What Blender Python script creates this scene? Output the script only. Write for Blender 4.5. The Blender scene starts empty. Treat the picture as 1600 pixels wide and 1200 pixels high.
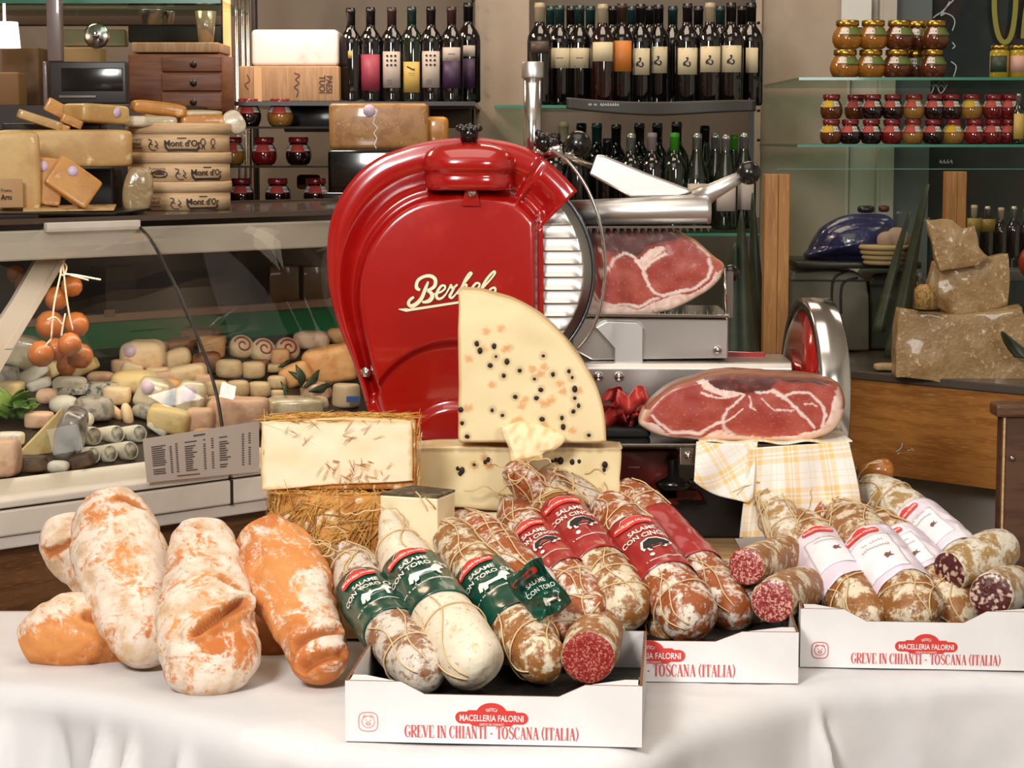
import bpy, math, random
from mathutils import Vector, Matrix, noise
PI = math.pi
R = math.radians
random.seed(7)
SC = bpy.context.scene
COL = SC.collection

# ------------------------------------------------------------------ camera
F = 3400.0                       # focal length in pixels of the 1600x1200 frame
HZ = 218.0                       # horizon row
PITCH = math.atan((600 - HZ) / F)
CAMZ = 1.585
CAM = Vector((0, 0, CAMZ))
cam_data = bpy.data.cameras.new('camera')
cam_data.sensor_width = 36
cam_data.lens = F / 1600 * 36
cam_data.clip_end = 60
cam = bpy.data.objects.new('camera', cam_data)
COL.objects.link(cam)
cam.location = CAM
cam.rotation_euler = (PI / 2 - PITCH, 0, 0)
SC.camera = cam

# ------------------------------------------------------------------ world, light, exposure
w = bpy.data.worlds.new('world'); SC.world = w; w.use_nodes = True
w.node_tree.nodes['Background'].inputs[0].default_value = (1.0, .93, .85, 1)
w.node_tree.nodes['Background'].inputs[1].default_value = .05
SC.view_settings.view_transform = 'Standard'
SC.view_settings.look = 'None'
SC.view_settings.gamma = 1
SC.view_settings.exposure = 0.0
SC.cycles.max_bounces = 8
SC.cycles.transparent_max_bounces = 12
SC.cycles.caustics_reflective = False
SC.cycles.caustics_refractive = False

def area(name, loc, target, size, power, color, sy=None):
    l = bpy.data.lights.new(name, 'AREA'); l.energy = power; l.color = color
    l.size = size
    if sy: l.shape = 'RECTANGLE'; l.size_y = sy
    o = bpy.data.objects.new(name, l); COL.objects.link(o); o.location = loc
    d = Vector(target) - Vector(loc)
    o.rotation_euler = d.to_track_quat('-Z', 'Y').to_euler()
    return o
area('flash_softbox', (-1.1, .7, 2.75), (0, 3.7, .9), .65, 100, (1, .98, .955))
area('flash_fill', (1.5, .5, 2.2), (.2, 3.7, .9), .8, 34, (1, .98, .95))
area('ceiling_lamp_front', (0, 3.6, 3.1), (0, 3.9, 0), 1.6, 16, (1, .9, .78))
area('ceiling_lamp_left', (-1.9, 6.0, 3.1), (-1.7, 6.2, 0), .8, 34, (1, .74, .5))
area('ceiling_lamp_rear', (.3, 6.0, 3.1), (.3, 6.9, 0), 1.0, 18, (1, .82, .64))
area('ceiling_lamp_right', (1.9, 5.6, 3.1), (1.8, 5.9, 0), .7, 7, (1, .85, .7))

# ------------------------------------------------------------------ pixel helpers (view ray of the photo frame)
RIGHT = Vector((1, 0, 0)); FWD = Vector((0, math.cos(PITCH), -math.sin(PITCH))); UP = Vector((0, math.sin(PITCH), math.cos(PITCH)))
def ray(px, py): return FWD + RIGHT * ((px - 800) / F) - UP * ((py - 600) / F)
def W(px, py, Y):
    r = ray(px, py); return CAM + r * (Y / r.y)
def T(px, py, z):
    r = ray(px, py); return CAM + r * ((z - CAMZ) / r.z)
def M_(px, Y): return px * Y / F            # pixels to metres at distance Y

# ------------------------------------------------------------------ materials
def srgb(c):
    if isinstance(c, str): c = [int(c[i:i + 2], 16) / 255 for i in (0, 2, 4)]
    return tuple((x / 12.92 if x <= .04045 else ((x + .055) / 1.055) ** 2.4) for x in c) + (1,)
MATS = {}
def base(name):
    m = bpy.data.materials.new(name); m.use_nodes = True
    return m, m.node_tree, m.node_tree.nodes['Principled BSDF']
def mixc(nt, fac, a, b):
    n = nt.nodes.new('ShaderNodeMix'); n.data_type = 'RGBA'
    for s, v in ((n.inputs[0], fac), (n.inputs[6], a), (n.inputs[7], b)):
        if isinstance(v, bpy.types.NodeSocket): nt.links.new(v, s)
        else: s.default_value = v
    return n.outputs[2]
def ramp(nt, v, lo, hi):
    n = nt.nodes.new('ShaderNodeMapRange'); nt.links.new(v, n.inputs[0])
    n.inputs[1].default_value = lo; n.inputs[2].default_value = hi; n.interpolation_type = 'SMOOTHSTEP'
    return n.outputs[0]
def coords(nt, stretch=(1, 1, 1)):
    tc = nt.nodes.new('ShaderNodeTexCoord'); mp = nt.nodes.new('ShaderNodeMapping')
    mp.inputs[3].default_value = stretch; nt.links.new(tc.outputs['Object'], mp.inputs[0]); return mp.outputs[0]
def noi(nt, co, scale, detail=4, rough=.55, dist=0):
    n = nt.nodes.new('ShaderNodeTexNoise'); nt.links.new(co, n.inputs['Vector'])
    n.inputs['Scale'].default_value = scale; n.inputs['Detail'].default_value = detail
    n.inputs['Roughness'].default_value = rough; n.inputs['Distortion'].default_value = dist
    return n.outputs[0]
def bumpn(nt, b, h, strength, dist=.002):
    n = nt.nodes.new('ShaderNodeBump'); n.inputs['Strength'].default_value = strength; n.inputs['Distance'].default_value = dist
    nt.links.new(h, n.inputs['Height']); nt.links.new(n.outputs[0], b.inputs['Normal'])
def mat(name, c, rough=.5, metal=0, layers=(), bump=0, bs=60, bd=.002, coat=0, em=0, sss=0, stretch=(1, 1, 1), spec=.5, aniso=0, vcol=False):
    """layers: (colour, noise scale, lo, hi[, stretch]) painted one over the other"""
    if name in MATS: return MATS[name]
    m, nt, b = base(name); MATS[name] = m
    co = coords(nt, stretch); cur = srgb(c)
    if vcol:
        a = nt.nodes.new('ShaderNodeVertexColor'); a.layer_name = 'Col'; cur = a.outputs[0]
    for L in layers:
        cc = coords(nt, L[4]) if len(L) > 4 else co
        cur = mixc(nt, ramp(nt, noi(nt, cc, L[1]), L[2], L[3]), cur, srgb(L[0]))
    if isinstance(cur, bpy.types.NodeSocket): nt.links.new(cur, b.inputs['Base Color'])
    else: b.inputs['Base Color'].default_value = cur
    b.inputs['Roughness'].default_value = rough; b.inputs['Metallic'].default_value = metal
    b.inputs['Coat Weight'].default_value = coat; b.inputs['Coat Roughness'].default_value = .06
    b.inputs['Specular IOR Level'].default_value = spec
    if sss:
        b.inputs['Subsurface Weight'].default_value = sss; b.inputs['Subsurface Radius'].default_value = (.012, .006, .003); b.inputs['Subsurface Scale'].default_value = .5
    if em:
        b.inputs['Emission Color'].default_value = srgb(c); b.inputs['Emission Strength'].default_value = em
    if bump: bumpn(nt, b, noi(nt, co, bs, 5), bump, bd)
    return m
def glass_mat(name, tint='e8f4ef', refl=.06, rough=0.0):
    m = bpy.data.materials.new(name); m.use_nodes = True; nt = m.node_tree; nt.nodes.clear(); MATS[name] = m
    o = nt.nodes.new('ShaderNodeOutputMaterial'); t = nt.nodes.new('ShaderNodeBsdfTransparent'); g = nt.nodes.new('ShaderNodeBsdfGlossy')
    t.inputs[0].default_value = srgb(tint); g.inputs['Roughness'].default_value = rough
    lw = nt.nodes.new('ShaderNodeLayerWeight'); pw = nt.nodes.new('ShaderNodeMath'); pw.operation = 'POWER'; pw.inputs[1].default_value = 5; nt.links.new(lw.outputs['Facing'], pw.inputs[0])
    mx = nt.nodes.new('ShaderNodeMixShader'); mt = nt.nodes.new('ShaderNodeMath'); mt.operation = 'MULTIPLY_ADD'; mt.inputs[1].default_value = .3; mt.inputs[2].default_value = refl * .5
    nt.links.new(pw.outputs[0], mt.inputs[0]); nt.links.new(mt.outputs[0], mx.inputs[0])
    nt.links.new(t.outputs[0], mx.inputs[1]); nt.links.new(g.outputs[0], mx.inputs[2]); nt.links.new(mx.outputs[0], o.inputs[0])
    return m

# ------------------------------------------------------------------ mesh builder
class MB:
    def __init__(s): s.v = []; s.f = []; s.mi = []; s.c = []; s.sm = []
    def add(s, vs, fs, mi=0, cols=None, smooth=True):
        o = len(s.v); s.v += [Vector(v) for v in vs]
        for f in fs: s.f.append([i + o for i in f]); s.mi.append(mi); s.sm.append(smooth)
        s.c += (list(cols) if cols else [(1, 1, 1)] * len(vs))
        return s
    def box(s, c, d, rz=0, mi=0, rot=None):
        m = rot or Matrix.Rotation(rz, 3, 'Z'); c = Vector(c)
        vs = [c + m @ Vector((x * d[0] / 2, y * d[1] / 2, z * d[2] / 2)) for z in (-1, 1) for y in (-1, 1) for x in (-1, 1)]
        return s.add(vs, [(0, 2, 3, 1), (4, 5, 7, 6), (0, 1, 5, 4), (2, 6, 7, 3), (0, 4, 6, 2), (1, 3, 7, 5)], mi, smooth=False)
    def rbox(s, c, d, r=.004, rot=None, mi=0, n=3):
        """box with rounded edges: rings of rounded rectangles along local z"""
        rot = rot or Matrix.Identity(3); c = Vector(c); hx, hy, hz = d[0] / 2, d[1] / 2, d[2] / 2
        r = min(r, hx * .99, hy * .99, hz * .99); rings = []
        prof = [(r * (1 - math.cos(a)), -hz + r * (1 - math.sin(a)) ) for a in [PI / 2 * (1 - 0)]][:0]
        lev = []
        for i in range(n + 1):
            a = PI / 2 * i / n; lev.append((-hz + r * (1 - math.cos(a)) , r * (1 - math.sin(a))))
        lev += [(-z, q) for z, q in reversed(lev)]
        vs = []; k = 4 * (n + 1)
        for z, ins in lev:
            rr = max(r - ins, 1e-5)
            for q in range(4):
                for i in range(n + 1):
                    a = PI / 2 * (q + i / n)
                    cx = (hx - r) * (1 if q in (0, 3) else -1); cy = (hy - r) * (1 if q in (0, 1) else -1)
                    vs.append(c + rot @ Vector((cx + rr * math.cos(a), cy + rr * math.sin(a), z)))
        fs = [(i * k + j, i * k + (j + 1) % k, (i + 1) * k + (j + 1) % k, (i + 1) * k + j) for i in range(len(lev) - 1) for j in range(k)]
        fs.append(list(range(k))[::-1]); fs.append([(len(lev) - 1) * k + j for j in range(k)])
        return s.add(vs, fs, mi)
    def lathe(s, prof, c=(0, 0, 0), axis=(0, 0, 1), n=32, mi=0, flat=None):
        c = Vector(c); ax = Vector(axis).normalized(); q = ax.to_track_quat('Z', 'Y').to_matrix()
        vs = [c + q @ Vector((r * math.cos(2 * PI * j / n), r * math.sin(2 * PI * j / n), z)) for r, z in prof for j in range(n)]
        fs = [(i * n + j, i * n + (j + 1) % n, (i + 1) * n + (j + 1) % n, (i + 1) * n + j) for i in range(len(prof) - 1) for j in range(n)]
        if prof[0][0] > 1e-4: fs.append(list(range(n))[::-1])
        if prof[-1][0] > 1e-4: fs.append([(len(prof) - 1) * n + j for j in range(n)])
        return s.add(vs, fs, mi)
    def tube(s, pts, r, n=8, mi=0, closed=False):
        pts = [Vector(p) for p in pts]; m = len(pts); rs = r if isinstance(r, (list, tuple)) else [r] * m
        vs = []; e = None
        for i, p in enumerate(pts):
            t = (pts[min(i + 1, m - 1)] - pts[max(i - 1, 0)])
            if t.length < 1e-9: t = Vector((0, 0, 1))
            t.normalize()
            if e is None: e = t.orthogonal().normalized()
            e = (e - t * e.dot(t)); e = e.normalized() if e.length > 1e-6 else t.orthogonal().normalized()
            b = t.cross(e)
            for j in range(n):
                a = 2 * PI * j / n; vs.append(p + (e * math.cos(a) + b * math.sin(a)) * rs[i])
        fs = [(i * n + j, i * n + (j + 1) % n, (i + 1) * n + (j + 1) % n, (i + 1) * n + j) for i in range(m - 1) for j in range(n)]
        fs.append(list(range(n))[::-1]); fs.append([(m - 1) * n + j for j in range(n)])
        return s.add(vs, fs, mi)
    def prism(s, poly, vec, mi=0, mi_side=None, smooth=False):
        """poly: list of 3D points, pushed along vec"""
        p = [Vector(q) for q in poly]; n = len(p); vec = Vector(vec)
        s.add(p + [q + vec for q in p], [list(range(n))], mi, smooth=False)
        o = len(s.v) - 2 * n
        s.f.append([o + n + i for i in range(n)][::-1]); s.mi.append(mi); s.sm.append(False)
        for i in range(n):
            j = (i + 1) % n; s.f.append([o + i, o + n + i, o + n + j, o + j]); s.mi.append(mi if mi_side is None else mi_side); s.sm.append(smooth)
        return s
    def sellip(s, c, d, e1=.3, e2=.3, rot=None, mi=0, nu=24, nv=14, amp=0, ns=30, seed=0, col=None):
        """superellipsoid: round cheeses, wrapped blocks"""
        rot = rot or Matrix.Identity(3); c = Vector(c)
        sp = lambda v, e: math.copysign(abs(v) ** e, v)
        vs = []; cs = []
        for i in range(nv + 1):
            t = -PI / 2 + PI * i / nv
            for j in range(nu):
                u = 2 * PI * j / nu
                q = Vector((d[0] / 2 * sp(math.cos(t), e1) * sp(math.cos(u), e2), d[1] / 2 * sp(math.cos(t), e1) * sp(math.sin(u), e2), d[2] / 2 * sp(math.sin(t), e1)))
                if amp: q *= 1 + amp * noise.noise(q * ns + Vector((seed * 3.1, seed, 0)))
                vs.append(c + rot @ q); cs.append(col(q) if col else (1, 1, 1))
        fs = [(i * nu + j, i * nu + (j + 1) % nu, (i + 1) * nu + (j + 1) % nu, (i + 1) * nu + j) for i in range(nv) for j in range(nu)]
        return s.add(vs, fs, mi, cs)
    def grid(s, fn, nu, nv, mi=0, th=0, col=None):
        """fn(u,v)->point; th gives real thickness along the normal"""
        P = [[Vector(fn(i / nu, j / nv)) for i in range(nu + 1)] for j in range(nv + 1)]
        vs = [p for row in P for p in row]; k = nu + 1
        cs = [col(i / nu, j / nv) for j in range(nv + 1) for i in range(nu + 1)] if col else [(1, 1, 1)] * len(vs)
        fs = [(j * k + i, j * k + i + 1, (j + 1) * k + i + 1, (j + 1) * k + i) for j in range(nv) for i in range(nu)]
        if th:
            N = []
            for j in range(nv + 1):
                for i in range(nu + 1):
                    a = P[j][min(i + 1, nu)] - P[j][max(i - 1, 0)]; b = P[min(j + 1, nv)][i] - P[max(j - 1, 0)][i]
                    nn = a.cross(b); N.append(nn.normalized() if nn.length > 1e-12 else Vector((0, 0, 1)))
            m = len(vs); vs2 = [v - n * th for v, n in zip(vs, N)]
            fs2 = [tuple(m + q for q in f[::-1]) for f in fs]
            rim = [j * k for j in range(nv + 1)][::-1] + [i for i in range(1, k)] + [j * k + nu for j in range(1, nv + 1)] + [nv * k + i for i in range(nu - 1, 0, -1)]
            side = [(rim[a], m + rim[a], m + rim[(a + 1) % len(rim)], rim[(a + 1) % len(rim)]) for a in range(len(rim))]
            return s.add(vs + vs2, fs + fs2 + side, mi, cs + cs)
        return s.add(vs, fs, mi, cs)
    def build(s, name, mats, parent=None, shade=True, bevel=0):
        me = bpy.data.meshes.new(name)
        if parent is not None:
            off = Vector((0, 0, 0)); q = parent
            while q is not None: off += q.location; q = q.parent
        else:
            xs = [v.x for v in s.v]; ys = [v.y for v in s.v]; zs = [v.z for v in s.v]
            off = Vector(((min(xs) + max(xs)) / 2, (min(ys) + max(ys)) / 2, min(zs)))
        me.from_pydata([v - off for v in s.v], [], s.f)
        if not isinstance(mats, (list, tuple)): mats = [mats]
        for m in mats: me.materials.append(m)
        for i, p in enumerate(me.polygons): p.material_index = s.mi[i]; p.use_smooth = s.sm[i] and shade
        if any(c != (1, 1, 1) for c in s.c):
            at = me.color_attributes.new('Col', 'FLOAT_COLOR', 'POINT')
            buf = []
            for c in s.c: buf += [c[0], c[1], c[2], 1]
            at.data.foreach_set('color', buf)
        me.validate(); me.update()
        o = bpy.data.objects.new(name, me); COL.objects.link(o)
        if parent is not None: o.parent = parent
        else: o.location = off
        if bevel:
            b = o.modifiers.new('bevel', 'BEVEL'); b.width = bevel; b.segments = 2; b.limit_method = 'ANGLE'
        return o
def thing(name, label, cat, loc=(0, 0, 0), group=None, rz=0):
    o = bpy.data.objects.new(name, None); COL.objects.link(o); o.empty_display_size = .05
    o.location = loc; o.rotation_euler = (0, 0, rz); o['label'] = label; o['category'] = cat
    if group: o['group'] = group
    return o
def tag(o, label, cat, group=None, kind=None):
    o['label'] = label; o['category'] = cat
    if group: o['group'] = group
    if kind: o['kind'] = kind
    return o
def struct(name, mb, m, parent=None, label=None, bevel=0):
    o = mb.build(name, m, parent, bevel=bevel)
    if parent is None: o['kind'] = 'structure'
    if label: o['label'] = label
    return o
def dup(root, loc, label=None, cat=None, group=None, rz=0, scale=1, swap=None):
    r = root.copy(); COL.objects.link(r); r.location = loc; r.rotation_euler = (0, 0, rz); r.scale = (scale,) * 3
    if label: r['label'] = label
    if group: r['group'] = group
    def rec(src, dst):
        for ch in list(src.children):
            if ch.name.split('.')[0] in ('label', 'label_print'): continue
            c = ch.copy(); COL.objects.link(c); c.parent = dst
            if swap and c.name.split('.')[0] in swap:
                c.data = ch.data.copy(); c.data.materials[0] = swap[c.name.split('.')[0]]
            rec(ch, c)
    rec(root, r)
    return r
def crom(pts, n):
    """Catmull-Rom through tuples/Vectors, n samples; every component is interpolated"""
    P = [tuple(p) for p in pts]; P = [P[0]] + P + [P[-1]]; out = []; m = len(P) - 3
    for i in range(n):
        t = i / (n - 1) * m; k = min(int(t), m - 1); t -= k
        a, b, c, d = P[k:k + 4]
        out.append(tuple(.5 * (2 * b[q] + (c[q] - a[q]) * t + (2 * a[q] - 5 * b[q] + 4 * c[q] - d[q]) * t * t + (3 * b[q] - a[q] - 3 * c[q] + d[q]) * t ** 3) for q in range(len(a))))
    return out
def closed(pts, n):
    P = [tuple(p) for p in pts]; k = len(P); out = []
    for i in range(n):
        t = i / n * k; j = int(t); t -= j
        a, b, c, d = P[(j - 1) % k], P[j % k], P[(j + 1) % k], P[(j + 2) % k]
        out.append(tuple(.5 * (2 * b[q] + (c[q] - a[q]) * t + (2 * a[q] - 5 * b[q] + 4 * c[q] - d[q]) * t * t + (3 * b[q] - a[q] - 3 * c[q] + d[q]) * t ** 3) for q in range(len(a))))
    return out
def sstep(a, b, x):
    t = max(0, min(1, (x - a) / (b - a))); return t * t * (3 - 2 * t)
def lerp3(a, b, t): return tuple(a[i] + (b[i] - a[i]) * t for i in range(3))
def fbm(p, o=3): return noise.fractal(Vector(p), .9, 2.0, o)
def dseg(x, y, pl):
    best = 1e9
    for (ax, ay), (bx, by) in zip(pl[:-1], pl[1:]):
        dx, dy = bx - ax, by - ay; L = dx * dx + dy * dy
        t = max(0, min(1, ((x - ax) * dx + (y - ay) * dy) / L)) if L else 0
        best = min(best, math.hypot(x - ax - t * dx, y - ay - t * dy))
    return best
def dens(pts, step=6):
    out = []
    for i in range(len(pts)):
        (ax, ay), (bx, by) = pts[i], pts[(i + 1) % len(pts)]; k = max(1, int(math.hypot(bx - ax, by - ay) / step)); out += [(ax + (bx - ax) * q / k, ay + (by - ay) * q / k) for q in range(k)]
    return out
def inpoly(x, y, pl):
    r = False; n = len(pl)
    for i in range(n):
        (ax, ay), (bx, by) = pl[i], pl[(i + 1) % n]
        if (ay > y) != (by > y) and x < (bx - ax) * (y - ay) / (by - ay) + ax: r = not r
    return r

# text -> flat mesh data (x right, y up), cached
_TX = {}
def text_mesh(s, size=1.0, off=0, xs=1.0, align='CENTER', res=3, space=1.0):
    k = (s, off, align, res, space)
    if k not in _TX:
        cu = bpy.data.curves.new('lettering', 'FONT'); cu.body = s; cu.size = 1; cu.align_x = align; cu.offset = off; cu.resolution_u = res; cu.space_character = space
        o = bpy.data.objects.new('lettering', cu); COL.objects.link(o)
        dg = bpy.context.evaluated_depsgraph_get(); me = bpy.data.meshes.new_from_object(o.evaluated_get(dg))
        _TX[k] = ([tuple(v.co) for v in me.vertices], [tuple(p.vertices) for p in me.polygons])
        bpy.data.objects.remove(o); bpy.data.meshes.remove(me); bpy.data.curves.remove(cu)
    vs, fs = _TX[k]
    return [(v[0] * size * xs, v[1] * size) for v in vs], fs
def put(mb, vf, fn, mi=0, ox=0, oy=0):
    vs, fs = vf; mb.add([fn(x + ox, y + oy) for x, y in vs], fs, mi, smooth=False)
def pill(w_, h, n=8):
    r = h / 2; vs = []
    for sgn in (1, -1):
        for i in range(n + 1):
            a = -PI / 2 + PI * i / n
            vs.append((sgn * (w_ / 2 - r + r * math.cos(a)), sgn * r * math.sin(a)))
    # fan of thin strips so it bends well on round surfaces
    xs = sorted(set([round(v[0], 6) for v in vs] + [round(-w_ / 2 + r + (w_ - 2 * r) * i / 12, 6) for i in range(13)]))
    out = []; f = []
    for i, x in enumerate(xs):
        d = max(0, abs(x) - (w_ / 2 - r)); hh = math.sqrt(max(r * r - d * d, 0)) + 1e-6
        out += [(x, -hh), (x, hh)]
        if i: f.append((2 * i - 2, 2 * i, 2 * i + 1, 2 * i - 1))
    return out, f
def strokes(lines, wd, wfn=None):
    """ribbons: each line is a list of (x,y[,w])"""
    vs = []; fs = []
    for L in lines:
        n = len(L); o = len(vs)
        for i, p in enumerate(L):
            a = L[max(i - 1, 0)]; b = L[min(i + 1, n - 1)]; dx, dy = b[0] - a[0], b[1] - a[1]; l = math.hypot(dx, dy) or 1
            ww = (p[2] if len(p) > 2 else wd) / 2
            vs += [(p[0] - dy / l * ww, p[1] + dx / l * ww), (p[0] + dy / l * ww, p[1] - dx / l * ww)]
            if i: fs.append((o + 2 * i - 2, o + 2 * i - 1, o + 2 * i + 1, o + 2 * i))
    return vs, fs
def scribble(n, w_, h, seed=0):
    rr = random.Random(seed); L = []
    for i in range(n):
        x = -w_ / 2 + w_ * (i + .5) / n
        if rr.random() < .12: continue
        L.append([(x - w_ / n * .32, -h / 2 + rr.uniform(0, h * .3)), (x, h / 2 * rr.uniform(.3, 1)), (x + w_ / n * .3, -h / 2)])
    return strokes(L, h * .3)
ORD = ['leftmost', 'second', 'third', 'fourth', 'fifth', 'sixth', 'seventh', 'eighth', 'ninth', 'tenth', 'eleventh', 'twelfth', 'thirteenth', 'fourteenth', 'fifteenth', 'sixteenth']
def nth(i): return ORD[i] if i == 0 else ORD[i] + ' from left'

# ================================================================== ROOM SHELL
def wallbox(name, x0, x1, y0, y1, z0, z1, m):
    mb = MB(); mb.box(((x0 + x1) / 2, (y0 + y1) / 2, (z0 + z1) / 2), (x1 - x0, y1 - y0, z1 - z0)); return struct(name, mb, m)
m_wall = mat('wall_paint', 'b3a392', .85, layers=[('a59684', 3, .45, .65)])
m_wall2 = mat('wall_paint_pale', 'd8d2c6', .85)
m_floor = mat('floor_tiles', '8a7d6e', .4, layers=[('7b6e60', 4, .4, .6)])
m_ceil = mat('ceiling_paint', 'e6e0d6', .9)
BY = 7.45                                    # rear wall
wallbox('floor', -3.2, 3.2, -1.6, BY + .9, -.1, 0, m_floor)
wallbox('ceiling', -3.2, 3.2, -1.6, BY + .9, 3.25, 3.35, m_ceil)
wallbox('wall_front', -3.2, 3.2, -1.7, -1.6, 0, 3.25, m_wall2)
wallbox('wall_left', -3.3, -3.2, -1.6, BY + .9, 0, 3.25, m_wall)
wallbox('wall_right', 3.2, 3.3, -1.6, BY + .9, 0, 3.25, m_wall2)
# rear wall: solid part seen between and beside the bottle niches, plus the dark shop window at the right
m_dark = mat('window_dark_glass', '1f2a2b', .12, spec=.6, layers=[('2c3634', 3, .45, .6), ('3a2f28', 5, .55, .7)])
m_frame = mat('window_frame_paint', 'b9b3a6', .6)
xw0 = W(1312, 300, BY).x; xw1 = W(1384, 300, BY).x
wallbox('wall_back', W(744, 300, BY).x, W(826, 300, BY).x, BY - .12, BY, 0, 3.25, m_wall)
wallbox('wall_back_right', W(1182, 300, BY).x, xw0, BY - .12, BY, 0, 3.25, m_wall)
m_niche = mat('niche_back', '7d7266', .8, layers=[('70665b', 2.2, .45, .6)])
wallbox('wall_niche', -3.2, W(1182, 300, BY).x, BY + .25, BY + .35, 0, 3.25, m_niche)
mb = MB()
mb.box(((xw0 + xw1) / 2, BY - .04, 1.6), (xw1 - xw0, .1, 3.2))
mb.box((xw0 + .11, BY - .11, 1.6), (.012, .04, 3.2)); mb.box((xw1 - .02, BY - .11, 1.6), (.045, .05, 3.2))
mb.box((xw0 + .005, BY - .1, 1.6), (.01, .04, 3.2))
struct('trim_window', mb, m_frame)
mb = MB(); mb.box(((xw1 + 3.2) / 2, BY + .02, 1.6), (3.2 - xw1, .04, 3.2)); struct('window_1', mb, m_dark)
m_panel = mat('window_panel_paint', '5c6664', .4)
mb = MB(); x0 = xw1; x1 = W(1447, 300, BY).x
mb.box(((x0 + x1) / 2, BY - .02, 1.6), (x1 - x0, .04, 3.2)); struct('window_2', mb, m_panel)
# painted script and letters on the dark window
m_chalk = mat('white_window_paint', 'b9c4c4', .8); m_ochre = mat('ochre_window_paint', '8d8a3a', .7)
def onwin(x, y): return W(x, y, BY - .035)
mb = MB()
for L in ([(1478, 20), (1470, 24), (1480, 10), (1490, 0)], [(1458, 28), (1470, 20), (1486, 24), (1492, 34), (1488, 48)],
          [(1464, 24), (1476, 14), (1484, 2)], [(1446, 150), (1450, 138), (1455, 146), (1462, 132), (1470, 146), (1480, 132)],
          [(1488, 66), (1492, 72), (1488, 76)], [(1486, 96), (1494, 104), (1490, 120)]):
    put(mb, strokes([crom(L, 20)], 1.6), onwin)
put(mb, scribble(4, 22, 7), lambda x, y: onwin(1478 + x, 252 - y))
tag(mb.build('window_writing', m_chalk), 'thin white script painted on the dark window', 'writing')
mb = MB()
put(mb, strokes([crom([(1554, -30), (1554, 20), (1560, 55), (1570, 66), (1580, 55), (1586, 20), (1588, -30)], 40)], 8), onwin)
put(mb, strokes([crom([(1598, 60), (1602, 20), (1608, -10)], 12)], 7), onwin)
tag(mb.build('window_letter', m_ochre), 'large ochre letter U painted on the dark window, top right', 'writing')
mb = MB(); mb.box(W(1338, 12, BY - .14), (M_(46, 7.3), .012, M_(60, 7.3)))
tag(mb.build('paper_notice', mat('notice_paper', 'dcdcd8', .8)), 'blank pale paper notice on the window frame above honey jars', 'notice')
# side panels of the bottle niches with their rows of adjustment holes
m_niche_side = mat('niche_side', '2b2521', .5)
# ================================================================== TABLE AND CLOTH
ZT = .75
edge_px = [(-250, 1062), (0, 1076), (150, 1092), (300, 1126), (450, 1158), (620, 1186), (780, 1190), (960, 1180), (1060, 1140), (1180, 1095), (1260, 1078), (1400, 1062), (1600, 1056), (1850, 1052)]
E = [T(px, py, ZT) for px, py in edge_px]
def edge_at(u):
    q = crom([tuple(e) for e in E], 301); i = u * 300; k = min(int(i), 299); t = i - k
    return Vector(q[k]).lerp(Vector(q[k + 1]), t)
EQ = [Vector(q) for q in crom([tuple(e) for e in E], 301)]
def backY(x):
    if x < -.62: return 3.80
    return 3.80 + .75 * sstep(-.62, -.48, x) - .36 * sstep(.55, .8, x)
m_cloth = mat('white_table_linen', 'd2d0d0', .8, layers=[('dedad8', 4, .4, .6)], bump=.15, bs=25, bd=.004)
mb = MB()
NU = 300; NT = 34; ND = 46
rows = []
def cloth(u, v):
    i = int(round(u * 300)); e = EQ[i]; a = EQ[max(i - 1, 0)]; b = EQ[min(i + 1, 300)]
    t = (b - a).normalized(); nrm = Vector((t.y, -t.x, 0)).normalized()
    if v < .4:
        s = v / .4; Y = backY(e.x); yy = Y + (e.y + .035 - Y) * s; z = ZT
        x = e.x
        z += .0022 * noise.noise(Vector((x * 7, yy * 7, 0))) * sstep(0, .2, s) + .003 * noise.noise(Vector((x * 3 + 9, yy * 14, 2))) * sstep(.5, 1, s)
        p = Vector((x, yy, z)) + Vector((nrm.x, 0, 0)) * 0
        return p
    s = (v - .4) / .6; L = s * .62; rr = .035
    if L < rr * PI / 2: a_ = L / rr; out = rr * math.sin(a_); dn = rr * (1 - math.cos(a_))
    else: out = rr; dn = rr + L - rr * PI / 2
    p = e + Vector((0, .035, 0)) + nrm * out - Vector((0, 0, dn))
    arc = e.x * 1.0
    fold = sstep(.01, .22, dn)
    k = math.sin(arc * 23 + 2 * noise.noise(Vector((arc * 2, 0, 5)))) * .5 + .5
    p += nrm * (.034 * fold * (k ** 2) + .02 * fold * noise.noise(Vector((arc * 4, dn * 2, 1))))
    # the sharp hanging folds the photo shows
    for fx, am, wd in ((-.60, .035, .012), (-.545, .03, .010), (-.455, .034, .010), (-.78, .03, .012), (-.30, -.02, .02), (-.68, -.025, .015), (.445, .035, .009), (.46, -.02, .01)):
        d = (arc - fx - dn * .12) / wd
        p += nrm * am * sstep(.02, .12, dn) * math.exp(-d * d)
    p += nrm * .010 * noise.noise(Vector((arc * 6 + dn * 5, dn * 9 - arc * 3, 3))) * sstep(0, .05, dn)
    return p
mb.grid(cloth, NU, 80, th=.002)
tag(mb.build('tablecloth', m_cloth), 'white cloth draped over the display table in folds', 'tablecloth')
t = thing('display_table', 'display table hidden beneath the white cloth', 'table', (0, 3.8, 0))
mb = MB(); pl = [(e.x, e.y + .05, ZT - .03) for e in EQ[::6]]
xs = [EQ[300].x - i * (EQ[300].x - EQ[0].x) / 60 for i in range(61)]
pl += [(x, backY(x) - .01, ZT - .03) for x in xs]
mb.prism(pl, (0, 0, .022)); mb.build('tabletop', mat('table_wood', '7a5a3c', .6), t)
for x, y in ((-.95, 3.4), (.95, 3.6), (-.4, 4.4), (.4, 4.4), (0, 3.2)):
    mb = MB(); mb.box((x, y, .36), (.05, .05, .72)); mb.build('leg', MATS['table_wood'], t)

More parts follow.
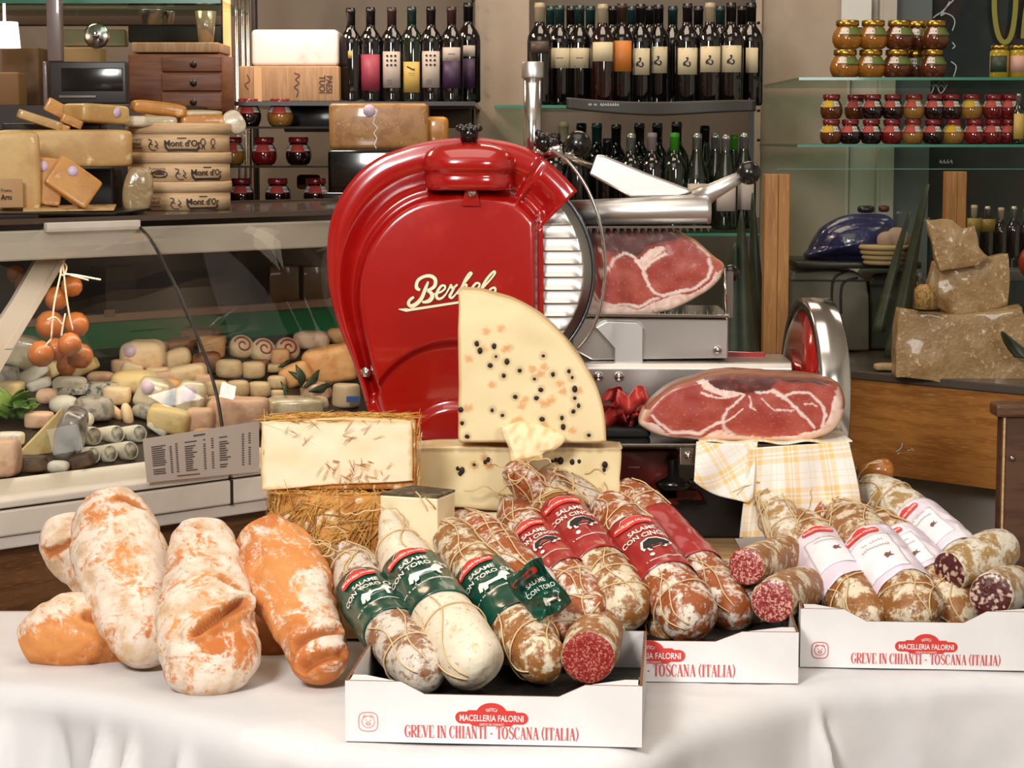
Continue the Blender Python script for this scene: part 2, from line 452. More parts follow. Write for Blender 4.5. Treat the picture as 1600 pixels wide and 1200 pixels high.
# ================================================================== CARDBOARD SALAMI BOXES
m_card = mat('white_cardboard', 'ece8e6', .6, layers=[('e4e0dd', 8, .4, .7)])
m_kraft = mat('kraft_edge', '8a5a38', .9, layers=[('5e3a22', 300, .4, .6)])
m_inner = mat('box_lining', 'c9c6c4', .7)
m_red = mat('red_print', 'd23a32', .6); m_redtext = mat('rose_print', 'cf5a58', .6); m_white = mat('white_print', 'f5eeec', .6)
m_seam0 = mat('dark_slot', '17100c', .8); m_pinkseal = mat('pink_seal_print', 'dc9a92', .6)
def bolt_text_box(parent, fn, hasleft=True):
    """printing on the front panel; fn(u,v): u,v in photo pixels of the front box, relative to panel"""
    pr = MB()
    return pr
def serif_text(s, H, Wd):
    """condensed roman capitals drawn from strokes with thick and thin parts and small serifs"""
    G = {
     'G': ([[(.85,.75,.5),(.75,.95,.5),(.5,1,.6),(.2,.85,1.2),(.08,.5,1.6),(.2,.15,1.2),(.5,0,.6),(.8,.08,.6),(.85,.2,1)],[(.85,.2,1.6),(.85,.45,1.6)],[(.62,.45,.5),(1,.45,.5)],[(.85,.98,.4),(.85,.72,.4)]],1),
     'R': ([[(.2,0,1.6),(.2,1,1.6)],[(.02,1,.4),(.5,1,.5),(.8,.9,1.2),(.86,.75,1.6),(.75,.58,1.1),(.5,.52,.5),(.2,.52,.4)],[(.45,.52,1.2),(.95,0,1.5)],[(0,0,.4),(.42,0,.4)]],1),
     'E': ([[(.2,0,1.6),(.2,1,1.6)],[(0,1,.4),(.8,1,.5)],[(.2,.52,.4),(.62,.52,.4)],[(0,0,.4),(.85,0,.5)],[(.8,1,.5),(.82,.76,.4)],[(.85,0,.5),(.9,.26,.4)]],.9),
     'V': ([[(.12,1,1.6),(.5,0,1.4)],[(.5,0,.5),(.88,1,.5)],[(0,1,.4),(.32,1,.4)],[(.7,1,.4),(1,1,.4)]],1),
     'I': ([[(.25,0,1.6),(.25,1,1.6)],[(.02,1,.4),(.48,1,.4)],[(.02,0,.4),(.48,0,.4)]],.5),
     'N': ([[(.18,0,.5),(.18,1,.5)],[(.15,1,1.6),(.85,0,1.6)],[(.85,0,.5),(.85,1,.5)],[(0,1,.4),(.25,1,.4)],[(.7,1,.4),(1,1,.4)],[(0,0,.4),(.35,0,.4)]],1.05),
     'C': ([[(.85,.75,.5),(.75,.95,.5),(.5,1,.6),(.2,.85,1.2),(.08,.5,1.6),(.2,.15,1.2),(.5,0,.6),(.78,.08,.5),(.88,.25,.5)],[(.85,.98,.4),(.85,.72,.4)]],.95),
     'H': ([[(.2,0,1.6),(.2,1,1.6)],[(.8,0,1.6),(.8,1,1.6)],[(.2,.52,.4),(.8,.52,.4)],[(0,1,.4),(.4,1,.4)],[(0,0,.4),(.4,0,.4)],[(.6,1,.4),(1,1,.4)],[(.6,0,.4),(1,0,.4)]],1.05),
     'A': ([[(.48,1,.5),(.12,0,.5)],[(.48,1,1.4),(.86,0,1.6)],[(.25,.36,.4),(.72,.36,.4)],[(0,0,.4),(.28,0,.4)],[(.7,0,.4),(1.02,0,.4)]],1),
     'T': ([[(.5,0,1.6),(.5,1,1.6)],[(.05,1,.5),(.95,1,.5)],[(.05,1,.5),(.04,.76,.4)],[(.95,1,.5),(.96,.76,.4)],[(.3,0,.4),(.7,0,.4)]],.95),
     'O': ([[(.5,1,.6),(.2,.85,1.3),(.08,.5,1.6),(.2,.15,1.3),(.5,0,.6),(.8,.15,1.3),(.92,.5,1.6),(.8,.85,1.3),(.5,1,.6)]],1.05),
     'S': ([[(.78,.78,.5),(.68,.96,.5),(.45,1,.6),(.2,.88,1),(.2,.68,1.3),(.5,.52,1.6),(.8,.34,1.3),(.8,.12,1),(.5,0,.6),(.25,.04,.5),(.14,.24,.5)],[(.78,.96,.4),(.78,.76,.4)],[(.14,.04,.4),(.14,.26,.4)]],.9),
     'L': ([[(.2,0,1.6),(.2,1,1.6)],[(0,1,.4),(.42,1,.4)],[(0,0,.4),(.8,0,.5)],[(.8,0,.5),(.86,.28,.4)]],.85),
     '(': ([[(.45,1.1,.5),(.2,.8,1),(.12,.5,1.3),(.2,.2,1),(.45,-.1,.5)]],.5),
     ')': ([[(.05,1.1,.5),(.3,.8,1),(.38,.5,1.3),(.3,.2,1),(.05,-.1,.5)]],.5),
     '-': ([[(.1,.42,1.2),(.5,.42,1.2)]],.6), ' ': ([], .35)}
    gap = .10; tot = sum(G[c][1] + gap for c in s); k = Wd / tot; x = -Wd / 2; vs = []; fs = []
    for c in s:
        L, a = G[c]
        for ln in L:
            pts = crom(ln, 24) if len(ln) > 4 else ln
            q = [(x + p[0] * k, p[1] * H, p[2] * H * .098) for p in pts]
            v2, f2 = strokes([q], 0); o = len(vs); vs += v2; fs += [tuple(o + i for i in f) for f in f2]
        x += (a + gap) * k
    return vs, fs
def salami_box(px0, px1, pyL, pyR, zb, label, idx, dy=0, depth=.33, h=.082, notch=(.19, .27, .72, .81), seal=True, turn=0):
    """front bottom corners from the photo; everything else follows from real size"""
    A = T(px0, pyL, zb); B = T(px1, pyR, zb); ux = (B - A); L = ux.length; ux.normalize(); uy = Vector((-ux.y, ux.x, 0)); uz = Vector((0, 0, 1))
    t = thing('cardboard_box', label, 'box', (A + B) / 2 + uy * depth / 2, 'printed salami boxes')
    P = lambda a, b, c: A + ux * a + uy * b + uz * c
    th = .004
    n0, n1, n2, n3 = [L * q for q in notch]; hn = h * .80
    mb = MB(); mb.prism([P(0, 0, 0), P(L, 0, 0), P(L, 0, h), P(n3, 0, h), P(n2, 0, hn), P(n1, 0, hn), P(n0, 0, h), P(0, 0, h)], uy * th, 0, 1); mb.build('front_panel', [m_card, m_kraft], t)
    for x in (0, L - th):
        mb = MB(); mb.prism([P(x, th, 0), P(x, depth, 0), P(x, depth, h), P(x, th, h)], ux * th, 0, 1)
        # folded double edge lip
        mb.prism([P(x + (th if x == 0 else -.002), th + .002, h - .03), P(x + (th if x == 0 else -.002), .05, h - .03), P(x + (th if x == 0 else -.002), .05, h), P(x + (th if x == 0 else -.002), th + .002, h)], ux * .002, 0, 1)
        mb.build('side_panel', [m_inner if x else m_card, m_kraft], t)
    mb = MB(); mb.prism([P(th, depth - th, 0), P(L - th, depth - th, 0), P(L - th, depth - th, h), P(n3, depth - th, h), P(n2, depth - th, hn), P(n1, depth - th, hn), P(n0, depth - th, h), P(th, depth - th, h)], uy * th, 0, 1); mb.build('rear_panel', [m_inner, m_kraft], t)
    mb = MB(); mb.prism([P(th, th, 0), P(L - th, th, 0), P(L - th, depth - th, 0), P(th, depth - th, 0)], uz * th, 0, 1); mb.build('bottom_panel', [m_inner, m_kraft], t)
    mb = MB(); put(mb, strokes([[(-.008, .012), (-.008, 0), (.006, 0)]], .002), lambda x, y: P(L - th - .0008, depth * .55 + x, h * .62 + y)); mb.build('latch_slot', m_seam0, t)
    mb = MB(); mb.prism([P(th + .002, th + .002, th), P(L - th - .002, th + .002, th), P(L - th - .002, depth - th - .002, th), P(th + .002, depth - th - .002, th)], uz * .026, 0); mb.build('added_dark_filler', mat('black_crinkled_filler', '15120f', .45, bump=.8, bs=40, bd=.006), t)  # black slab added under the salamis to darken the box interior
    # corner gussets: wide flaps folded over the top at the front corners
    for s_ in (0, 1):
        mb = MB(); x0, x1 = (.004, n0 * .9) if s_ == 0 else (n3 + (L - n3) * .1, L - .004)
        mb.prism([P(x0, th, h - .0015), P(x1, th, h - .0015), P(x1 if s_ else x0 + .02, .035, h - .0015), P(x1 - .02 if s_ else x0, .035, h - .0015)], uz * .0015, 0, 1)
        mb.build('corner_flap', [m_card, m_kraft], t)
    # printing (photo proportions: panel 463 px wide, 95 px high on the front box)
    s = L / 463.0; cx = L / 2 - 2 * s
    g = lambda e: (lambda x, y: P(x, -e, y))
    mb = MB(); put(mb, serif_text('GREVE IN CHIANTI - TOSCANA (ITALIA)', 19 * s, 272 * s), g(.0006), 0, cx, 9 * s)
    mb.build('place_lettering', m_redtext, t)
    mb = MB(); vs, fs = pill(114 * s, 19 * s); put(mb, (vs, fs), g(.0006), 0, cx, 42 * s)
    arc = [(0, 7 * s)] + [(24 * s * math.cos(a) , 7 * s + 17 * s * math.sin(a)) for a in [PI * i / 14 for i in range(15)]]
    put(mb, (arc, [(0, i, i + 1) for i in range(1, 15)]), g(.0006), 0, cx, 42 * s)
    put(mb, ([(-42 * s, 8 * s), (42 * s, 8 * s), (36 * s, 13 * s), (-36 * s, 13 * s)], [(0, 1, 2, 3)]), g(.0007), 0, cx, 41 * s)
    put(mb, ([(-30 * s, -13 * s), (30 * s, -13 * s), (36 * s, -8 * s), (-36 * s, -8 * s)], [(0, 1, 2, 3)]), g(.0007), 0, cx, 42 * s)
    lg = mb.build('maker_logo', m_red, t)
    mb = MB(); put(mb, text_mesh('MACELLERIA FALORNI', 14 * s, .014, .72), g(.0014), 0, cx, 37 * s)
    put(mb, text_mesh('GREVE IN CHIANTI', 5 * s, 0, .9), g(.0014), 0, cx, 30 * s)
    vs, fs = text_mesh('ANTICA', 7.4 * s, .01, .82)
    mb.add([P(*((lambda a, r: (cx + math.sin(a) * r * 1.35, -.0014, 44 * s + math.cos(a) * r))(x / (18 * s), 9 * s + y))) for x, y in vs], fs, 0, smooth=False)
    mb.build('logo_lettering', m_white, lg)
    if seal:
        mb = MB(); sx, sy = 36 * s, 32 * s
        put(mb, strokes([[(15 * s * math.copysign(abs(math.cos(a)) ** .6, math.cos(a)), 15 * s * math.copysign(abs(math.sin(a)) ** .6, math.sin(a))) for a in [2 * PI * i / 40 for i in range(41)]]], 1.7 * s), g(.0006), 0, sx, sy)
        put(mb, strokes([[(10 * s * math.cos(a), 9.5 * s * math.sin(a)) for a in [2 * PI * i / 30 for i in range(31)]],
            [(-9 * s, 7 * s), (-5 * s, 11 * s), (-3 * s, 7 * s)], [(9 * s, 7 * s), (5 * s, 11 * s), (3 * s, 7 * s)],
            [(-5 * s, 3 * s), (-2 * s, 2 * s)], [(5 * s, 3 * s), (2 * s, 2 * s)], [(3.5 * s * math.cos(a), -3 * s + 2.6 * s * math.sin(a)) for a in [2 * PI * i / 16 for i in range(17)]],
            [(-1.2 * s, -3.6 * s), (-1.2 * s, -2.2 * s)], [(1.2 * s, -3.6 * s), (1.2 * s, -2.2 * s)]], 1.3 * s), g(.0006), 0, sx, sy)
        mb.build('pig_seal', m_pinkseal if idx == 0 else m_redtext, t)
    return t, P, L
ZB = ZT + .004
boxA = salami_box(540, 1003, 1158, 1168, ZB, 'white cardboard box in front holding the green-labelled salamis', 0, depth=.34, h=.086)
boxB = salami_box(786, 1247, 1062, 1068, ZB, 'white cardboard box in the middle holding the red-labelled salamis', 1, depth=.34, h=.08, seal=False)
boxC = salami_box(1250, 1648, 1042, 1049, ZB, 'white cardboard box at the right holding the pale pink-labelled salamis', 2, depth=.33, h=.094, notch=(.17, .26, .64, .73))

# ================================================================== MEAT SLICER
m_enam = mat('red_enamel', 'a30e0b', .2, coat=1, spec=.5, layers=[('b2231d', 14, .55, .75)], bump=.015, bs=7, bd=.01)
m_enamd = mat('dark_red_enamel', '5c0d0c', .3, coat=.6)
m_chrome = mat('polished_chrome', 'd2cfcb', .16, 1)
m_steel = mat('brushed_steel', 'cfcbc6', .3, 1, bump=.08, bs=80, stretch=(1, 1, 12), bd=.001)
m_alu = mat('cast_aluminium', 'd9d6d2', .38, 1, bump=.1, bs=50, bd=.001)
m_blk = mat('black_plastic', '0c0b0b', .25, coat=.3)
m_cream = mat('cream_paint', 'f3e6bd', .5)
m_outl = mat('dark_lettering_outline', '3a0a08', .5)
YS = 4.12                                        # plane of the cover's rim
foot = T(740, 835, ZT)
slicer = thing('meat_slicer', 'vintage red hand-cranked meat slicer with chrome carriage', 'meat slicer', (W(740, 700, YS).x, YS + .05, ZT + .01))
cx0, cy0 = 715, 470
def polar(out, n=200):
    """radius by angle of a star-shaped outline around (cx0,cy0) (photo pixels)"""
    P = closed(out, 600) if len(out) > 12 else out
    R_ = []
    for i in range(n):
        a = 2 * PI * i / n; dx, dy = math.cos(a), math.sin(a); best = 0
        for j in range(len(P)):
            (x1, y1), (x2, y2) = P[j], P[(j + 1) % len(P)]
            x1 -= cx0; x2 -= cx0; y1 -= cy0; y2 -= cy0
            den = dx * (y2 - y1) - dy * (x2 - x1)
            if abs(den) < 1e-9: continue
            t = (x1 * (y2 - y1) - y1 * (x2 - x1)) / den; u = (x1 * dy - y1 * dx) / den
            if 0 <= u <= 1 and t > 0: best = max(best, t)
        R_.append(best)
    return R_
NA = 320
rim = [(512, 400), (516, 352), (530, 312), (556, 274), (590, 246), (625, 232), (660, 222), (700, 216), (735, 214), (775, 218), (812, 226), (845, 243), (875, 268), (903, 298)]
rim = crom(rim, 60) + [(903, 299), (870, 299), (849, 299), (849, 420), (849, 560), (849, 700), (760, 702), (650, 702), (612, 700), (594, 680)] + crom([(594, 680), (580, 650), (568, 610), (552, 560), (530, 505), (516, 450), (512, 400)], 40)
dome = crom([(556, 430), (565, 395), (582, 362), (610, 330), (645, 308), (690, 297), (735, 293), (785, 299), (820, 312), (842, 335)], 60) + [(843, 420), (843, 560), (843, 696), (760, 698), (650, 698), (620, 690)] + crom([(606, 670), (590, 630), (574, 570), (560, 510), (554, 470), (556, 430)], 40)
def P_on(px, py, dy): return W(px, py, YS - dy) if False else Vector((W(px, py, YS).x, YS - dy, W(px, py, YS).z))
Rr = polar(rim, NA); Rd = polar(dome, NA)
def coverdepth(px, py):
    """relief of the inner raised panel, metres towards the viewer"""
    d1 = math.hypot(px - 712, py - 672); d2 = math.hypot(px - 712, py - 705)
    z = .068 - .00000034 * ((px - 700) ** 2 + (py - 470) ** 2)
    z -= .018 * sstep(146, 134, d1)
    z += .012 * sstep(82, 70, d2)
    return z
mb = MB(); vs = []; fs = []
prof = []          # (mode, t, depth)
for k in range(1, 41): prof.append(('d', k / 41, None))
for k in range(9): prof.append(('e', k / 8, None))
for k in range(1, 15): prof.append(('r', k / 14, None))
for k in range(1, 8): prof.append(('b', k / 7, None))
vs.append(P_on(cx0, cy0, coverdepth(cx0, cy0)))
for mode, t, _ in prof:
    for i in range(NA):
        a = 2 * PI * i / NA; c, s_ = math.cos(a), math.sin(a); rd = Rd[i]; rr = max(Rr[i], rd + 1.5)
        flat_ = (c > .05 and abs(cx0 + rr * c - 849) < 4) or s_ > .75       # cut right side and hidden foot: no groove
        if mode == 'd':
            r = rd * t * .90; dd = coverdepth(cx0 + r * c, cy0 + r * s_)
        elif mode == 'e':
            r = rd * (.90 + .10 * t); zc = coverdepth(cx0 + rd * .90 * c, cy0 + rd * .90 * s_)
            e = 1 - math.cos(PI / 2 * t); dd = zc * (1 - e) + (.012 if not flat_ else .03) * e
        elif mode == 'r':
            r = rd + (rr - rd) * t * .985
            g = .012 + .026 * sstep(.08, .62, t) - .006 * sstep(.7, 1, t)
            dd = .03 if flat_ else g
        else:
            r = rd + (rr - rd) * (.985 + .015 * math.sin(PI / 2 * t)); dd = (.03 if flat_ else .032) * (1 - t) - .075 * t
        vs.append(P_on(cx0 + r * c, cy0 + r * s_, dd))
nr = len(prof)
for i in range(NA): fs.append((0, 1 + i, 1 + (i + 1) % NA))
for k in range(nr - 1):
    o = 1 + k * NA
    for i in range(NA): j = (i + 1) % NA; fs.append((o + i, o + NA + i, o + NA + j, o + j))
fs.append([1 + (nr - 1) * NA + i for i in range(NA)][::-1])
mb.add(vs, fs)
cover = mb.build('blade_cover', m_enam, slicer)
# sharpener housing on top of the cover
mb = MB(); lev = [(296, 66, .070), (290, 69, .075), (276, 69, .076), (270, 66, .072), (267, 71, .080), (262, 74, .084), (248, 73, .082), (237, 66, .074), (229, 54, .062), (224, 36, .045), (222, 12, .02)]
vs = []; n = 48
for py, hw, dd in lev:
    c = W(733, py, YS)
    for j in range(n):
        a = 2 * PI * j / n; x = math.copysign(abs(math.cos(a)) ** .75, math.cos(a)); y = math.copysign(abs(math.sin(a)) ** .75, math.sin(a))
        vs.append((c.x + x * M_(hw, YS), YS - .012 + y * (dd if y < 0 else .05), c.z))
fs = [(i * n + j, i * n + (j + 1) % n, (i + 1) * n + (j + 1) % n, (i + 1) * n + j) for i in range(len(lev) - 1) for j in range(n)] + [[(len(lev) - 1) * n + j for j in range(n)], list(range(n))[::-1]]
mb.add(vs, fs); mb.build('sharpener_housing', m_enam, slicer)
def bolt(px, py, Y, r, parent, name='bolt'):
    mb = MB(); c = W(px, py, Y); mb.lathe([(r, 0), (r, .006), (r * .75, .011), (0, .013)], c, (0, -1, 0), 20); return mb.build(name, m_chrome, parent)
mb = MB()
put(mb, ([(-14, -18), (14, -18), (8, 6), (-8, 6), (0, 10)], [(0, 1, 2, 4, 3)]), lambda x, y: P_on(737 + x, 305 - y, .066))
mb2 = MB(); mb2.prism([P_on(723, 320, .055), P_on(751, 320, .055), P_on(746, 296, .055), P_on(737, 289, .055), P_on(728, 296, .055)], (0, -.012, 0)); mb2.build('latch_plate', m_enam, slicer)
bolt(737, 301, YS - .066, .009, slicer); bolt(572, 581, YS - .03, .011, slicer)
# black wing knobs
def knob(px, py, Y, tilt, s=1):
    c = W(px, py, Y); ax = Vector((math.sin(tilt), -.15, math.cos(tilt))).normalized(); q = ax.to_track_quat('Z', 'Y').to_matrix()
    mb = MB(); mb.lathe([(.008 * s, -.012), (.008 * s, .002)], c, ax, 16); st = mb.build('knob_stem', m_chrome, slicer)
    mb = MB(); mb.lathe([(.012 * s, 0), (.013 * s, .012 * s), (.009 * s, .02 * s), (0, .022 * s)], c, ax, 20)
    for k in range(5):
        a = 2 * PI * k / 5 + .3; mb.sellip(c + q @ Vector((.013 * s * math.cos(a), .013 * s * math.sin(a), .017 * s)), (.013 * s, .013 * s, .011 * s), 1, 1, nu=12, nv=8)
    mb.build('knob', m_blk, slicer)
knob(733, 220, YS - .03, 0, 1.35); knob(844, 232, YS - .02, .55, 1.35)
# painted name: drawn strokes, cream on a darker outline
U = lambda x, y: (x, y)
def zz(L): return [((600 + x / 8), (400 + y / 8)) + ((w_ / 8,) if w_ else ()) for x, y, w_ in L]
let = [
 # B
 [(470, 395, 30), (432, 372, 44), (425, 330, 40), (450, 270, 40), (520, 228, 38), (600, 222, 44), (655, 262, 44), (655, 330, 44), (620, 372, 40), (560, 400, 34)],
 [(570, 290, 22), (535, 380, 42), (490, 490, 46), (430, 560, 50), (370, 590, 50), (330, 570, 40), (335, 530, 36), (370, 495, 34), (395, 480, 28)],
 [(560, 400, 30), (605, 430, 44), (620, 475, 50), (590, 520, 52), (540, 540, 40), (495, 540, 26)],
 # e
 [(635, 445, 22), (720, 420, 24), (775, 375, 24), (770, 340, 26), (730, 345, 30), (690, 400, 34), (670, 460, 36), (690, 500, 34), (740, 490, 28), (790, 440, 20)],
 # r
 [(790, 440, 18), (840, 350, 24), (850, 335, 30), (870, 370, 30), (930, 325, 24)], [(900, 345, 26), (860, 420, 32), (835, 470, 34), (860, 490, 28), (900, 455, 20)],
 # k
 [(900, 455, 20), (1000, 330, 20), (1080, 230, 22), (1105, 190, 24), (1080, 185, 26), (1030, 260, 32), (980, 370, 34), (940, 450, 34)], [(975, 390, 24), (1010, 335, 26), (1040, 330, 28), (1030, 370, 26), (990, 395, 24), (1020, 440, 28), (1060, 450, 22)],
 # e
 [(1060, 450, 20), (1110, 420, 22), (1185, 365, 24), (1200, 320, 26), (1160, 310, 28), (1110, 370, 32), (1095, 430, 34), (1120, 470, 30), (1170, 450, 24)],
 # l with tail
 [(1170, 450, 20), (1250, 360, 22), (1340, 260, 22), (1390, 190, 24), (1380, 165, 26), (1330, 210, 30), (1270, 290, 34), (1225, 390, 36), (1235, 440, 34), (1280, 440, 28), (1340, 380, 26), (1385, 365, 28), (1395, 400, 28), (1370, 460, 26)],
]
under = [[(205, 630, 8), (300, 640, 46), (330, 640, 34), (900, 552, 28), (1360, 480, 24)]]
def oncover(dd): return lambda x, y: P_on(x, y, coverdepth(x, y) + dd)
mb = MB(); mbo = MB()
for L in let + under:
    Q = [(600 + x / 8, 400 + y / 8, w_ / 8) for x, y, w_ in L]; Q = crom(Q, 60) if len(Q) > 3 and L is not under[0] else Q
    put(mb, strokes([Q], 1), oncover(.0022)); put(mbo, strokes([[(x, y, w_ + 2.0) for x, y, w_ in Q]], 1), oncover(.0012))
lo = mbo.build('name_outline', m_outl, cover); mb.build('name_lettering', m_cream, cover)
# blade with ribbed plate
bc = W(755, 425, YS + .02)
mb = MB(); rB = M_(170, YS)
mb.lathe([(rB * .2, 0), (rB * .86, 0), (rB * .9, .004), (rB * .93, .0), (rB * .955, .008), (rB, .012), (rB, .016), (rB * .2, .02)], bc, (0, -1, 0), 96)
o = mb.build('blade', m_steel, slicer)
mb = MB(); mb.lathe([(rB * .985, .0), (rB * 1.0, .012), (rB * 1.03, .016), (rB * 1.04, .004), (rB * 1.03, -.012), (rB * .98, -.012), (rB * .985, 0)], bc, (0, -1, 0), 96)
mb.build('blade_guard', mat('dark_guard_ring', '6b6f74', .28, 1), slicer)
mb = MB()
def rib(u, v):
    py = 304 + (592 - 304) * v; xr = 755 + math.sqrt(max(158 ** 2 - (py - 425) ** 2, 0)) if abs(py - 425) < 150 else 802
    xr = max(xr, 850); x = 845 + (xr - 845) * u; ph = ((py - 311) / 20.5) % 1.0; ff = sstep(0, .04, u) * sstep(1, .72, u)
    return W(x, py, YS - .004 - .009 * ff * (ph ** 2.2 if ph < .93 else (1 - ph) / .07 * .85) - .002)
mb.grid(rib, 16, 420, th=-.004)
mb.build('ribbed_plate', m_alu, slicer)
# thin ring guard wire
pts = crom([(858, 232), (885, 250), (912, 285), (932, 330), (943, 380), (945, 430), (938, 480), (922, 520), (900, 548)], 40)
mb = MB(); mb.tube([W(x, y, YS - .05) for x, y in pts], .0032, 8); mb.tube([W(860, 236, YS - .05), W(850, 240, YS)], .004, 8); mb.build('guard_wire', m_chrome, slicer)
# upright post with collar
mb = MB(); c = W(832, 235, YS + .16); zt = W(832, 98, YS + .16).z
mb.lathe([(.0175, -.12), (.0175, zt - c.z)], c, (0, 0, 1), 28)
mb.build('post', m_chrome, slicer)
mb = MB(); zc = W(832, 122, YS + .16).z - c.z; mb.lathe([(.0, zc), (.021, zc), (.0215, zc + .002), (.0215, zt - c.z), (.020, zt - c.z + .002), (0, zt - c.z + .002)], c, (0, 0, 1), 28); mb.build('collar', m_alu, slicer)
# carriage: press bar, arm, handle
YC = YS + .10
def slab(name, px, Y, th, m, bevel=.003, parent=slicer):
    mb = MB(); mb.prism([W(x, y, Y) for x, y in px][::-1], (0, th, 0)); return mb.build(name, m, parent, bevel=bevel)
pa = crom([(0, 0), (.3, .02), (.7, .1), (.95, .4), (1, 1)], 10)
bar = [(862, 318), (900, 311), (1100, 303), (1110, 306), (1116, 314), (1117, 340), (1114, 348), (905, 352), (862, 352)]
mb = MB(); prof = [(0, 0), (.004, -.012), (.016, -.022), (.034, -.022), (.042, -.012), (.047, 0), (.047, .03), (0, .03)]
A = W(872, 352, YC - .04); B = W(1110, 350, YC - .04); dz = .052
vs = []
for P0, hgt in ((A, W(872, 314, YC).z - A.z), (A.lerp(B, .97), W(1100, 303, YC).z - B.z), (B, (W(1100, 306, YC).z - B.z) * .92)):
    for z, y in prof: vs.append(P0 + Vector((0, y, z / .047 * hgt)))
k = len(prof)
mb.add(vs, [(i * k + j, i * k + (j + 1) % k, (i + 1) * k + (j + 1) % k, (i + 1) * k + j) for i in range(2) for j in range(k)] + [list(range(k))[::-1], [2 * k + j for j in range(k)]])
pb = mb.build('press_bar', m_alu, slicer)
mb = MB(); mb.box((A + B) / 2 + Vector((0, -.005, -.004)), (B.x - A.x, .03, .004))
mb.build('press_edge', m_chrome, slicer)
mb = MB()
for i in range(20):
    p = A.lerp(B, .12 + .86 * i / 19) + Vector((0, -.012, -.006)); r = .0035
    mb.add([p + Vector((-r, 0, 0)), p + Vector((r, 0, 0)), p + Vector((0, .004, 0)), p + Vector((r * .5, .001, -.010))], [(0, 1, 3), (1, 2, 3), (2, 0, 3), (0, 2, 1)], smooth=False)
mb.build('press_teeth', m_chrome, slicer)
# slanted arm
def armslab(name, pts, Y0, Y1, th, m):
    mb = MB(); n = len(pts); xs = [p[0] for p in pts]; x0, x1 = min(xs), max(xs)
    P0 = [W(x, y, Y0 + (Y1 - Y0) * (x - x0) / (x1 - x0)) for x, y in pts][::-1]; mb.prism(P0, (0, th, 0)); return mb.build(name, m, slicer, bevel=.004)
armslab('press_arm', [(933, 241), (945, 243), (1010, 270), (1090, 300), (1060, 308), (985, 308), (921, 273)], YC - .03, YC + .0, .03, m_alu)
mb = MB(); mb.tube([W(862, 235, YS + .03), W(930, 262, YC)], .006, 12); mb.tube([W(852, 238, YS + .05), W(878, 236, YS + .03)], .012, 12); mb.build('press_rod', m_chrome, slicer)
mb = MB(); mb.tube([W(1092, 312, YC - .02), W(1112, 300, YC - .03), W(1158, 276, YC - .05)], [.024, .017, .011], 20); mb.build('press_handle', m_alu, slicer)
def ball(px, py, Y, rpx, m=m_blk, name='ball_grip'):
    mb = MB(); r = M_(rpx, Y); mb.sellip(W(px, py, Y), (2 * r, 2 * r, 2 * r), 1, 1, nu=32, nv=18); return mb.build(name, m, slicer)
ball(1170, 270, YC - .055, 18.5); ball(903, 225, YS + .26, 21, name='rear_ball_grip')
ball(1142, 427, YC + .14, 14, name='feed_knob')
mb = MB(); mb.tube([W(880, 252, YS + .22), W(903, 232, YS + .26)], .008, 10); mb.build('rear_grip_stem', m_chrome, slicer)
mb = MB(); mb.tube([W(1132, 420, YC - .0), W(1134, 488, YC - .0)], .0035, 8); mb.box(W(1140, 460, YC + .03), (.012, .02, .09)); mb.build('meat_clamp', m_chrome, slicer)
# carriage table and block
slab('carriage_table', [(893, 489), (1140, 492), (1140, 497), (893, 495)], YC - .05, .24, m_chrome, .001)
slab('carriage_block', [(893, 496), (1138, 498), (1138, 560), (925, 563), (893, 545)], YC - .03, .2, m_steel, .003)
slab('clamp_plate', [(948, 502), (996, 504), (1005, 512), (1005, 590), (960, 592), (960, 545), (930, 512)], YC - .045, .012, m_alu, .002)
bolt(1121, 547, YC - .032, .008, slicer, 'screw'); bolt(935, 588, YC - .06, .009, slicer, 'screw'); bolt(967, 588, YC - .06, .009, slicer, 'screw')
mb = MB()
for i in range(12):
    p = W(1020 + i * 9.5, 490, YC - .03); mb.lathe([(.0012, 0), (0, .010)], p, (0, 0, 1), 6)
mb.build('spikes', m_chrome, slicer)
# long slide rail
mb = MB(); A = W(905, 645, YC - .06); z0 = W(905, 645, YC - .06).z; z1 = W(905, 566, YC - .06).z; x1 = W(1238, 600, YC - .06).x
pr = [(.0, z0), (-.0, z1 - .012), (.01, z1 - .002), (.03, z1), (.16, z1), (.16, z0)]
mb.add([Vector((x, A.y + y, z)) for x in (A.x - .1, x1) for y, z in pr], [(0, 1, 7, 6), (1, 2, 8, 7), (2, 3, 9, 8), (3, 4, 10, 9), (4, 5, 11, 10), (5, 0, 6, 11), (5, 4, 3, 2, 1, 0), (6, 7, 8, 9, 10, 11)], smooth=False)
mb.build('slide_rail', m_steel, slicer, bevel=.002)
slab('red_side_panel', [(1128, 549), (1195, 551), (1195, 562), (1128, 562)], YC + .05, .02, m_enam, .002)
# receiving tray
mb = MB(); A = W(905, 692, 3.93); zt = W(1000, 695, 3.93).z; xr = W(1325, 692, 3.93).x
mb.prism([(A.x, 3.925, zt), (A.x + .06, 3.90, zt), (xr, 3.90, zt), (xr, 4.16, zt), (A.x, 4.16, zt)], (0, 0, .006)); mb.build('receiving_tray', m_chrome, slicer, bevel=.0015)
ZTR = zt + .006
slab('tray_clamp', [(1062, 698), (1087, 698), (1087, 727), (1062, 727)], 3.905, .02, m_chrome, .002); bolt(1075, 712, 3.903, .007, slicer, 'screw')
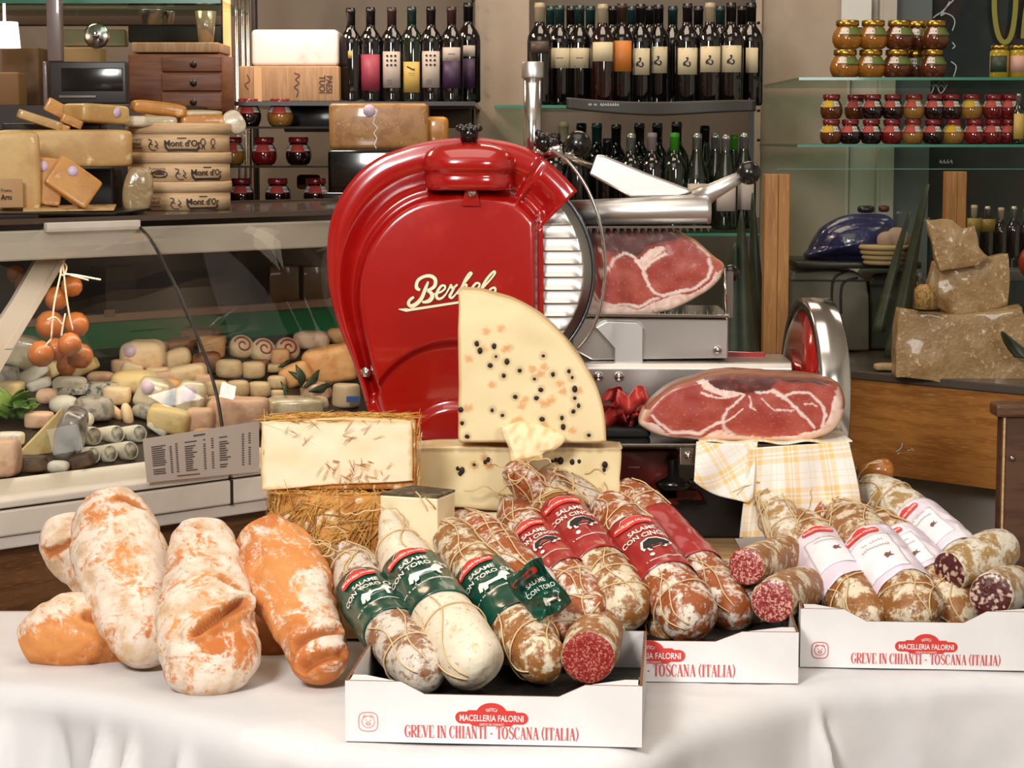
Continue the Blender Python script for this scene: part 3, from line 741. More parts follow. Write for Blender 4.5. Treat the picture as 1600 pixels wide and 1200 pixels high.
# dark base and feet
slab('base_body', [(640, 700), (1062, 702), (1062, 790), (640, 790)], 4.0, .28, m_enamd, .006)
slab('base_front', [(960, 745), (1165, 752), (1165, 842), (960, 842)], 4.03, .26, mat('black_base_metal', '17100e', .4), .006)
slab('base_rib', [(960, 760), (1090, 764), (1100, 782), (960, 782)], 4.0, .03, m_enamd, .004)
mb = MB(); c = W(1052, 756, 3.97); mb.lathe([(.004, .05), (.010, .045), (.012, .015), (.030, .008), (.034, 0), (.030, -.008), (0, -.009)], c, (0, 0, 1), 28); mb.build('lower_knob', m_blk, slicer)
mb = MB(); p = W(1052, 803, 4.0) + Vector((0, -.002, 0)); mb.box(p, (.012, .002, .010)); mb.build('base_badge', m_chrome, slicer)
mb = MB(); mb.box(W(990, 730, 3.998), (.022, .002, .003)); mb.build('tray_badge', m_chrome, slicer)
for px in (680, 1120):
    mb = MB(); p = W(px, 838, 4.12); mb.lathe([(.03, ZT + .012 - p.z), (.026, .03)], p, (0, 0, 1), 20); mb.build('foot', m_blk, slicer)
mb = MB(); p = W(700, 800, 4.15); mb.box(Vector((p.x, 4.14, (ZT + .02 + W(0, 790, 4.15).z) / 2)), (.18, .2, W(0, 790, 4.15).z - ZT)); mb.build('base_foot_block', MATS['black_base_metal'], slicer)
# flywheel with chrome tread and red dished face; wooden crank handle
wc = W(1262, 614, 4.22); aw = Vector((-math.cos(R(5)), -math.sin(R(5)), 0)).normalized(); Rw = .186
mb = MB(); mb.lathe([(.0, .0), (.03, -.01), (.12, -.034), (Rw * .84, -.036), (Rw * .885, .010)], wc, aw, 96); fw = mb.build('flywheel_dish', m_enam, slicer)
mb = MB(); mb.lathe([(Rw * .87, -.03), (Rw * .87, .012), (Rw * .885, .016), (Rw * .98, .016), (Rw, .011), (Rw, -.038), (Rw * .98, -.042), (Rw * .87, -.03)], wc, aw, 128); mb.build('flywheel_rim', m_chrome, slicer)
mb = MB(); mb.lathe([(.02, -.03), (.028, 0), (.024, .02), (0, .024)], wc, aw, 24); mb.build('flywheel_hub', m_chrome, slicer)
for k in range(3):
    a = k * 2 * PI / 3 + .5; q = aw.to_track_quat('Z', 'Y').to_matrix()
    mb = MB(); mb.tube([wc + q @ Vector((.02 * math.cos(a), .02 * math.sin(a), .004)), wc + q @ Vector((.155 * math.cos(a), .155 * math.sin(a), .0))], [.014, .010], 12); mb.build('flywheel_spoke', m_enam, slicer)
m_hand = mat('varnished_beech', 'b8742c', .3, coat=.5, layers=[('a5631f', 30, .4, .6, (1, 1, 4))])
hc = W(1340, 737, 4.1)
mb = MB(); mb.lathe([(.011, 0), (.0125, .010), (.018, .022), (.0225, .038), (.0235, .05), (.021, .060), (.012, .067), (0, .069)], hc, (1, -.12, .06), 32); mb.build('crank_handle', m_hand, slicer)
mb = MB(); mb.tube([W(1290, 640, 4.19), W(1300, 730, 4.12), W(1342, 737, 4.1)], .008, 12); mb.build('crank_arm', m_chrome, slicer)

# ================================================================== HAMS
m_meat = mat('cured_ham_cut', 'b0403c', .42, vcol=True, bump=.3, bs=120, bd=.0012, coat=.15)
def inflate(out, Y, th, c, name, mats, parent=None, bulge=.008, edge=.014, nr=46, n=200, col=None, tilt=0, amp=.002, ns=40, back_in=.02, edge_pow=1.0):
    """solid slab from a traced outline at distance Y with a softly domed face and real thickness th"""
    O = closed(out, n) if len(out) < 60 else out; n = len(O); cx, cy = c; vs = []; cs = []; fs = []
    def pt(px, py, dy, seed=0):
        p = W(px, py, Y); y = Y + dy + tilt * (py - cy) * Y / F
        return Vector((p.x, y, p.z))
    eb = M_(1, Y)
    prof = [(k / nr, 0) for k in range(nr)] + [(1, q) for q in range(1, 9)] + [(2, q) for q in range(1, 8)]
    vs.append(pt(cx, cy, -bulge)); cs.append(col(cx, cy, 0) if col else (1, 1, 1))
    for a, q in prof[1:]:
        for (ox, oy) in O:
            L = math.hypot(ox - cx, oy - cy); ins = edge / eb / max(L, 1)
            if a < 1: s_ = a * (1 - ins); dy = -bulge * (1 - s_ * s_)
            elif a == 1: an = PI / 2 * q / 8; s_ = 1 - ins + ins * math.sin(an); dy = edge * (1 - math.cos(an))
            else: t = q / 7; s_ = 1 - back_in / eb / max(L, 1) * t * t; dy = edge + (th - edge) * t
            x, y = cx + (ox - cx) * s_, cy + (oy - cy) * s_
            p = pt(x, y, dy)
            if amp: p += Vector((1, 1, 1)) * amp * noise.noise(p * ns)
            vs.append(p); cs.append(col(x, y, a if a < 1 else a + q / 10) if col else (1, 1, 1))
    m = len(prof) - 1
    for i in range(n): fs.append((0, 1 + (i + 1) % n, 1 + i))
    for k in range(m - 1):
        o = 1 + k * n
        for i in range(n): j = (i + 1) % n; fs.append((o + i, o + j, o + n + j, o + n + i))
    fs.append([1 + (m - 1) * n + i for i in range(n)])
    mb = MB(); mb.add(vs, fs, 0, cs)
    return mb.build(name, mats, parent)
def lin(h): return srgb(h)[:3]
cR, cR2, cF, cF2, cDk, cPk = lin('9c3a30'), lin('ae5040'), lin('ecd3c6'), lin('dba994'), lin('43211a'), lin('c56a60')
def hamcol(seams, fat, dark, rind, skin):
    def f(px, py, a):
        n1 = noise.noise(Vector((px * .03, py * .03, 1))); n2 = noise.noise(Vector((px * .13, py * .13, 4))); n3 = noise.noise(Vector((px * .35, py * .35, 9)))
        wx, wy = px + 5 * n1 + 2 * n2, py + 5 * noise.noise(Vector((px * .03, py * .03, 7))) + 2 * n3
        c = lerp3(cR, cR2, max(0, min(1, .45 + n1 * .9 + n2 * .35)))
        if n3 > .52: c = lerp3(c, cF2, .35)
        for pl, wd in dark:
            if inpoly(wx, wy, pl): c = lerp3(c, cDk, .86 if n2 > -.3 else .55)
            d = dseg(wx, wy, pl + pl[:1])
            if d < wd: c = lerp3(c, cDk, .5 * (1 - d / wd))
        for pl, wd in fat:
            if inpoly(wx, wy, pl): c = lerp3(cF, cF2, max(0, min(1, .3 + n2)))
        for pl, wd in seams:
            d = dseg(wx, wy, pl)
            c = lerp3(c, cF, .92 * sstep(wd + 1.2, wd * .45, d))
        if a >= 1.35: c = skin(px, py, c)
        elif a > 1.0: c = lerp3(c, skin(px, py, c), (a - 1) / .5)
        return c
    return f
YH1 = YC + .02
out1 = [(893, 352), (930, 350), (985, 349), (1040, 353), (1070, 366), (1095, 382), (1118, 400), (1132, 414), (1128, 432), (1115, 448), (1095, 462), (1065, 478), (1030, 490), (985, 494), (940, 492), (893, 487)]
seams1 = [([(1008, 430), (1004, 420), (1020, 408), (1040, 395)], 2.2), ([(1004, 424), (1012, 442), (1026, 456), (1036, 462)], 2.2), ([(1036, 461), (1060, 456), (1085, 448), (1105, 436), (1114, 420), (1110, 406)], 2.6),
          ([(940, 430), (958, 415), (962, 402), (975, 397), (990, 402), (1003, 418)], 2.2), ([(925, 432), (936, 425), (948, 423)], 1.2), ([(925, 390), (938, 390), (945, 396)], 1.5), ([(922, 455), (935, 468), (960, 478), (1000, 478), (1030, 466)], 2)]
fat1 = [([(893, 455), (918, 456), (930, 470), (960, 480), (1000, 482), (1030, 470), (1045, 462), (1075, 458), (1105, 445), (1120, 428), (1140, 420), (1140, 500), (893, 500)], 0),
        ([(1000, 404), (1012, 392), (1034, 384), (1042, 388), (1024, 402), (1006, 420), (990, 408)], 0), ([(1070, 362), (1100, 384), (1120, 400), (1112, 402), (1090, 388)], 0)]
dark1 = [([(893, 340), (1064, 340), (1076, 366), (1046, 376), (1012, 384), (996, 400), (970, 396), (940, 386), (893, 386)], 9)]
sk = lambda px, py, c: lin('d9b89a') if py > 430 else lerp3(lin('8a5a3c'), lin('c79c6e'), .5 + .5 * noise.noise(Vector((px * .05, py * .05, 0))))
ham1 = inflate(out1, YH1 - .045, .16, (1005, 428), 'cured_ham', m_meat, None, .004, .010, col=hamcol(seams1, fat1, dark1, 0, sk), n=220, nr=70)
tag(ham1, 'cured ham clamped on the slicer carriage, cut face showing red muscle', 'ham')
YH2 = 3.93
out2 = [(1002, 668), (1000, 655), (1010, 636), (1028, 618), (1050, 603), (1082, 592), (1110, 582), (1150, 578), (1200, 581), (1250, 585), (1292, 591), (1312, 600), (1320, 618), (1321, 640), (1312, 664), (1292, 680), (1255, 690), (1200, 691), (1140, 690), (1080, 688), (1030, 682)]
seams2 = [([(1020, 648), (1028, 662), (1052, 673), (1090, 676), (1112, 668), (1126, 660)], 2.2), ([(1160, 618), (1152, 628), (1136, 640), (1128, 656), (1132, 668), (1150, 678)], 2.2), ([(1208, 610), (1222, 620), (1245, 640), (1262, 658), (1272, 666)], 2.0), ([(1222, 622), (1240, 614), (1262, 616), (1284, 624), (1290, 644), (1284, 664)], 2.2),
          ([(1180, 612), (1208, 610), (1222, 620)], 1.6), ([(1170, 618), (1172, 636), (1178, 640)], .9), ([(1190, 620), (1210, 640), (1240, 642)], .8), ([(1095, 612), (1120, 620), (1150, 618)], 1.6), ([(1128, 660), (1148, 648), (1160, 640)], .8), ([(1255, 634), (1270, 630), (1278, 632)], 1.0)]
fat2 = [([(1000, 655), (1020, 662), (1050, 680), (1095, 682), (1130, 672), (1150, 680), (1200, 682), (1250, 680), (1282, 668), (1292, 656), (1298, 640), (1308, 600), (1330, 600), (1330, 700), (990, 700), (990, 655)], 0),
        ([(1300, 592), (1318, 598), (1322, 640), (1300, 650), (1312, 620)], 0), ([(1086, 596), (1100, 592), (1120, 606), (1150, 612), (1165, 618), (1130, 618), (1100, 608)], 0)]
dark2 = [([(1082, 590), (1150, 574), (1300, 588), (1310, 598), (1270, 598), (1215, 594), (1205, 606), (1180, 612), (1150, 614), (1120, 606), (1098, 600)], 6)]
ham2 = inflate(out2, YH2 - .02, .15, (1160, 636), 'cured_ham', m_meat, None, .004, .016, col=hamcol(seams2, fat2, dark2, 0, lambda px, py, c: lin('e0c0a2') if py > 640 else lin('8f5c42')), n=240, nr=80)
tag(ham2, 'halved cured ham resting on the checked towel beneath the slicer rail', 'ham')
# slices heaped on the tray
m_sl = mat('ham_slice', 'b53a33', .4, layers=[('e8b5a4', 30, .55, .68), ('8f2420', 18, .6, .7)], coat=.2)
rnd = random.Random(3)
for i in range(7):
    cxp = 950 + rnd.random() * 42; cyp = 622 + rnd.random() * 36; Yp = 4.0 + rnd.random() * .05; c = W(cxp, cyp, Yp); ph = rnd.random() * 6; s_ = rnd.uniform(.7, 1.1)
    q = Matrix.Rotation(rnd.uniform(-.6, .6), 3, 'Y')
    mb = MB(); mb.grid(lambda u, v: c + q @ Vector(((u - .5) * .062 * s_ * (1 - .3 * v), .014 * math.sin(u * 9 + ph) + .01 * math.cos(v * 5 + ph) - .012 * v, (v - .5) * .034 * s_ + .008 * math.sin(u * 6 + ph * 2))), 20, 12, th=.0016)
    tag(mb.build('ham_slice', m_sl), 'thin crumpled ham slice heaped on the slicer tray beside the cheese', 'ham slice', 'ham slices on the tray')
mb = MB(); c = W(972, 674, 4.03); mb.rbox(Vector((c.x, 4.03, ZTR + .009)), (.10, .1, .018), .006); tag(mb.build('dark_tray_liner', mat('black_rubber', '1a1615', .6)), 'black pad beneath the heaped ham slices', 'pad')

# ================================================================== CHECKED TOWEL
def towel_mat():
    m, nt, b = base('yellow_checked_cotton'); MATS['yellow_checked_cotton'] = m
    uv = nt.nodes.new('ShaderNodeUVMap'); sp = nt.nodes.new('ShaderNodeSeparateXYZ'); nt.links.new(uv.outputs[0], sp.inputs[0])
    def stripes(s_):
        mul = nt.nodes.new('ShaderNodeMath'); mul.operation = 'FRACT'; nt.links.new(s_, mul.inputs[0]); outs = []
        for lo, hi in ((.05, .17), (.22, .27), (.32, .44), (.70, .715), (.84, .855)):
            g = nt.nodes.new('ShaderNodeMath'); g.operation = 'GREATER_THAN'; g.inputs[1].default_value = lo; nt.links.new(mul.outputs[0], g.inputs[0])
            l = nt.nodes.new('ShaderNodeMath'); l.operation = 'LESS_THAN'; l.inputs[1].default_value = hi; nt.links.new(mul.outputs[0], l.inputs[0])
            p = nt.nodes.new('ShaderNodeMath'); p.operation = 'MULTIPLY'; nt.links.new(g.outputs[0], p.inputs[0]); nt.links.new(l.outputs[0], p.inputs[1]); outs.append(p.outputs[0])
        cur = outs[0]
        for o_ in outs[1:]:
            a = nt.nodes.new('ShaderNodeMath'); a.operation = 'ADD'; nt.links.new(cur, a.inputs[0]); nt.links.new(o_, a.inputs[1]); cur = a.outputs[0]
        return cur
    a = nt.nodes.new('ShaderNodeMath'); a.operation = 'ADD'; nt.links.new(stripes(sp.outputs[0]), a.inputs[0]); nt.links.new(stripes(sp.outputs[1]), a.inputs[1])
    h = nt.nodes.new('ShaderNodeMath'); h.operation = 'MULTIPLY'; h.inputs[1].default_value = .42; nt.links.new(a.outputs[0], h.inputs[0]); 
    nt.links.new(mixc(nt, h.outputs[0], srgb('efebe4'), srgb('f4c463')), b.inputs['Base Color']); b.inputs['Roughness'].default_value = .9
    bumpn(nt, b, noi(nt, coords(nt), 700), .2, .001)
    return m
m_towel = towel_mat()
tw = []
# towel surface: top edge lies on the tray, then hangs in front; traced left/right borders
def towel(u, v, half):
    if half == 0:   # left flap
        top = crom([(1090, 690), (1110, 688), (1135, 690), (1180, 693)], 9)[int(u * 8)] if False else (1088 + 96 * u, 690 + 3 * math.sin(u * 3))
        bl = (1084 + 92 * u, 752 + 40 * u ** .8 + 3 * math.sin(u * 5) - (10 * sstep(.9, 1, u)))
        x = top[0] + (bl[0] - top[0]) * v; y = top[1] + (bl[1] - top[1]) * v; Y = 3.885 - .015 * v - .012 * math.sin(u * 7 + v * 2) * v
        return W(x, y, Y)
    top = (1150 + 174 * u, 692 - 4 * u); Lx = 1150 + 18 * v + 0 * u
    L0 = (1170 - 14 * v, 700 + 140 * v); Rr_ = (1326 + 20 * v + 6 * math.sin(v * 3), 690 + 150 * v)
    x = L0[0] + (Rr_[0] - L0[0]) * u; y = L0[1] + (Rr_[1] - L0[1]) * u - 18 * math.sin(PI * u) * 0
    Y = 3.875 - .02 * v + .016 * math.sin(u * 11 + v * 1.5) * (.2 + .8 * v) + .01 * math.sin(u * 23 - v * 4) * v
    return W(x, y, Y)
def uvify(o, nu, nv, su, sv, rot, ox=0):
    me = o.data; uv = me.uv_layers.new(name='UVMap'); k = nu + 1; m = (nu + 1) * (nv + 1)
    for p in me.polygons:
        for li in p.loop_indices:
            vi = me.loops[li].vertex_index % m; i, j = vi % k, vi // k; x, y = i / nu * su, j / nv * sv
            uv.data[li].uv = (x * math.cos(rot) - y * math.sin(rot) + ox, x * math.sin(rot) + y * math.cos(rot))
tt = thing('towel', 'white towel with yellow checks hanging beneath the ham', 'towel', W(1230, 700, 3.9))
mb = MB(); mb.grid(lambda u, v: towel(u, v, 0), 40, 30, th=.002); o = mb.build('folded_corner', m_towel, tt); uvify(o, 40, 30, 1.7, 1.5, .62)
mb = MB(); mb.grid(lambda u, v: towel(u, v, 1), 70, 50, th=.002); o = mb.build('hanging_cloth', m_towel, tt); uvify(o, 70, 50, 2.9, 2.2, .03, .05)
mb = MB(); zt_ = ZTR
mb.grid(lambda u, v: Vector((W(1092, 690, 3.9).x + (W(1330, 690, 3.9).x - W(1092, 690, 3.9).x) * u, 3.885 + .2 * v, zt_ + .004 + .003 * math.sin(u * 20) * (1 - v) + .001)), 60, 10, th=.002); o = mb.build('top_fold', m_towel, tt); uvify(o, 60, 10, 3, 2, .1)

# ================================================================== TUBULAR BODIES (breads, salamis)
class Body:
    """smooth body along a spine given as (px,py,Y,radius px); angle 0 faces the viewer, + turns to the right"""
    def __init__(s, spine, cap=.8, flat=1.0, N=90, M=56, amp=.0, ns=25, seed=0, cut0=False, cut1=False):
        pts = [tuple(W(a, b, Y)) + (M_(r, Y),) for a, b, Y, r in spine]
        q = crom(pts, N); s.P = [Vector(p[:3]) for p in q]; s.r = [p[3] for p in q]; s.N = N; s.Mn = M; s.flat = flat; s.amp = amp; s.ns = ns; s.seed = seed
        d = [0]
        for i in range(1, N): d.append(d[-1] + (s.P[i] - s.P[i - 1]).length)
        s.L = d[-1]; s.d = d; s.T = []; s.E1 = []; s.E2 = []
        for i in range(N):
            t = (s.P[min(i + 1, N - 1)] - s.P[max(i - 1, 0)]).normalized(); e = CAM - s.P[i]; e = (e - t * e.dot(t)).normalized()
            s.T.append(t); s.E1.append(e); s.E2.append(e.cross(t))
        s.cut0, s.cut1 = cut0, cut1
        for i in range(N):
            r0 = s.r[i]; k = 1
            if not cut0:
                c = s.r[0] * cap
                if d[i] < c: k *= math.sqrt(max(1 - ((c - d[i]) / c) ** 2, 0.0004))
            if not cut1:
                c = s.r[-1] * cap; e = s.L - d[i]
                if e < c: k *= math.sqrt(max(1 - ((c - e) / c) ** 2, 0.0004))
            s.r[i] = r0 * k
    def idx(s, t):
        f = max(0, min(1, t)) * s.L; lo = 0
        import bisect
        i = min(max(bisect.bisect_right(s.d, f) - 1, 0), s.N - 2); return i, (f - s.d[i]) / max(s.d[i + 1] - s.d[i], 1e-9)
    def surf(s, t, ang, off=0, disp=True):
        i, k = s.idx(t); P = s.P[i].lerp(s.P[i + 1], k); r = s.r[i] * (1 - k) + s.r[i + 1] * k
        e1 = s.E1[i].lerp(s.E1[i + 1], k); e2 = s.E2[i].lerp(s.E2[i + 1], k)
        dr = e1 * math.cos(ang) * s.flat + e2 * math.sin(ang)
        p = P + dr * (r + off)
        if disp and s.amp: p += dr * s.amp * r * noise.fractal(p * s.ns + Vector((s.seed * 7.3, 0, 0)), .8, 2, 3)
        return p
    def mesh(s, mb, mi=0, col=None, extra=None):
        vs = []; cs = []; N, M = s.N, s.Mn
        for i in range(N):
            for j in range(M):
                a = 2 * PI * j / M; dr = s.E1[i] * math.cos(a) * s.flat + s.E2[i] * math.sin(a); p = s.P[i] + dr * s.r[i]
                t = s.d[i] / s.L
                if s.amp: p = p + dr * s.amp * s.r[i] * noise.fractal(p * s.ns + Vector((s.seed * 7.3, 0, 0)), .8, 2, 3)
                if extra: p = p + dr.normalized() * extra(t, a if a < PI else a - 2 * PI)
                vs.append(p); cs.append(col(t, a if a < PI else a - 2 * PI, p) if col else (1, 1, 1))
        fs = [(i * M + j, (i + 1) * M + j, (i + 1) * M + (j + 1) % M, i * M + (j + 1) % M) for i in range(N - 1) for j in range(M)]
        fs.append(list(range(M))); fs.append([(N - 1) * M + j for j in range(M)][::-1])
        mb.add(vs, fs, mi, cs)
        return mb

# ================================================================== BREAD
def bread_mat():
    m, nt, b = base('floured_crust'); MATS['floured_crust'] = m
    a = nt.nodes.new('ShaderNodeVertexColor'); a.layer_name = 'Col'
    sp = nt.nodes.new('ShaderNodeSeparateColor'); nt.links.new(a.outputs[0], sp.inputs[0])   # R flour amount, G baked depth
    co = coords(nt); n1 = noi(nt, co, 15, 10, .74, 1.6); n2 = noi(nt, co, 75, 8, .8, 1.0)
    crust = mixc(nt, ramp(nt, noi(nt, co, 9, 4), .35, .65), srgb('d58d4c'), srgb('bd6a2c'))
    crust = mixc(nt, ramp(nt, noi(nt, co, 40, 5), .52, .8), crust, srgb('e0a670'))
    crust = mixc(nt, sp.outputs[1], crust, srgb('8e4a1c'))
    add = nt.nodes.new('ShaderNodeMath'); add.operation = 'ADD'; q1 = nt.nodes.new('ShaderNodeMath'); q1.operation = 'MULTIPLY_ADD'; nt.links.new(n1, q1.inputs[0]); q1.inputs[1].default_value = 1.7; q1.inputs[2].default_value = -.35; nt.links.new(q1.outputs[0], add.inputs[0])
    m2 = nt.nodes.new('ShaderNodeMath'); m2.operation = 'MULTIPLY_ADD'; nt.links.new(n2, m2.inputs[0]); m2.inputs[1].default_value = .95; m2.inputs[2].default_value = -.475
    nt.links.new(m2.outputs[0], add.inputs[1])
    ad2 = nt.nodes.new('ShaderNodeMath'); ad2.operation = 'ADD'; nt.links.new(add.outputs[0], ad2.inputs[0])
    fl = nt.nodes.new('ShaderNodeMath'); fl.operation = 'SUBTRACT'; nt.links.new(sp.outputs[0], fl.inputs[0]); fl.inputs[1].default_value = .5; nt.links.new(fl.outputs[0], ad2.inputs[1])
    flour = ramp(nt, ad2.outputs[0], .36, .60)
    fc = mixc(nt, ramp(nt, noi(nt, co, 28, 5), .4, .7), srgb('e8dccb'), srgb('cdb08c'))
    sc = nt.nodes.new('ShaderNodeMath'); sc.operation = 'MULTIPLY'; sc.inputs[1].default_value = .9; nt.links.new(flour, sc.inputs[0])
    nt.links.new(mixc(nt, sc.outputs[0], crust, fc), b.inputs['Base Color']); b.inputs['Roughness'].default_value = .75
    bumpn(nt, b, noi(nt, co, 70, 8, .7), .55, .003)
    return m
m_bread = bread_mat()
def loaf(name, spine, label, seed, flour=.5, bands=(), flat=.8, slashes=(), group='loaves heaped on the cloth', cap=.85, creases=()):
    B = Body(spine, cap=cap, flat=flat, N=110, M=80, amp=.11, ns=16, seed=seed)
    def extra(t, a):
        z = 0
        for (t0, a0, t1, a1, wd, dp) in slashes:
            d = dseg(t * B.L, a * .06, [(t0 * B.L, a0 * .06), (t1 * B.L, a1 * .06)])
            z += -dp * math.exp(-(d / wd) ** 2) + dp * .5 * math.exp(-((d - wd * 1.8) / wd) ** 2)
        return z
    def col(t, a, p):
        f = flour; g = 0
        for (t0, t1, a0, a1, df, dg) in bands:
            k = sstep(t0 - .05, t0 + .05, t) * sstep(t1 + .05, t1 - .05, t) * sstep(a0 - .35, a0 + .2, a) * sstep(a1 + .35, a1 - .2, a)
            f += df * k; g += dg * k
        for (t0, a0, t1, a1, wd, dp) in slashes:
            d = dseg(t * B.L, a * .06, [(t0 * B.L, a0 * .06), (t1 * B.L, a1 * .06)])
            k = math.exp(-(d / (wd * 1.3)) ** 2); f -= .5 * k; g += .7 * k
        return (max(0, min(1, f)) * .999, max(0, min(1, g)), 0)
    mb = MB(); B.mesh(mb, 0, col, extra)
    o = mb.build(name, m_bread); tag(o, label, 'bread', group); return B
loaf('bread_loaf', [(98, 812, 3.62, 30), (108, 845, 3.6, 47), (150, 890, 3.58, 52), (220, 950, 3.56, 48)], 'small floured loaf leaning at the back behind the longest loaf', 1, .66, slashes=[(.22, -.9, .3, .3, .006, .006)])
loaf('bread_loaf', [(40, 1012, 3.42, 32), (84, 994, 3.42, 56), (140, 988, 3.44, 66), (195, 1014, 3.46, 40), (238, 1034, 3.47, 22)], 'squat round loaf at bottom left with baked orange front edge', 2, .55,
     bands=[(0, 1, -2.4, .25, -.34, .0)], slashes=[(.42, .35, 1, .0, .007, .012)], cap=1.0)
loaf('bread_loaf', [(168, 776, 3.57, 40), (174, 806, 3.55, 60), (185, 860, 3.50, 72), (212, 950, 3.42, 68), (248, 1030, 3.34, 52)], 'tallest pale floured loaf standing second from the left edge', 3, .62,
     bands=[(.1, .25, -.6, .2, -.14, 0), (.3, .75, -.1, .35, -.12, .0)], flat=.75, slashes=[(.1, .3, .16, .8, .006, .004)])
loaf('bread_loaf', [(318, 820, 3.47, 36), (318, 846, 3.45, 52), (318, 890, 3.40, 64), (325, 970, 3.30, 79), (330, 1040, 3.24, 80), (335, 1078, 3.20, 62)], 'large front loaf split by a deep crease, second loaf from the right', 4, .60,
     bands=[(.70, .92, -.1, 1.1, -.26, .0), (.2, .4, -.5, .2, -.08, .1)], flat=.72, slashes=[(.78, -.25, .62, .85, .006, .02), (.50, .35, .58, 1.1, .004, .009)])
loaf('bread_loaf', [(408, 835, 3.46, 46), (440, 890, 3.40, 66), (478, 970, 3.32, 56), (500, 1030, 3.26, 46), (512, 1066, 3.235, 36)], 'orange-crusted long loaf next to the front salami box', 5, .33,
     bands=[(.45, .85, .2, 1.1, .28, 0), (.0, .2, -1, .4, .1, 0), (.82, .93, -.2, .9, .3, 0)], flat=.8, slashes=[(.83, -.6, .80, 1.0, .006, .010), (.93, -.8, .91, 1.1, .006, .010)])
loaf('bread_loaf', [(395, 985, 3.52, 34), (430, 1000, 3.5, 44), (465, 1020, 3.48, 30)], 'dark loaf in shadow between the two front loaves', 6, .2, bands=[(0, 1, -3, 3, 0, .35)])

# ================================================================== WOODEN RISER, CHEESES ON THE TABLE
m_pale = mat('pale_beech', 'cfa878', .55, layers=[('b98d5a', 14, .4, .65, (1, 8, 8))])
ZR = .84
mb = MB(); mb.rbox(((W(600, 0, 3.9).x + W(1172, 0, 3.9).x) / 2, 4.11, (ZT + .006 + ZR) / 2), (W(1172, 0, 3.9).x - W(600, 0, 3.9).x, .56, ZR - ZT - .006), .006)
tag(mb.build('wooden_riser', m_pale), 'pale wooden platform that lifts the slicer behind the middle salami box', 'platform')
mb = MB(); mb.rbox(((W(436, 0, 3.6).x + W(640, 0, 3.6).x) / 2, 3.69, (ZT + .006 + ZR) / 2), (W(640, 0, 3.6).x - W(436, 0, 3.6).x, .26, ZR - ZT - .006), .006)
tag(mb.build('wooden_riser', m_pale), 'smaller pale wooden platform under the straw-covered cheese wheel', 'platform')
m_ch = mat('ivory_cheese', 'ecd7a6', .5, vcol=True, bump=.12, bs=60, bd=.002, sss=.15)
m_chp = mat('pale_cheese_paste', 'f0e2bd', .45, sss=.15, layers=[('e6d2a4', 5, .4, .7)], bump=.08, bs=30, bd=.003)
m_pep = mat('black_peppercorn', '1c1008', .5, bump=.5, bs=900); m_rind = mat('straw_coloured_rind', 'c98f48', .8, layers=[('a5682a', 22, .45, .6), ('ecd9b0', 30, .56, .68)], bump=.8, bs=60, bd=.004)
m_straw = mat('dry_straw', 'd8ac5c', .7, layers=[('b87c30', 30, .45, .6)]); m_darkr = mat('dark_cheese_rind', '4a3c28', .8, layers=[('7a6848', 40, .5, .65)], bump=.3, bs=80)
cheese_c, cheese_o = lin('efdcae'), lin('dd9a5a')
rp = random.Random(5)
peps = [(808, 536), (814, 547), (838, 541), (841, 557), (858, 565), (832, 572), (877, 579), (849, 584), (902, 592), (909, 585), (863, 587), (786, 587), (844, 608), (838, 622), (805, 620), (769, 641), (785, 649), (912, 606), (904, 632), (896, 641), (880, 652), (870, 668), (855, 671), (919, 680), (868, 555), (765, 535), (742, 546), (748, 542), (775, 548), (772, 541), (766, 571), (777, 556), (792, 564), (898, 608), (888, 576), (862, 640)]
peps = [(745, 537), (750, 548), (772, 541), (775, 557), (792, 565), (766, 571), (812, 579), (787, 587), (835, 592), (864, 585), (845, 609), (838, 622), (805, 620), (769, 641), (785, 649), (898, 608), (904, 634), (896, 643), (878, 653), (880, 667), (855, 672), (920, 680), (849, 556), (889, 580), (894, 590), (898, 622), (720, 640), (722, 661), (730, 682), (847, 655)]
oran = [(760, 517), (783, 513), (790, 545), (795, 543), (733, 561), (832, 577), (850, 574), (845, 585), (875, 600), (820, 625), (815, 635), (855, 630), (862, 625), (803, 660), (812, 656), (850, 665), (895, 672), (880, 612), (770, 600), (905, 610), (756, 545), (848, 630), (820, 668), (732, 638)]
def wedgecol(px, py, a):
    c = cheese_c; n_ = noise.noise(Vector((px * .02, py * .02, 3))); c = lerp3(c, lin('e2cf9f'), max(0, min(1, .3 + n_)))
    for ox, oy in oran:
        d = math.hypot((px - ox) * .9, py - oy) + 3 * noise.noise(Vector((px * .2, py * .2, 0)))
        c = lerp3(c, cheese_o, .75 * sstep(9, 2, d))
    for ox, oy in peps:
        d = math.hypot(px - ox, py - oy); c = lerp3(c, lin('b89868'), .5 * sstep(10, 4, d))
    if a > 1: c = lerp3(c, lin('c9a266'), .5)
    return c
YW = 3.775
arcp = [(948, 690), (946, 660), (940, 630), (930, 600), (912, 568), (890, 538), (862, 508), (830, 484), (795, 467), (755, 456), (722, 453)]
outW = [(x, y) for x, y in crom(arcp, 90)] + [(716, 457)] + [(716, 457 + i * 6) for i in range(1, 38)] + [(717, 690)] + [(717 + i * 6, 692) for i in range(1, 38)]
wg = thing('peppercorn_cheese', 'quarter wheel of peppercorn cheese standing upright before the slicer', 'cheese', (W(830, 690, YW).x, YW + .04, W(830, 693, YW).z), 'peppercorn cheese pieces')
inflate(dens(outW, 1.8), YW, .085, (810, 590), 'cheese_body', m_ch, wg, .001, .006, col=wedgecol, amp=.0016, ns=22, nr=110, back_in=0)
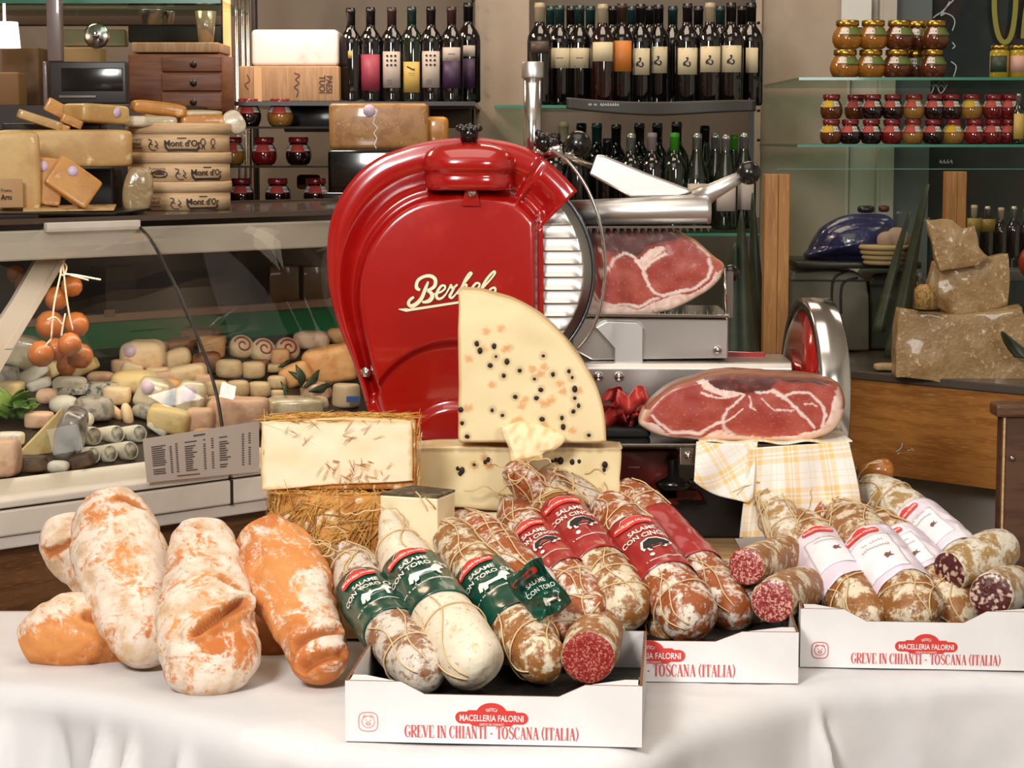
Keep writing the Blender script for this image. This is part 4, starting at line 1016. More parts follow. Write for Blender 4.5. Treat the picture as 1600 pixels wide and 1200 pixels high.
def peppers(lst, Y, parent, s=1, dy=0):
    mb = MB()
    for i, (x, y) in enumerate(lst):
        r = M_(3.6 * s * rp.uniform(.7, 1.25), Y); mb.sellip(W(x, y, Y + dy), (2 * r, 1.3 * r, 2 * r * rp.uniform(.8, 1.3)), 1, 1, nu=12, nv=8, amp=.15, ns=300, seed=i)
    return mb.build('peppercorns', m_pep, parent)
peppers(peps, YW, wg, 1, -.001)
# block below
outB = [(650, 701)] + [(650 + i * 5, 700 - .05 * i) for i in range(1, 62)] + [(969, 700), (971, 704), (969, 770), (966, 782)] + [(960 - i * 5, 784 + i * .25) for i in range(60)] + [(652, 794), (650, 780), (649, 740)]
outB = [(650, 700), (730, 697), (810, 699), (890, 699), (965, 701), (971, 706), (969, 745), (964, 782), (900, 785), (830, 792), (800, 800), (740, 796), (690, 792), (655, 792), (648, 780), (649, 740), (648, 706)]
pepB = [(722, 735), (715, 732), (719, 740), (741, 726), (763, 718), (758, 722), (876, 720), (869, 719), (894, 722), (905, 721), (945, 726), (944, 734), (863, 721)]
oranB = [(720, 736), (762, 722), (758, 716), (741, 727), (945, 729), (870, 721), (765, 728)]
def blockcol(px, py, a):
    c = lerp3(cheese_c, lin('e3cf9a'), max(0, min(1, .4 + noise.noise(Vector((px * .03, py * .03, 8))))))
    for ox, oy in oranB:
        d = math.hypot(px - ox, py - oy) + 3 * noise.noise(Vector((px * .2, py * .2, 0))); c = lerp3(c, lin('b06a38'), .7 * sstep(10, 2, d))
    d = abs(py - 703) + 4 * noise.noise(Vector((px * .12, 0, 2))); c = lerp3(c, lin('8d6534'), .55 * sstep(6, 0, d))
    if py > 786: c = lerp3(c, lin('c89a5a'), .5 * sstep(786, 794, py))
    return c
YB = 3.80
bl = thing('peppercorn_cheese', 'long peppercorn cheese block lying under the standing quarter wheel', 'cheese', (W(810, 790, YB).x, YB + .05, W(810, 797, YB).z), 'peppercorn cheese pieces')
inflate(outB, YB, .095, (810, 745), 'cheese_body', m_ch, bl, .001, .006, col=blockcol, amp=.0012, ns=25, nr=80, back_in=0, n=260)
peppers(pepB, YB, bl, 1.1, -.001)
# broken piece at the front
outK = [(784, 667), (800, 664), (830, 662), (862, 672), (884, 685), (872, 700), (850, 708), (848, 716), (820, 722), (800, 720), (792, 700), (786, 682)]
kc = lambda px, py, a: lerp3(cheese_c, lin('d0a868'), max(0, min(.8, .9 * noise.noise(Vector((px * .09, py * .09, 1))) + .15 + .5 * sstep(708, 720, py))))
ob = inflate(outK, YW - .035, .03, (828, 690), 'broken_cheese_chunk', m_ch, None, .008, .008, col=kc, amp=.004, ns=45, nr=40, tilt=-.35)
tag(ob, 'crumbly broken chunk hanging over the front of the peppercorn cheese', 'cheese')
mb = MB(); zz0 = W(700, 798, 3.82).z; mb.rbox((W(760, 0, 3.85).x, 3.865, (ZR + zz0 - .001) / 2), (M_(230, 3.8), .12, zz0 - .002 - ZR), .008); tag(mb.build('cheese_slab', m_chp), 'plain pale cheese slab beneath the peppercorn cheese block', 'cheese')
# straw cheeses
def straws(mb, fn, n, lmin, lmax, seed, r=.0009):
    rr = random.Random(seed)
    for i in range(n):
        p, nrm, tn = fn(rr); l = rr.uniform(lmin, lmax); a = rr.uniform(0, 2 * PI) if rr.random() < .5 else rr.gauss(0, .35)
        t = (tn * math.cos(a) + nrm.cross(tn) * math.sin(a)).normalized(); q = p + nrm * rr.uniform(.0005, .003)
        mb.tube([q - t * l / 2 + nrm * rr.uniform(0, .003), q + nrm * .0012, q + t * l / 2 + nrm * rr.uniform(0, .006)], [r * .8, r, r * .5], 4)
YT = 3.63
ztop = W(520, 656, YT).z; zmid = W(520, 767, YT).z
cxs = W(527, 0, YT).x; rs = M_(118, YT)
ch = thing('straw_cheese', 'half wheel of straw-ripened cheese, pale cut face, on top of its stack', 'cheese', (cxs, YT + .06, zmid), 'straw-ripened cheeses')
mb = MB(); pl = [(cxs - rs, YT, zmid + .002)] + [(cxs + rs * math.cos(a), YT + .02 + rs * .95 * math.sin(a), zmid + .002) for a in [PI - PI * i / 40 for i in range(41)]] + [(cxs + rs, YT, zmid + .002)]
mb.prism(pl, (0, 0, ztop - zmid - .006), 0); mb.build('rind', m_rind, ch, bevel=.005)
outF = [(409, 664), (412, 659), (470, 656), (540, 653), (600, 655), (636, 657), (643, 664), (645, 700), (645, 745), (642, 752), (600, 755), (520, 758), (440, 765), (412, 766), (408, 758), (407, 710)]
def facecol(px, py, a):
    c = lerp3(lin('f3e6c6'), lin('ecd9b0'), max(0, min(1, .3 + noise.noise(Vector((px * .015, py * .03, 8))))))
    e = min(px - 407, 645 - px, py - 656, 766 - py) + 3 * noise.noise(Vector((px * .1, py * .1, 8))); c = lerp3(c, lin('d9b070'), .8 * sstep(9, 1, e))
    n_ = noise.noise(Vector((px * .12, py * .05, 1)))
    if 510 < px < 590 and py > 720 and n_ > .1: c = lerp3(c, lin('cf9a58'), .5 * sstep(.1, .4, n_))
    return c
inflate(dens([(q[0], q[1]) for q in closed(outF, 90)], 2.2), YT - .008, .01, (526, 708), 'cut_face', m_ch, ch, .001, .004, col=facecol, amp=.001, nr=100, back_in=0)
mb = MB(); straws(mb, lambda r_: (Vector((cxs + r_.uniform(-1, 1) * rs * .97, YT + r_.uniform(-.01, .09), ztop - .003)), Vector((0, 0, 1)), Vector((1, .2, 0)).normalized()), 190, .02, .06, 4)
straws(mb, lambda r_: (Vector((cxs - rs - .001, YT + r_.uniform(-.008, .05), r_.uniform(zmid, ztop))), Vector((-1, -.2, 0)), Vector((0, .3, 1)).normalized()), 40, .02, .05, 5)
straws(mb, lambda r_: (Vector((cxs + rs + .001, YT + r_.uniform(-.008, .05), r_.uniform(zmid, ztop))), Vector((1, -.2, 0)), Vector((0, .3, 1)).normalized()), 26, .02, .04, 15)
o = mb.build('straw', m_straw, ch); o['kind'] = 'stuff'
mb = MB(); straws(mb, lambda r_: (W(r_.gauss(548, 26), r_.uniform(716, 760), YT - .010), Vector((0, -1, 0)), Vector((.2, 0, 1)).normalized()), 34, .008, .022, 14, .0007)
straws(mb, lambda r_: (W(r_.uniform(420, 600), r_.uniform(662, 690), YT - .010), Vector((0, -1, 0)), Vector((.8, 0, .6)).normalized()), 16, .01, .03, 24, .0006)
o = mb.build('straw', mat('orange_straw', 'b87430', .7), ch); o['kind'] = 'stuff'
cy2 = 3.70; rw2 = M_(122, 3.7); cx2 = W(534, 0, 3.7).x; zt2 = zmid - .001
ch2 = thing('straw_cheese', 'whole straw-ripened cheese wheel with orange straw rind under the half wheel', 'cheese', (cx2, cy2, ZR), 'straw-ripened cheeses')
mb = MB(); H = zt2 - ZR; mb.lathe([(0, ZR + .001), (rw2 * .93, ZR + .001), (rw2 * .98, ZR + .012), (rw2, ZR + H * .5), (rw2 * .985, ZR + H - .012), (rw2 * .95, ZR + H - .003), (0, ZR + H - .003)], (cx2, cy2, 0), (0, 0, 1), 72); mb.build('rind', m_rind, ch2)
def side(r_):
    a = r_.uniform(-PI * .95, -PI * .05); z = r_.uniform(ZR + .02, ZR + H - .002); return Vector((cx2 + rw2 * math.cos(a), cy2 + rw2 * math.sin(a), z)), Vector((math.cos(a), math.sin(a), 0)), (Vector((-math.sin(a), math.cos(a), 0)) + Vector((0, 0, 1.3))).normalized()
mb = MB(); straws(mb, side, 330, .02, .07, 8, .0009); straws(mb, lambda r_: (Vector((cx2 + r_.uniform(-1, 1) * rw2 * .9, cy2 - rw2 * .55 + r_.uniform(-.03, .03), ZR + H - .002)), Vector((0, -.3, 1)).normalized(), Vector((1, 0, 0))), 90, .02, .05, 9)
o = mb.build('straw', m_straw, ch2); o['kind'] = 'stuff'
# small wedge
def prismz(name, plan, z0, z1, mats, parent=None, top=None, bevel=.003):
    mb = MB(); mb.prism([(p[0], p[1], z0) for p in plan], (0, 0, z1 - z0), 0)
    return mb.build(name, mats, parent, bevel=bevel)
sw = thing('cheese_wedge', 'small pale cheese wedge with dark rind in front of the straw wheel', 'cheese', (W(650, 0, 3.55).x, 3.56, ZR))
plan = [(W(588, 0, 3.535).x, 3.535), (W(680, 0, 3.50).x, 3.50), (W(709, 0, 3.57).x, 3.57), (W(640, 0, 3.62).x, 3.62), (W(604, 0, 3.57).x, 3.565)]
zt3 = W(650, 776, 3.52).z
prismz('cheese_paste', plan, ZR, zt3, m_chp, sw); prismz('top_rind', [(x * .999, y + .001) for x, y in plan], zt3 - .0005, zt3 + .0035, m_darkr, sw, bevel=.001)
mb = MB(); mb.prism([(W(600, 0, 3.5).x, 3.49, ZT + .006), (W(700, 0, 3.5).x, 3.49, ZT + .006), (W(705, 0, 3.55).x, 3.555, ZT + .006), (W(642, 0, 3.5).x + .0, 3.555, ZT + .006)], (0, 0, ZR - ZT - .007)); tag(mb.build('wooden_block', m_pale), 'little wooden block supporting the small cheese wedge', 'block')
# toothpick
mb = MB(); mb.tube([W(659, 676, 3.79), W(654, 722, 3.775)], [.0008, .0012], 6); tag(mb.build('toothpick', m_cream), 'thin pale stick leaning between straw cheese and peppercorn block', 'stick')

# ================================================================== SALAMIS
def salami_mat(name, mold, brown, red, bias=.0):
    m, nt, b = base(name); MATS[name] = m; co = coords(nt)
    n1 = noi(nt, co, 34, 9, .68, .25); n2 = noi(nt, co, 95, 6, .7, 0); n3 = noi(nt, co, 48, 6, .7, .1)
    c = mixc(nt, ramp(nt, n1, .455 + bias, .575 + bias), srgb(brown), srgb(mold))
    c = mixc(nt, ramp(nt, n2, .56, .68), c, srgb(red)); c = mixc(nt, ramp(nt, n3, .60, .66), c, srgb('e9e2d4'))
    nt.links.new(c, b.inputs['Base Color']); b.inputs['Roughness'].default_value = .5; b.inputs['Coat Weight'].default_value = .12; b.inputs['Coat Roughness'].default_value = .25
    bumpn(nt, b, noi(nt, co, 60, 7, .65), .7, .003); return m
s_grey = salami_mat('grey_white_mould_casing', 'd6cbbb', '8f6340', '7f4630', -.04)
s_cream = salami_mat('cream_casing', 'e6d9c0', 'd0b890', 'b8836a', -.12)
s_gold = salami_mat('golden_brown_casing', 'e2d4b6', '96602a', '7a4820', .0)
s_red = salami_mat('reddish_brown_casing', 'e8ddcc', '9c5020', '7e3216', .02)
s_white = salami_mat('white_mould_casing', 'e2dac8', 'a8844c', '8f6232', -.03)
m_tw = mat('natural_twine', 'd8b988', .8)
def cutmat(name, red, fat, sc, lo):
    m, nt, b = base(name); MATS[name] = m; co = coords(nt)
    v = nt.nodes.new('ShaderNodeTexVoronoi'); v.inputs['Scale'].default_value = sc; v.inputs['Randomness'].default_value = 1
    wn = nt.nodes.new('ShaderNodeTexNoise'); wn.inputs['Scale'].default_value = sc * .7; nt.links.new(co, wn.inputs['Vector'])
    vm = nt.nodes.new('ShaderNodeMix'); vm.data_type = 'RGBA'; vm.inputs[0].default_value = .012; nt.links.new(co, vm.inputs[6]); nt.links.new(wn.outputs['Color'], vm.inputs[7]); nt.links.new(vm.outputs[2], v.inputs['Vector'])
    n = noi(nt, co, sc * .55, 5, .7, .8); s_ = nt.nodes.new('ShaderNodeMath'); s_.operation = 'MULTIPLY_ADD'; nt.links.new(n, s_.inputs[0]); s_.inputs[1].default_value = -.9; nt.links.new(v.outputs['Distance'], s_.inputs[2])
    c = mixc(nt, ramp(nt, s_.outputs[0], lo - .22, lo + .02), srgb(fat), srgb(red)); c = mixc(nt, ramp(nt, noi(nt, co, 55, 4), .5, .75), c, srgb(red))
    nt.links.new(c, b.inputs['Base Color']); b.inputs['Roughness'].default_value = .4; b.inputs['Coat Weight'].default_value = .15; bumpn(nt, b, noi(nt, co, 200, 4), .5, .0015); return m
m_cutA = cutmat('coarse_salami_cut', '8f2420', 'c97a68', 240, .06); m_cutB = cutmat('speckled_salami_cut', '8f2624', 'dda898', 230, .08); m_cutC = cutmat('dark_salami_cut', '4f1614', 'd2b4a0', 110, .08)
m_lg = mat('green_label', '0c4836', .3, coat=.3, layers=[('093a2b', 12, .45, .6)]); m_lr = mat('dark_red_label', 'a62c2a', .3, coat=.4, layers=[('962426', 14, .4, .65)]); m_lp = mat('pale_pink_label', 'e6d8e4', .35, coat=.3, layers=[('efe6ee', 12, .4, .6)])
m_logo = mat('label_logo_red', 'd8352e', .4); m_wt = mat('label_white_ink', 'f2ecdf', .5); m_bk = mat('label_black_ink', '15100f', .5); m_fawn = mat('label_beige_ink', 'b9ab98', .6)
bull = [(-22, -9), (-20, 3), (-16, 9), (-9, 5), (0, 3), (8, 5), (12, 12), (16, 17), (22, 15), (25, 8), (20, 5), (17, 0), (18, -10), (13, -11), (12, -3), (2, -4), (-8, -4), (-10, -12), (-15, -13), (-15, -4), (-18, -12)]
boar = [(-20, -2), (-16, 8), (-6, 12), (6, 12), (16, 6), (23, 0), (18, -5), (12, -5), (11, -11), (7, -11), (5, -5), (-7, -5), (-8, -11), (-12, -11), (-13, -5), (-18, -8)]
def tri_poly(pl, s):
    # ear-free fill: triangulate with mathutils
    from mathutils.geometry import tessellate_polygon
    v = [(x * s, y * s) for x, y in pl]; return v, [tuple(t) for t in tessellate_polygon([[Vector((x, y, 0)) for x, y in v]])]
def salami(spine, casing, label, kind=None, lab=None, seed=0, group=None, twine='loops', cut=None, cutm=None, angc=0.15, knot=True, amp=.05, halo=0, back=False, name='salami', cap=.85):
    B = Body(spine, cap=cap, amp=amp, ns=28, seed=seed, N=80, M=48, cut0=(cut == 0), cut1=(cut == 1))
    c = B.P[B.N // 2]; zb = min(p.z - r for p, r in zip(B.P, B.r))
    t = thing(name, label, 'salami', (c.x, c.y, zb), group)
    mb = MB(); B.mesh(mb); mb.build('casing', casing, t)
    rr = random.Random(seed * 11 + 1)
    if cut is not None:
        i = 0 if cut == 0 else B.N - 1; n_ = B.T[i] * (-1 if cut == 0 else 1); r = B.r[i]; c0 = B.P[i]
        mb = MB(); vs = [c0 + n_ * .003]; K = 48
        for q in range(1, 13):
            for j in range(K):
                a = 2 * PI * j / K; dr = B.E1[i] * math.cos(a) + B.E2[i] * math.sin(a); rad = r * q / 12 * (.965 if q == 12 else .96)
                off = .003 * (1 - (q / 12) ** 6) + .0006
                vs.append(c0 + dr * rad * (1 + .05 * noise.noise(dr * 1.6 + Vector((seed, 0, 0)))) + n_ * off + n_ * .0008 * noise.noise(dr * rad * 260))
        fs = [(0, 1 + j, 1 + (j + 1) % K) for j in range(K)] + [(1 + (q - 1) * K + j, 1 + q * K + j, 1 + q * K + (j + 1) % K, 1 + (q - 1) * K + (j + 1) % K) for q in range(1, 12) for j in range(K)]
        mb.add(vs, fs); mb.build('cut_face', cutm, t)
    rm = sum(B.r) / len(B.r)
    if lab:
        t0, t1 = lab; mats = {'green': m_lg, 'red': m_lr, 'pink': m_lp}[kind]
        off = .0022 + .25 * amp * rm
        mb = MB(); mb.grid(lambda u, v: B.surf(t0 + (t1 - t0) * v + .012 * math.sin(u * 9 + seed), -2.9 + 5.8 * u, off + .0012 * noise.noise(Vector((u * 9, v * 6, seed * 2.7))) + (.0015 * math.sin(u * 60) * sstep(.15, 0, u) if kind == 'pink' else 0), True), 90, 26, th=-.0005)
        lb = mb.build('label', mats, t)
        tm = (t0 + t1) / 2; i, _ = B.idx(tm); r = B.r[i]; hh = (t1 - t0) * B.L
        s = r / 46.0
        def on(x, y, e=.0022):     # x,y in 1/46 radius units, y up towards the string end
            return B.surf(tm - y * KK * s / B.L, angc + x * KK * s / (r + off), off + e)
        KK = min(max(hh / s / 104, .8), 1.3) if kind != 'pink' else 1
        up = hh / (s * KK) / 2 - 16
        if kind != 'back':
            mb = MB(); put(mb, pill(54, 13), lambda x, y: on(x, y + up)); put(mb, ([(-13, 5), (-9, 10), (0, 12.5), (9, 10), (13, 5)], [(0, 4, 3, 2, 1)]), lambda x, y: on(x, y + up)); mb.build('label_logo', m_logo, lb)
            mb = MB(); put(mb, text_mesh('MACELLERIA FALORNI', 6.6, .02, .72), lambda x, y: on(x, y + up - 2.2, .0030)); put(mb, strokes([[(-15, 6), (-10, 11), (0, 13.6), (10, 11), (15, 6)]], .8), lambda x, y: on(x, y + up, .0030)); mb.build('logo_lettering', m_wt, lb)
        if kind in ('green', 'red'):
            mb = MB(); put(mb, text_mesh('SALAME', 11.5, .02, .85), lambda x, y: on(x + 4, y + up - 24)); put(mb, text_mesh('CON TORO CHI' if kind == 'green' else 'CON CINGHI', 12, .02, .85), lambda x, y: on(x + 4, y + up - 37, .0024))
            if kind == 'green': put(mb, tri_poly(bull, .95), lambda x, y: on(x + 9, y + up - 54, .0024)); put(mb, scribble(26, 62, 3.6, 1), lambda x, y: on(x + 4, y + up - 74, .0024))
            mb.build('label_lettering', m_wt, lb)
            if kind == 'red':
                mb = MB(); put(mb, tri_poly([(x * 1.18, y * 1.25) for x, y in boar], .8), lambda x, y: on(x + 9, y + up - 53, .0022)); mb.build('boar_outline', m_wt, lb)
                mb = MB(); put(mb, tri_poly(boar, .78), lambda x, y: on(x + 9, y + up - 53, .0030)); mb.build('boar_emblem', m_bk, lb)
                mb = MB(); put(mb, pill(6, 6), lambda x, y: on(x - 2, y + up - 72)); put(mb, scribble(20, 44, 3, 2), lambda x, y: on(x + 8, y + up - 82)); mb.build('small_lettering', m_wt, lb)
        if kind == 'pink':
            mb = MB(); w2 = 34; h2 = min(up + 8, 40)
            gx = lambda x, y: on(x + 2, y, .0016)
            mb.grid(lambda u, v: gx((u - .5) * 2 * w2, (v - .5) * 2 * h2 - 8), 16, 16, th=-.0003); mb.build('white_panel', mat('white_paper', 'f2eef2', .5), lb)
            mb = MB(); put(mb, scribble(8, 32, 5, 3), lambda x, y: on(x + 6, y + up - 28, .0028)); put(mb, scribble(11, 42, 5, 4), lambda x, y: on(x + 6, y + up - 40, .0028)); mb.build('label_lettering', m_fawn, lb)
            mb = MB(); put(mb, tri_poly([(0, 0), (6, 6), (10, 3), (16, 9), (12, 0), (18, -4), (8, -5), (3, -8)], .8), lambda x, y: on(x + 8, y + up - 66, .0028)); mb.build('leaf_emblem', m_wt if False else mat('label_brown_ink', '7b5145', .6), lb)
    if twine:
        mb = MB(); tr = .0013
        lo_, hi_ = .02, .98
        segs = [(0, lab[0] - .01), (lab[1] + .01, 1)] if lab else [(0, 1)]
        for a0, a1 in segs:
            if a1 - a0 < .05: continue
            for k in range(2 if twine == 'loops' else 4):
                ph = rr.uniform(-1.2, 1.2); sw = rr.uniform(-.7, .7)
                mb.tube([B.surf(max(a0, lo_) + (min(a1, hi_) - max(a0, lo_)) * u, ph + sw * u + .25 * math.sin(u * 5 + k), .0016 + .03 * rm) for u in [i / 26 for i in range(27)]], tr, 5)
            for k in range(1 if twine == 'loops' else 3):
                tc = rr.uniform(a0 + .03, a1 - .03); tl = rr.uniform(-.05, .05)
                mb.tube([B.surf(min(max(tc + tl * math.sin(v), .01), .99), v, .0018 + .03 * rm) for v in [-PI + 2 * PI * i / 40 for i in range(41)]], tr, 5)
        if knot:
            p = B.P[0] + B.E1[0] * B.r[3] * .8
            for k in range(3):
                q = p.copy(); pts = [q.copy()]; v = Vector((rr.uniform(-1, 1), rr.uniform(-1, .1), rr.uniform(-.1, 1))).normalized() * .010
                for i in range(9): v = (v + Vector((rr.uniform(-1, 1), rr.uniform(-.6, .6), rr.uniform(-1, .8))) * .006).normalized() * .009; q += v; pts.append(q.copy())
                mb.tube([Vector(x) for x in crom([tuple(x) for x in pts], 36)], tr * .95, 5)
        mb.build('twine', m_tw, t)
    return B
# ---- front box, green labels
GA, GB, GC = 'salamis in the front box', 'salamis in the middle box', 'salamis in the right box'
salami([(546, 880, 3.42, 28), (562, 915, 3.36, 40), (602, 975, 3.25, 46), (650, 1035, 3.12, 44), (676, 1062, 3.07, 32)], s_grey, 'leftmost salami in the front box, greyish with green label', 'green', (.22, .60), 1, GA, angc=.1)
salami([(604, 803, 3.50, 10), (612, 830, 3.46, 22), (636, 882, 3.38, 44), (688, 962, 3.22, 53), (738, 1030, 3.09, 52), (762, 1056, 3.06, 36)], s_cream, 'cream-coloured salami with green label and a pointed pale tip', 'green', (.34, .66), 2, GA, amp=.03, angc=.1)
salami([(700, 832, 3.54, 28), (726, 868, 3.46, 40), (778, 938, 3.32, 47), (826, 1005, 3.18, 46), (858, 1046, 3.10, 36)], s_gold, 'golden brown salami with green label, third from the left in front box', 'green', (.36, .72), 3, GA, angc=.0)
salami([(919, 1027, 3.10, 43), (926, 1006, 3.17, 45), (936, 980, 3.26, 40)], s_gold, 'cut salami showing coarse red slice face in the front box', seed=4, group=GA, cut=0, cutm=m_cutA, knot=False, twine=None, amp=.03)
salami([(850, 985, 3.24, 30), (880, 968, 3.23, 40), (920, 952, 3.22, 26), (942, 936, 3.21, 9)], s_red, 'short brownish salami end lying above the cut red slice', seed=5, group=GA, knot=False, amp=.05)
salami([(528, 858, 3.52, 16), (560, 885, 3.50, 30), (610, 925, 3.44, 36)], s_grey, 'mouldy grey salami tip behind the leftmost green-labelled salami', seed=6, group=GA)
salami([(668, 812, 3.62, 18), (700, 842, 3.58, 32), (740, 890, 3.50, 34), (780, 930, 3.44, 34)], s_gold, 'unlabelled golden salami between cream one and third green label', seed=7, group=GA, twine='net')
salami([(715, 812, 3.66, 20), (748, 838, 3.62, 36), (800, 886, 3.52, 40), (850, 935, 3.42, 38)], s_red, 'unlabelled reddish salami behind the loose green wrapper', seed=8, group=GA, twine='net')
# loose green wrapper
mb = MB()
def wrapper(u, v):
    x = 792 + 54 * u + 46 * v - 4 * math.sin(v * 6); y = 902 - 34 * u + 74 * v + 3 * math.sin(u * 7 + v * 3)
    return W(x, y, 3.17 - .02 * u + .010 * noise.noise(Vector((u * 4, v * 4, 1))) * 2 - .012 * math.sin(v * 7 + u * 3) * .6)
mb.grid(wrapper, 40, 26, th=.0006); wt = tag(mb.build('loose_label', m_lg), 'loose crumpled green label lying between the green and red salamis', 'label')
mb = MB()
def onw(x, y, e=.002): p = wrapper(min(max(x, 0), 1), min(max(y, 0), 1)); return p + Vector((0, -e, e * .5))
put(mb, text_mesh('SALAME', .16, .012, 1), lambda x, y: onw(.55 + x * .9, .42 - y * .65)); put(mb, text_mesh('CON TORO', .16, .012, 1), lambda x, y: onw(.55 + x * .9, .55 - y * .65)); put(mb, tri_poly(bull, .011), lambda x, y: onw(.6 + x, .74 - y * .7))
mb.build('label_lettering', m_wt, wt)
mb = MB(); put(mb, pill(.7, .2), lambda x, y: onw(.42 + x, .20 - y * .6)); mb.build('label_logo', m_logo, wt)
# ---- middle box, red labels
salami([(792, 782, 3.78, 12), (808, 812, 3.72, 32), (850, 868, 3.60, 42), (898, 928, 3.48, 42), (934, 970, 3.42, 30)], s_red, 'leftmost red-labelled salami, behind the loose green label', 'red', (.36, .74), 11, GB, angc=.1)
salami([(842, 762, 3.80, 26), (868, 798, 3.73, 40), (914, 866, 3.60, 47), (972, 940, 3.47, 46), (1002, 968, 3.43, 34)], s_gold, 'second red-labelled salami from the left, tied with twine net', 'red', (.26, .68), 12, GB, angc=.3, twine='net')
salami([(946, 790, 3.74, 28), (974, 824, 3.68, 42), (1024, 892, 3.55, 48), (1078, 962, 3.43, 47), (1098, 984, 3.40, 32)], s_red, 'third red-labelled salami from the left, white mould below its label', 'red', (.30, .70), 13, GB, angc=.3)
salami([(968, 768, 3.84, 26), (1000, 798, 3.80, 38), (1060, 862, 3.70, 42), (1122, 930, 3.58, 40), (1160, 972, 3.50, 28)], s_red, 'red-labelled salami at the back of the middle box, label showing its reverse', 'red', (.24, .62), 14, GB, angc=-1.6)
salami([(796, 733, 3.72, 16), (820, 752, 3.74, 28), (862, 800, 3.78, 32)], s_red, 'topmost salami tip against the peppercorn cheese', seed=15, group=GB, twine='net')
salami([(848, 752, 3.74, 20), (880, 766, 3.78, 30), (935, 805, 3.80, 34), (960, 830, 3.80, 30)], s_grey, 'unlabelled mouldy salami between second and third red labels', seed=16, group=GB, twine='net')
salami([(1166, 885, 3.55, 30), (1196, 876, 3.64, 32), (1236, 862, 3.74, 30)], s_gold, 'upper of the two speckled cut salamis on the middle box', seed=17, group=GB, cut=0, cutm=m_cutB, knot=False, twine=None, amp=.03)
salami([(1207, 939, 3.42, 35), (1232, 928, 3.52, 38), (1262, 915, 3.62, 34)], s_gold, 'lower of the two speckled cut salamis on the middle box corner', seed=18, group=GB, cut=0, cutm=m_cutB, knot=False, twine=None, amp=.03)
salami([(1020, 975, 3.50, 20), (1046, 980, 3.47, 28), (1066, 990, 3.46, 18)], s_gold, 'little brown salami end beneath the red-labelled salamis', seed=19, group=GB, knot=False)
salami([(1130, 900, 3.72, 30), (1160, 935, 3.62, 34), (1188, 965, 3.55, 26)], s_grey, 'greyish salami behind the two speckled cut ends', seed=20, group=GB)
# ---- right box, pale labels
salami([(1196, 770, 3.90, 18), (1214, 806, 3.84, 30), (1238, 856, 3.76, 32), (1256, 905, 3.68, 28)], s_white, 'twine-wrapped salami at the left rim of the right box', seed=21, group=GC, twine='net')
salami([(1222, 772, 3.98, 20), (1256, 788, 3.94, 30), (1310, 822, 3.86, 34), (1350, 860, 3.8, 32)], s_red, 'unlabelled reddish salami lying in front of the hanging towel', seed=22, group=GC, twine='net')
salami([(1248, 818, 3.84, 28), (1268, 846, 3.78, 42), (1306, 906, 3.64, 45), (1352, 962, 3.54, 40), (1372, 985, 3.52, 28)], s_gold, 'pale-labelled salami nearest the left side of the right box', 'pink', (.30, .74), 23, GC, angc=.35)
salami([(1310, 798, 3.84, 22), (1338, 836, 3.76, 46), (1386, 900, 3.62, 52), (1430, 960, 3.52, 48), (1446, 984, 3.50, 32)], s_gold, 'middle pale-labelled salami, its whole label facing front', 'pink', (.42, .80), 24, GC, angc=.1)
salami([(1364, 820, 3.84, 30), (1400, 852, 3.76, 42), (1452, 908, 3.66, 44), (1498, 962, 3.57, 40), (1512, 984, 3.55, 28)], s_gold, 'pale-labelled salami behind and right of the middle one', 'pink', (.28, .66), 25, GC, angc=.0)
salami([(1352, 762, 3.98, 24), (1384, 780, 3.94, 36), (1446, 826, 3.86, 40), (1508, 880, 3.76, 38), (1540, 915, 3.7, 28)], s_white, 'highest pale-labelled salami at the back of the right box', 'pink', (.36, .76), 26, GC, angc=.0)
salami([(1308, 760, 4.02, 18), (1330, 780, 3.99, 28), (1372, 818, 3.94, 30)], s_white, 'small white mouldy salami tip next to the towel edge', seed=27, group=GC, twine='net')
salami([(1484, 892, 3.58, 32), (1524, 874, 3.62, 36), (1562, 858, 3.67, 34), (1582, 850, 3.69, 20)], s_white, 'upper dark-cut salami pointing left on the right box', seed=28, group=GC, cut=0, cutm=m_cutC, knot=False, twine=None, amp=.04)
salami([(1549, 929, 3.48, 35), (1568, 922, 3.56, 38), (1590, 915, 3.64, 34)], s_white, 'lower dark-cut salami at the far right, round face forward', seed=29, group=GC, cut=0, cutm=m_cutC, knot=False, twine=None, amp=.04)
salami([(1420, 935, 3.64, 28), (1470, 962, 3.60, 36), (1540, 978, 3.58, 34)], s_gold, 'golden salami lying low along the front of the right box', seed=30, group=GC)
# staple-like latch mark on front box

# ================================================================== LEFT REFRIGERATED COUNTER
uC = Vector((3500 / F, 1, 0)).normalized(); nC = Vector((-uC.y, uC.x, 0)); UZ = Vector((0, 0, 1))
B0 = Vector(((357 - 800) / F * 4.5, 4.5, 0))
def onplane(px, py, B, n, s):
    r = ray(px, py); k = ((B - CAM).dot(n) + s) / r.dot(n); return CAM + r * k
def CP(px, py, s): return onplane(px, py, B0, nC, s)
def C3(s, t, z): return Vector((B0.x, B0.y, 0)) + nC * s + uC * t + UZ * z
def ct(p): return (p - B0).dot(uC)
def cs_(p): return (p - B0).dot(nC)
m_ledge = mat('cream_enamel_metal', 'd5cabd', .35, coat=.2, layers=[('cabfb1', 5, .4, .6)]); m_seamd = mat('dark_seal', '1d1411', .5)
m_oak = mat('oak_panel', '6a4526', .5, layers=[('523319', 7, .4, .65, (1, 1, 9)), ('7a5230', 40, .5, .7, (1, 1, 14))])
m_deck = mat('dark_display_liner', '2c211b', .5); m_green = mat('green_display_strip', '0f7a4c', .4); m_inn = mat('brown_display_interior', '3a2a22', .6, layers=[('4a382c', 3, .4, .6)])
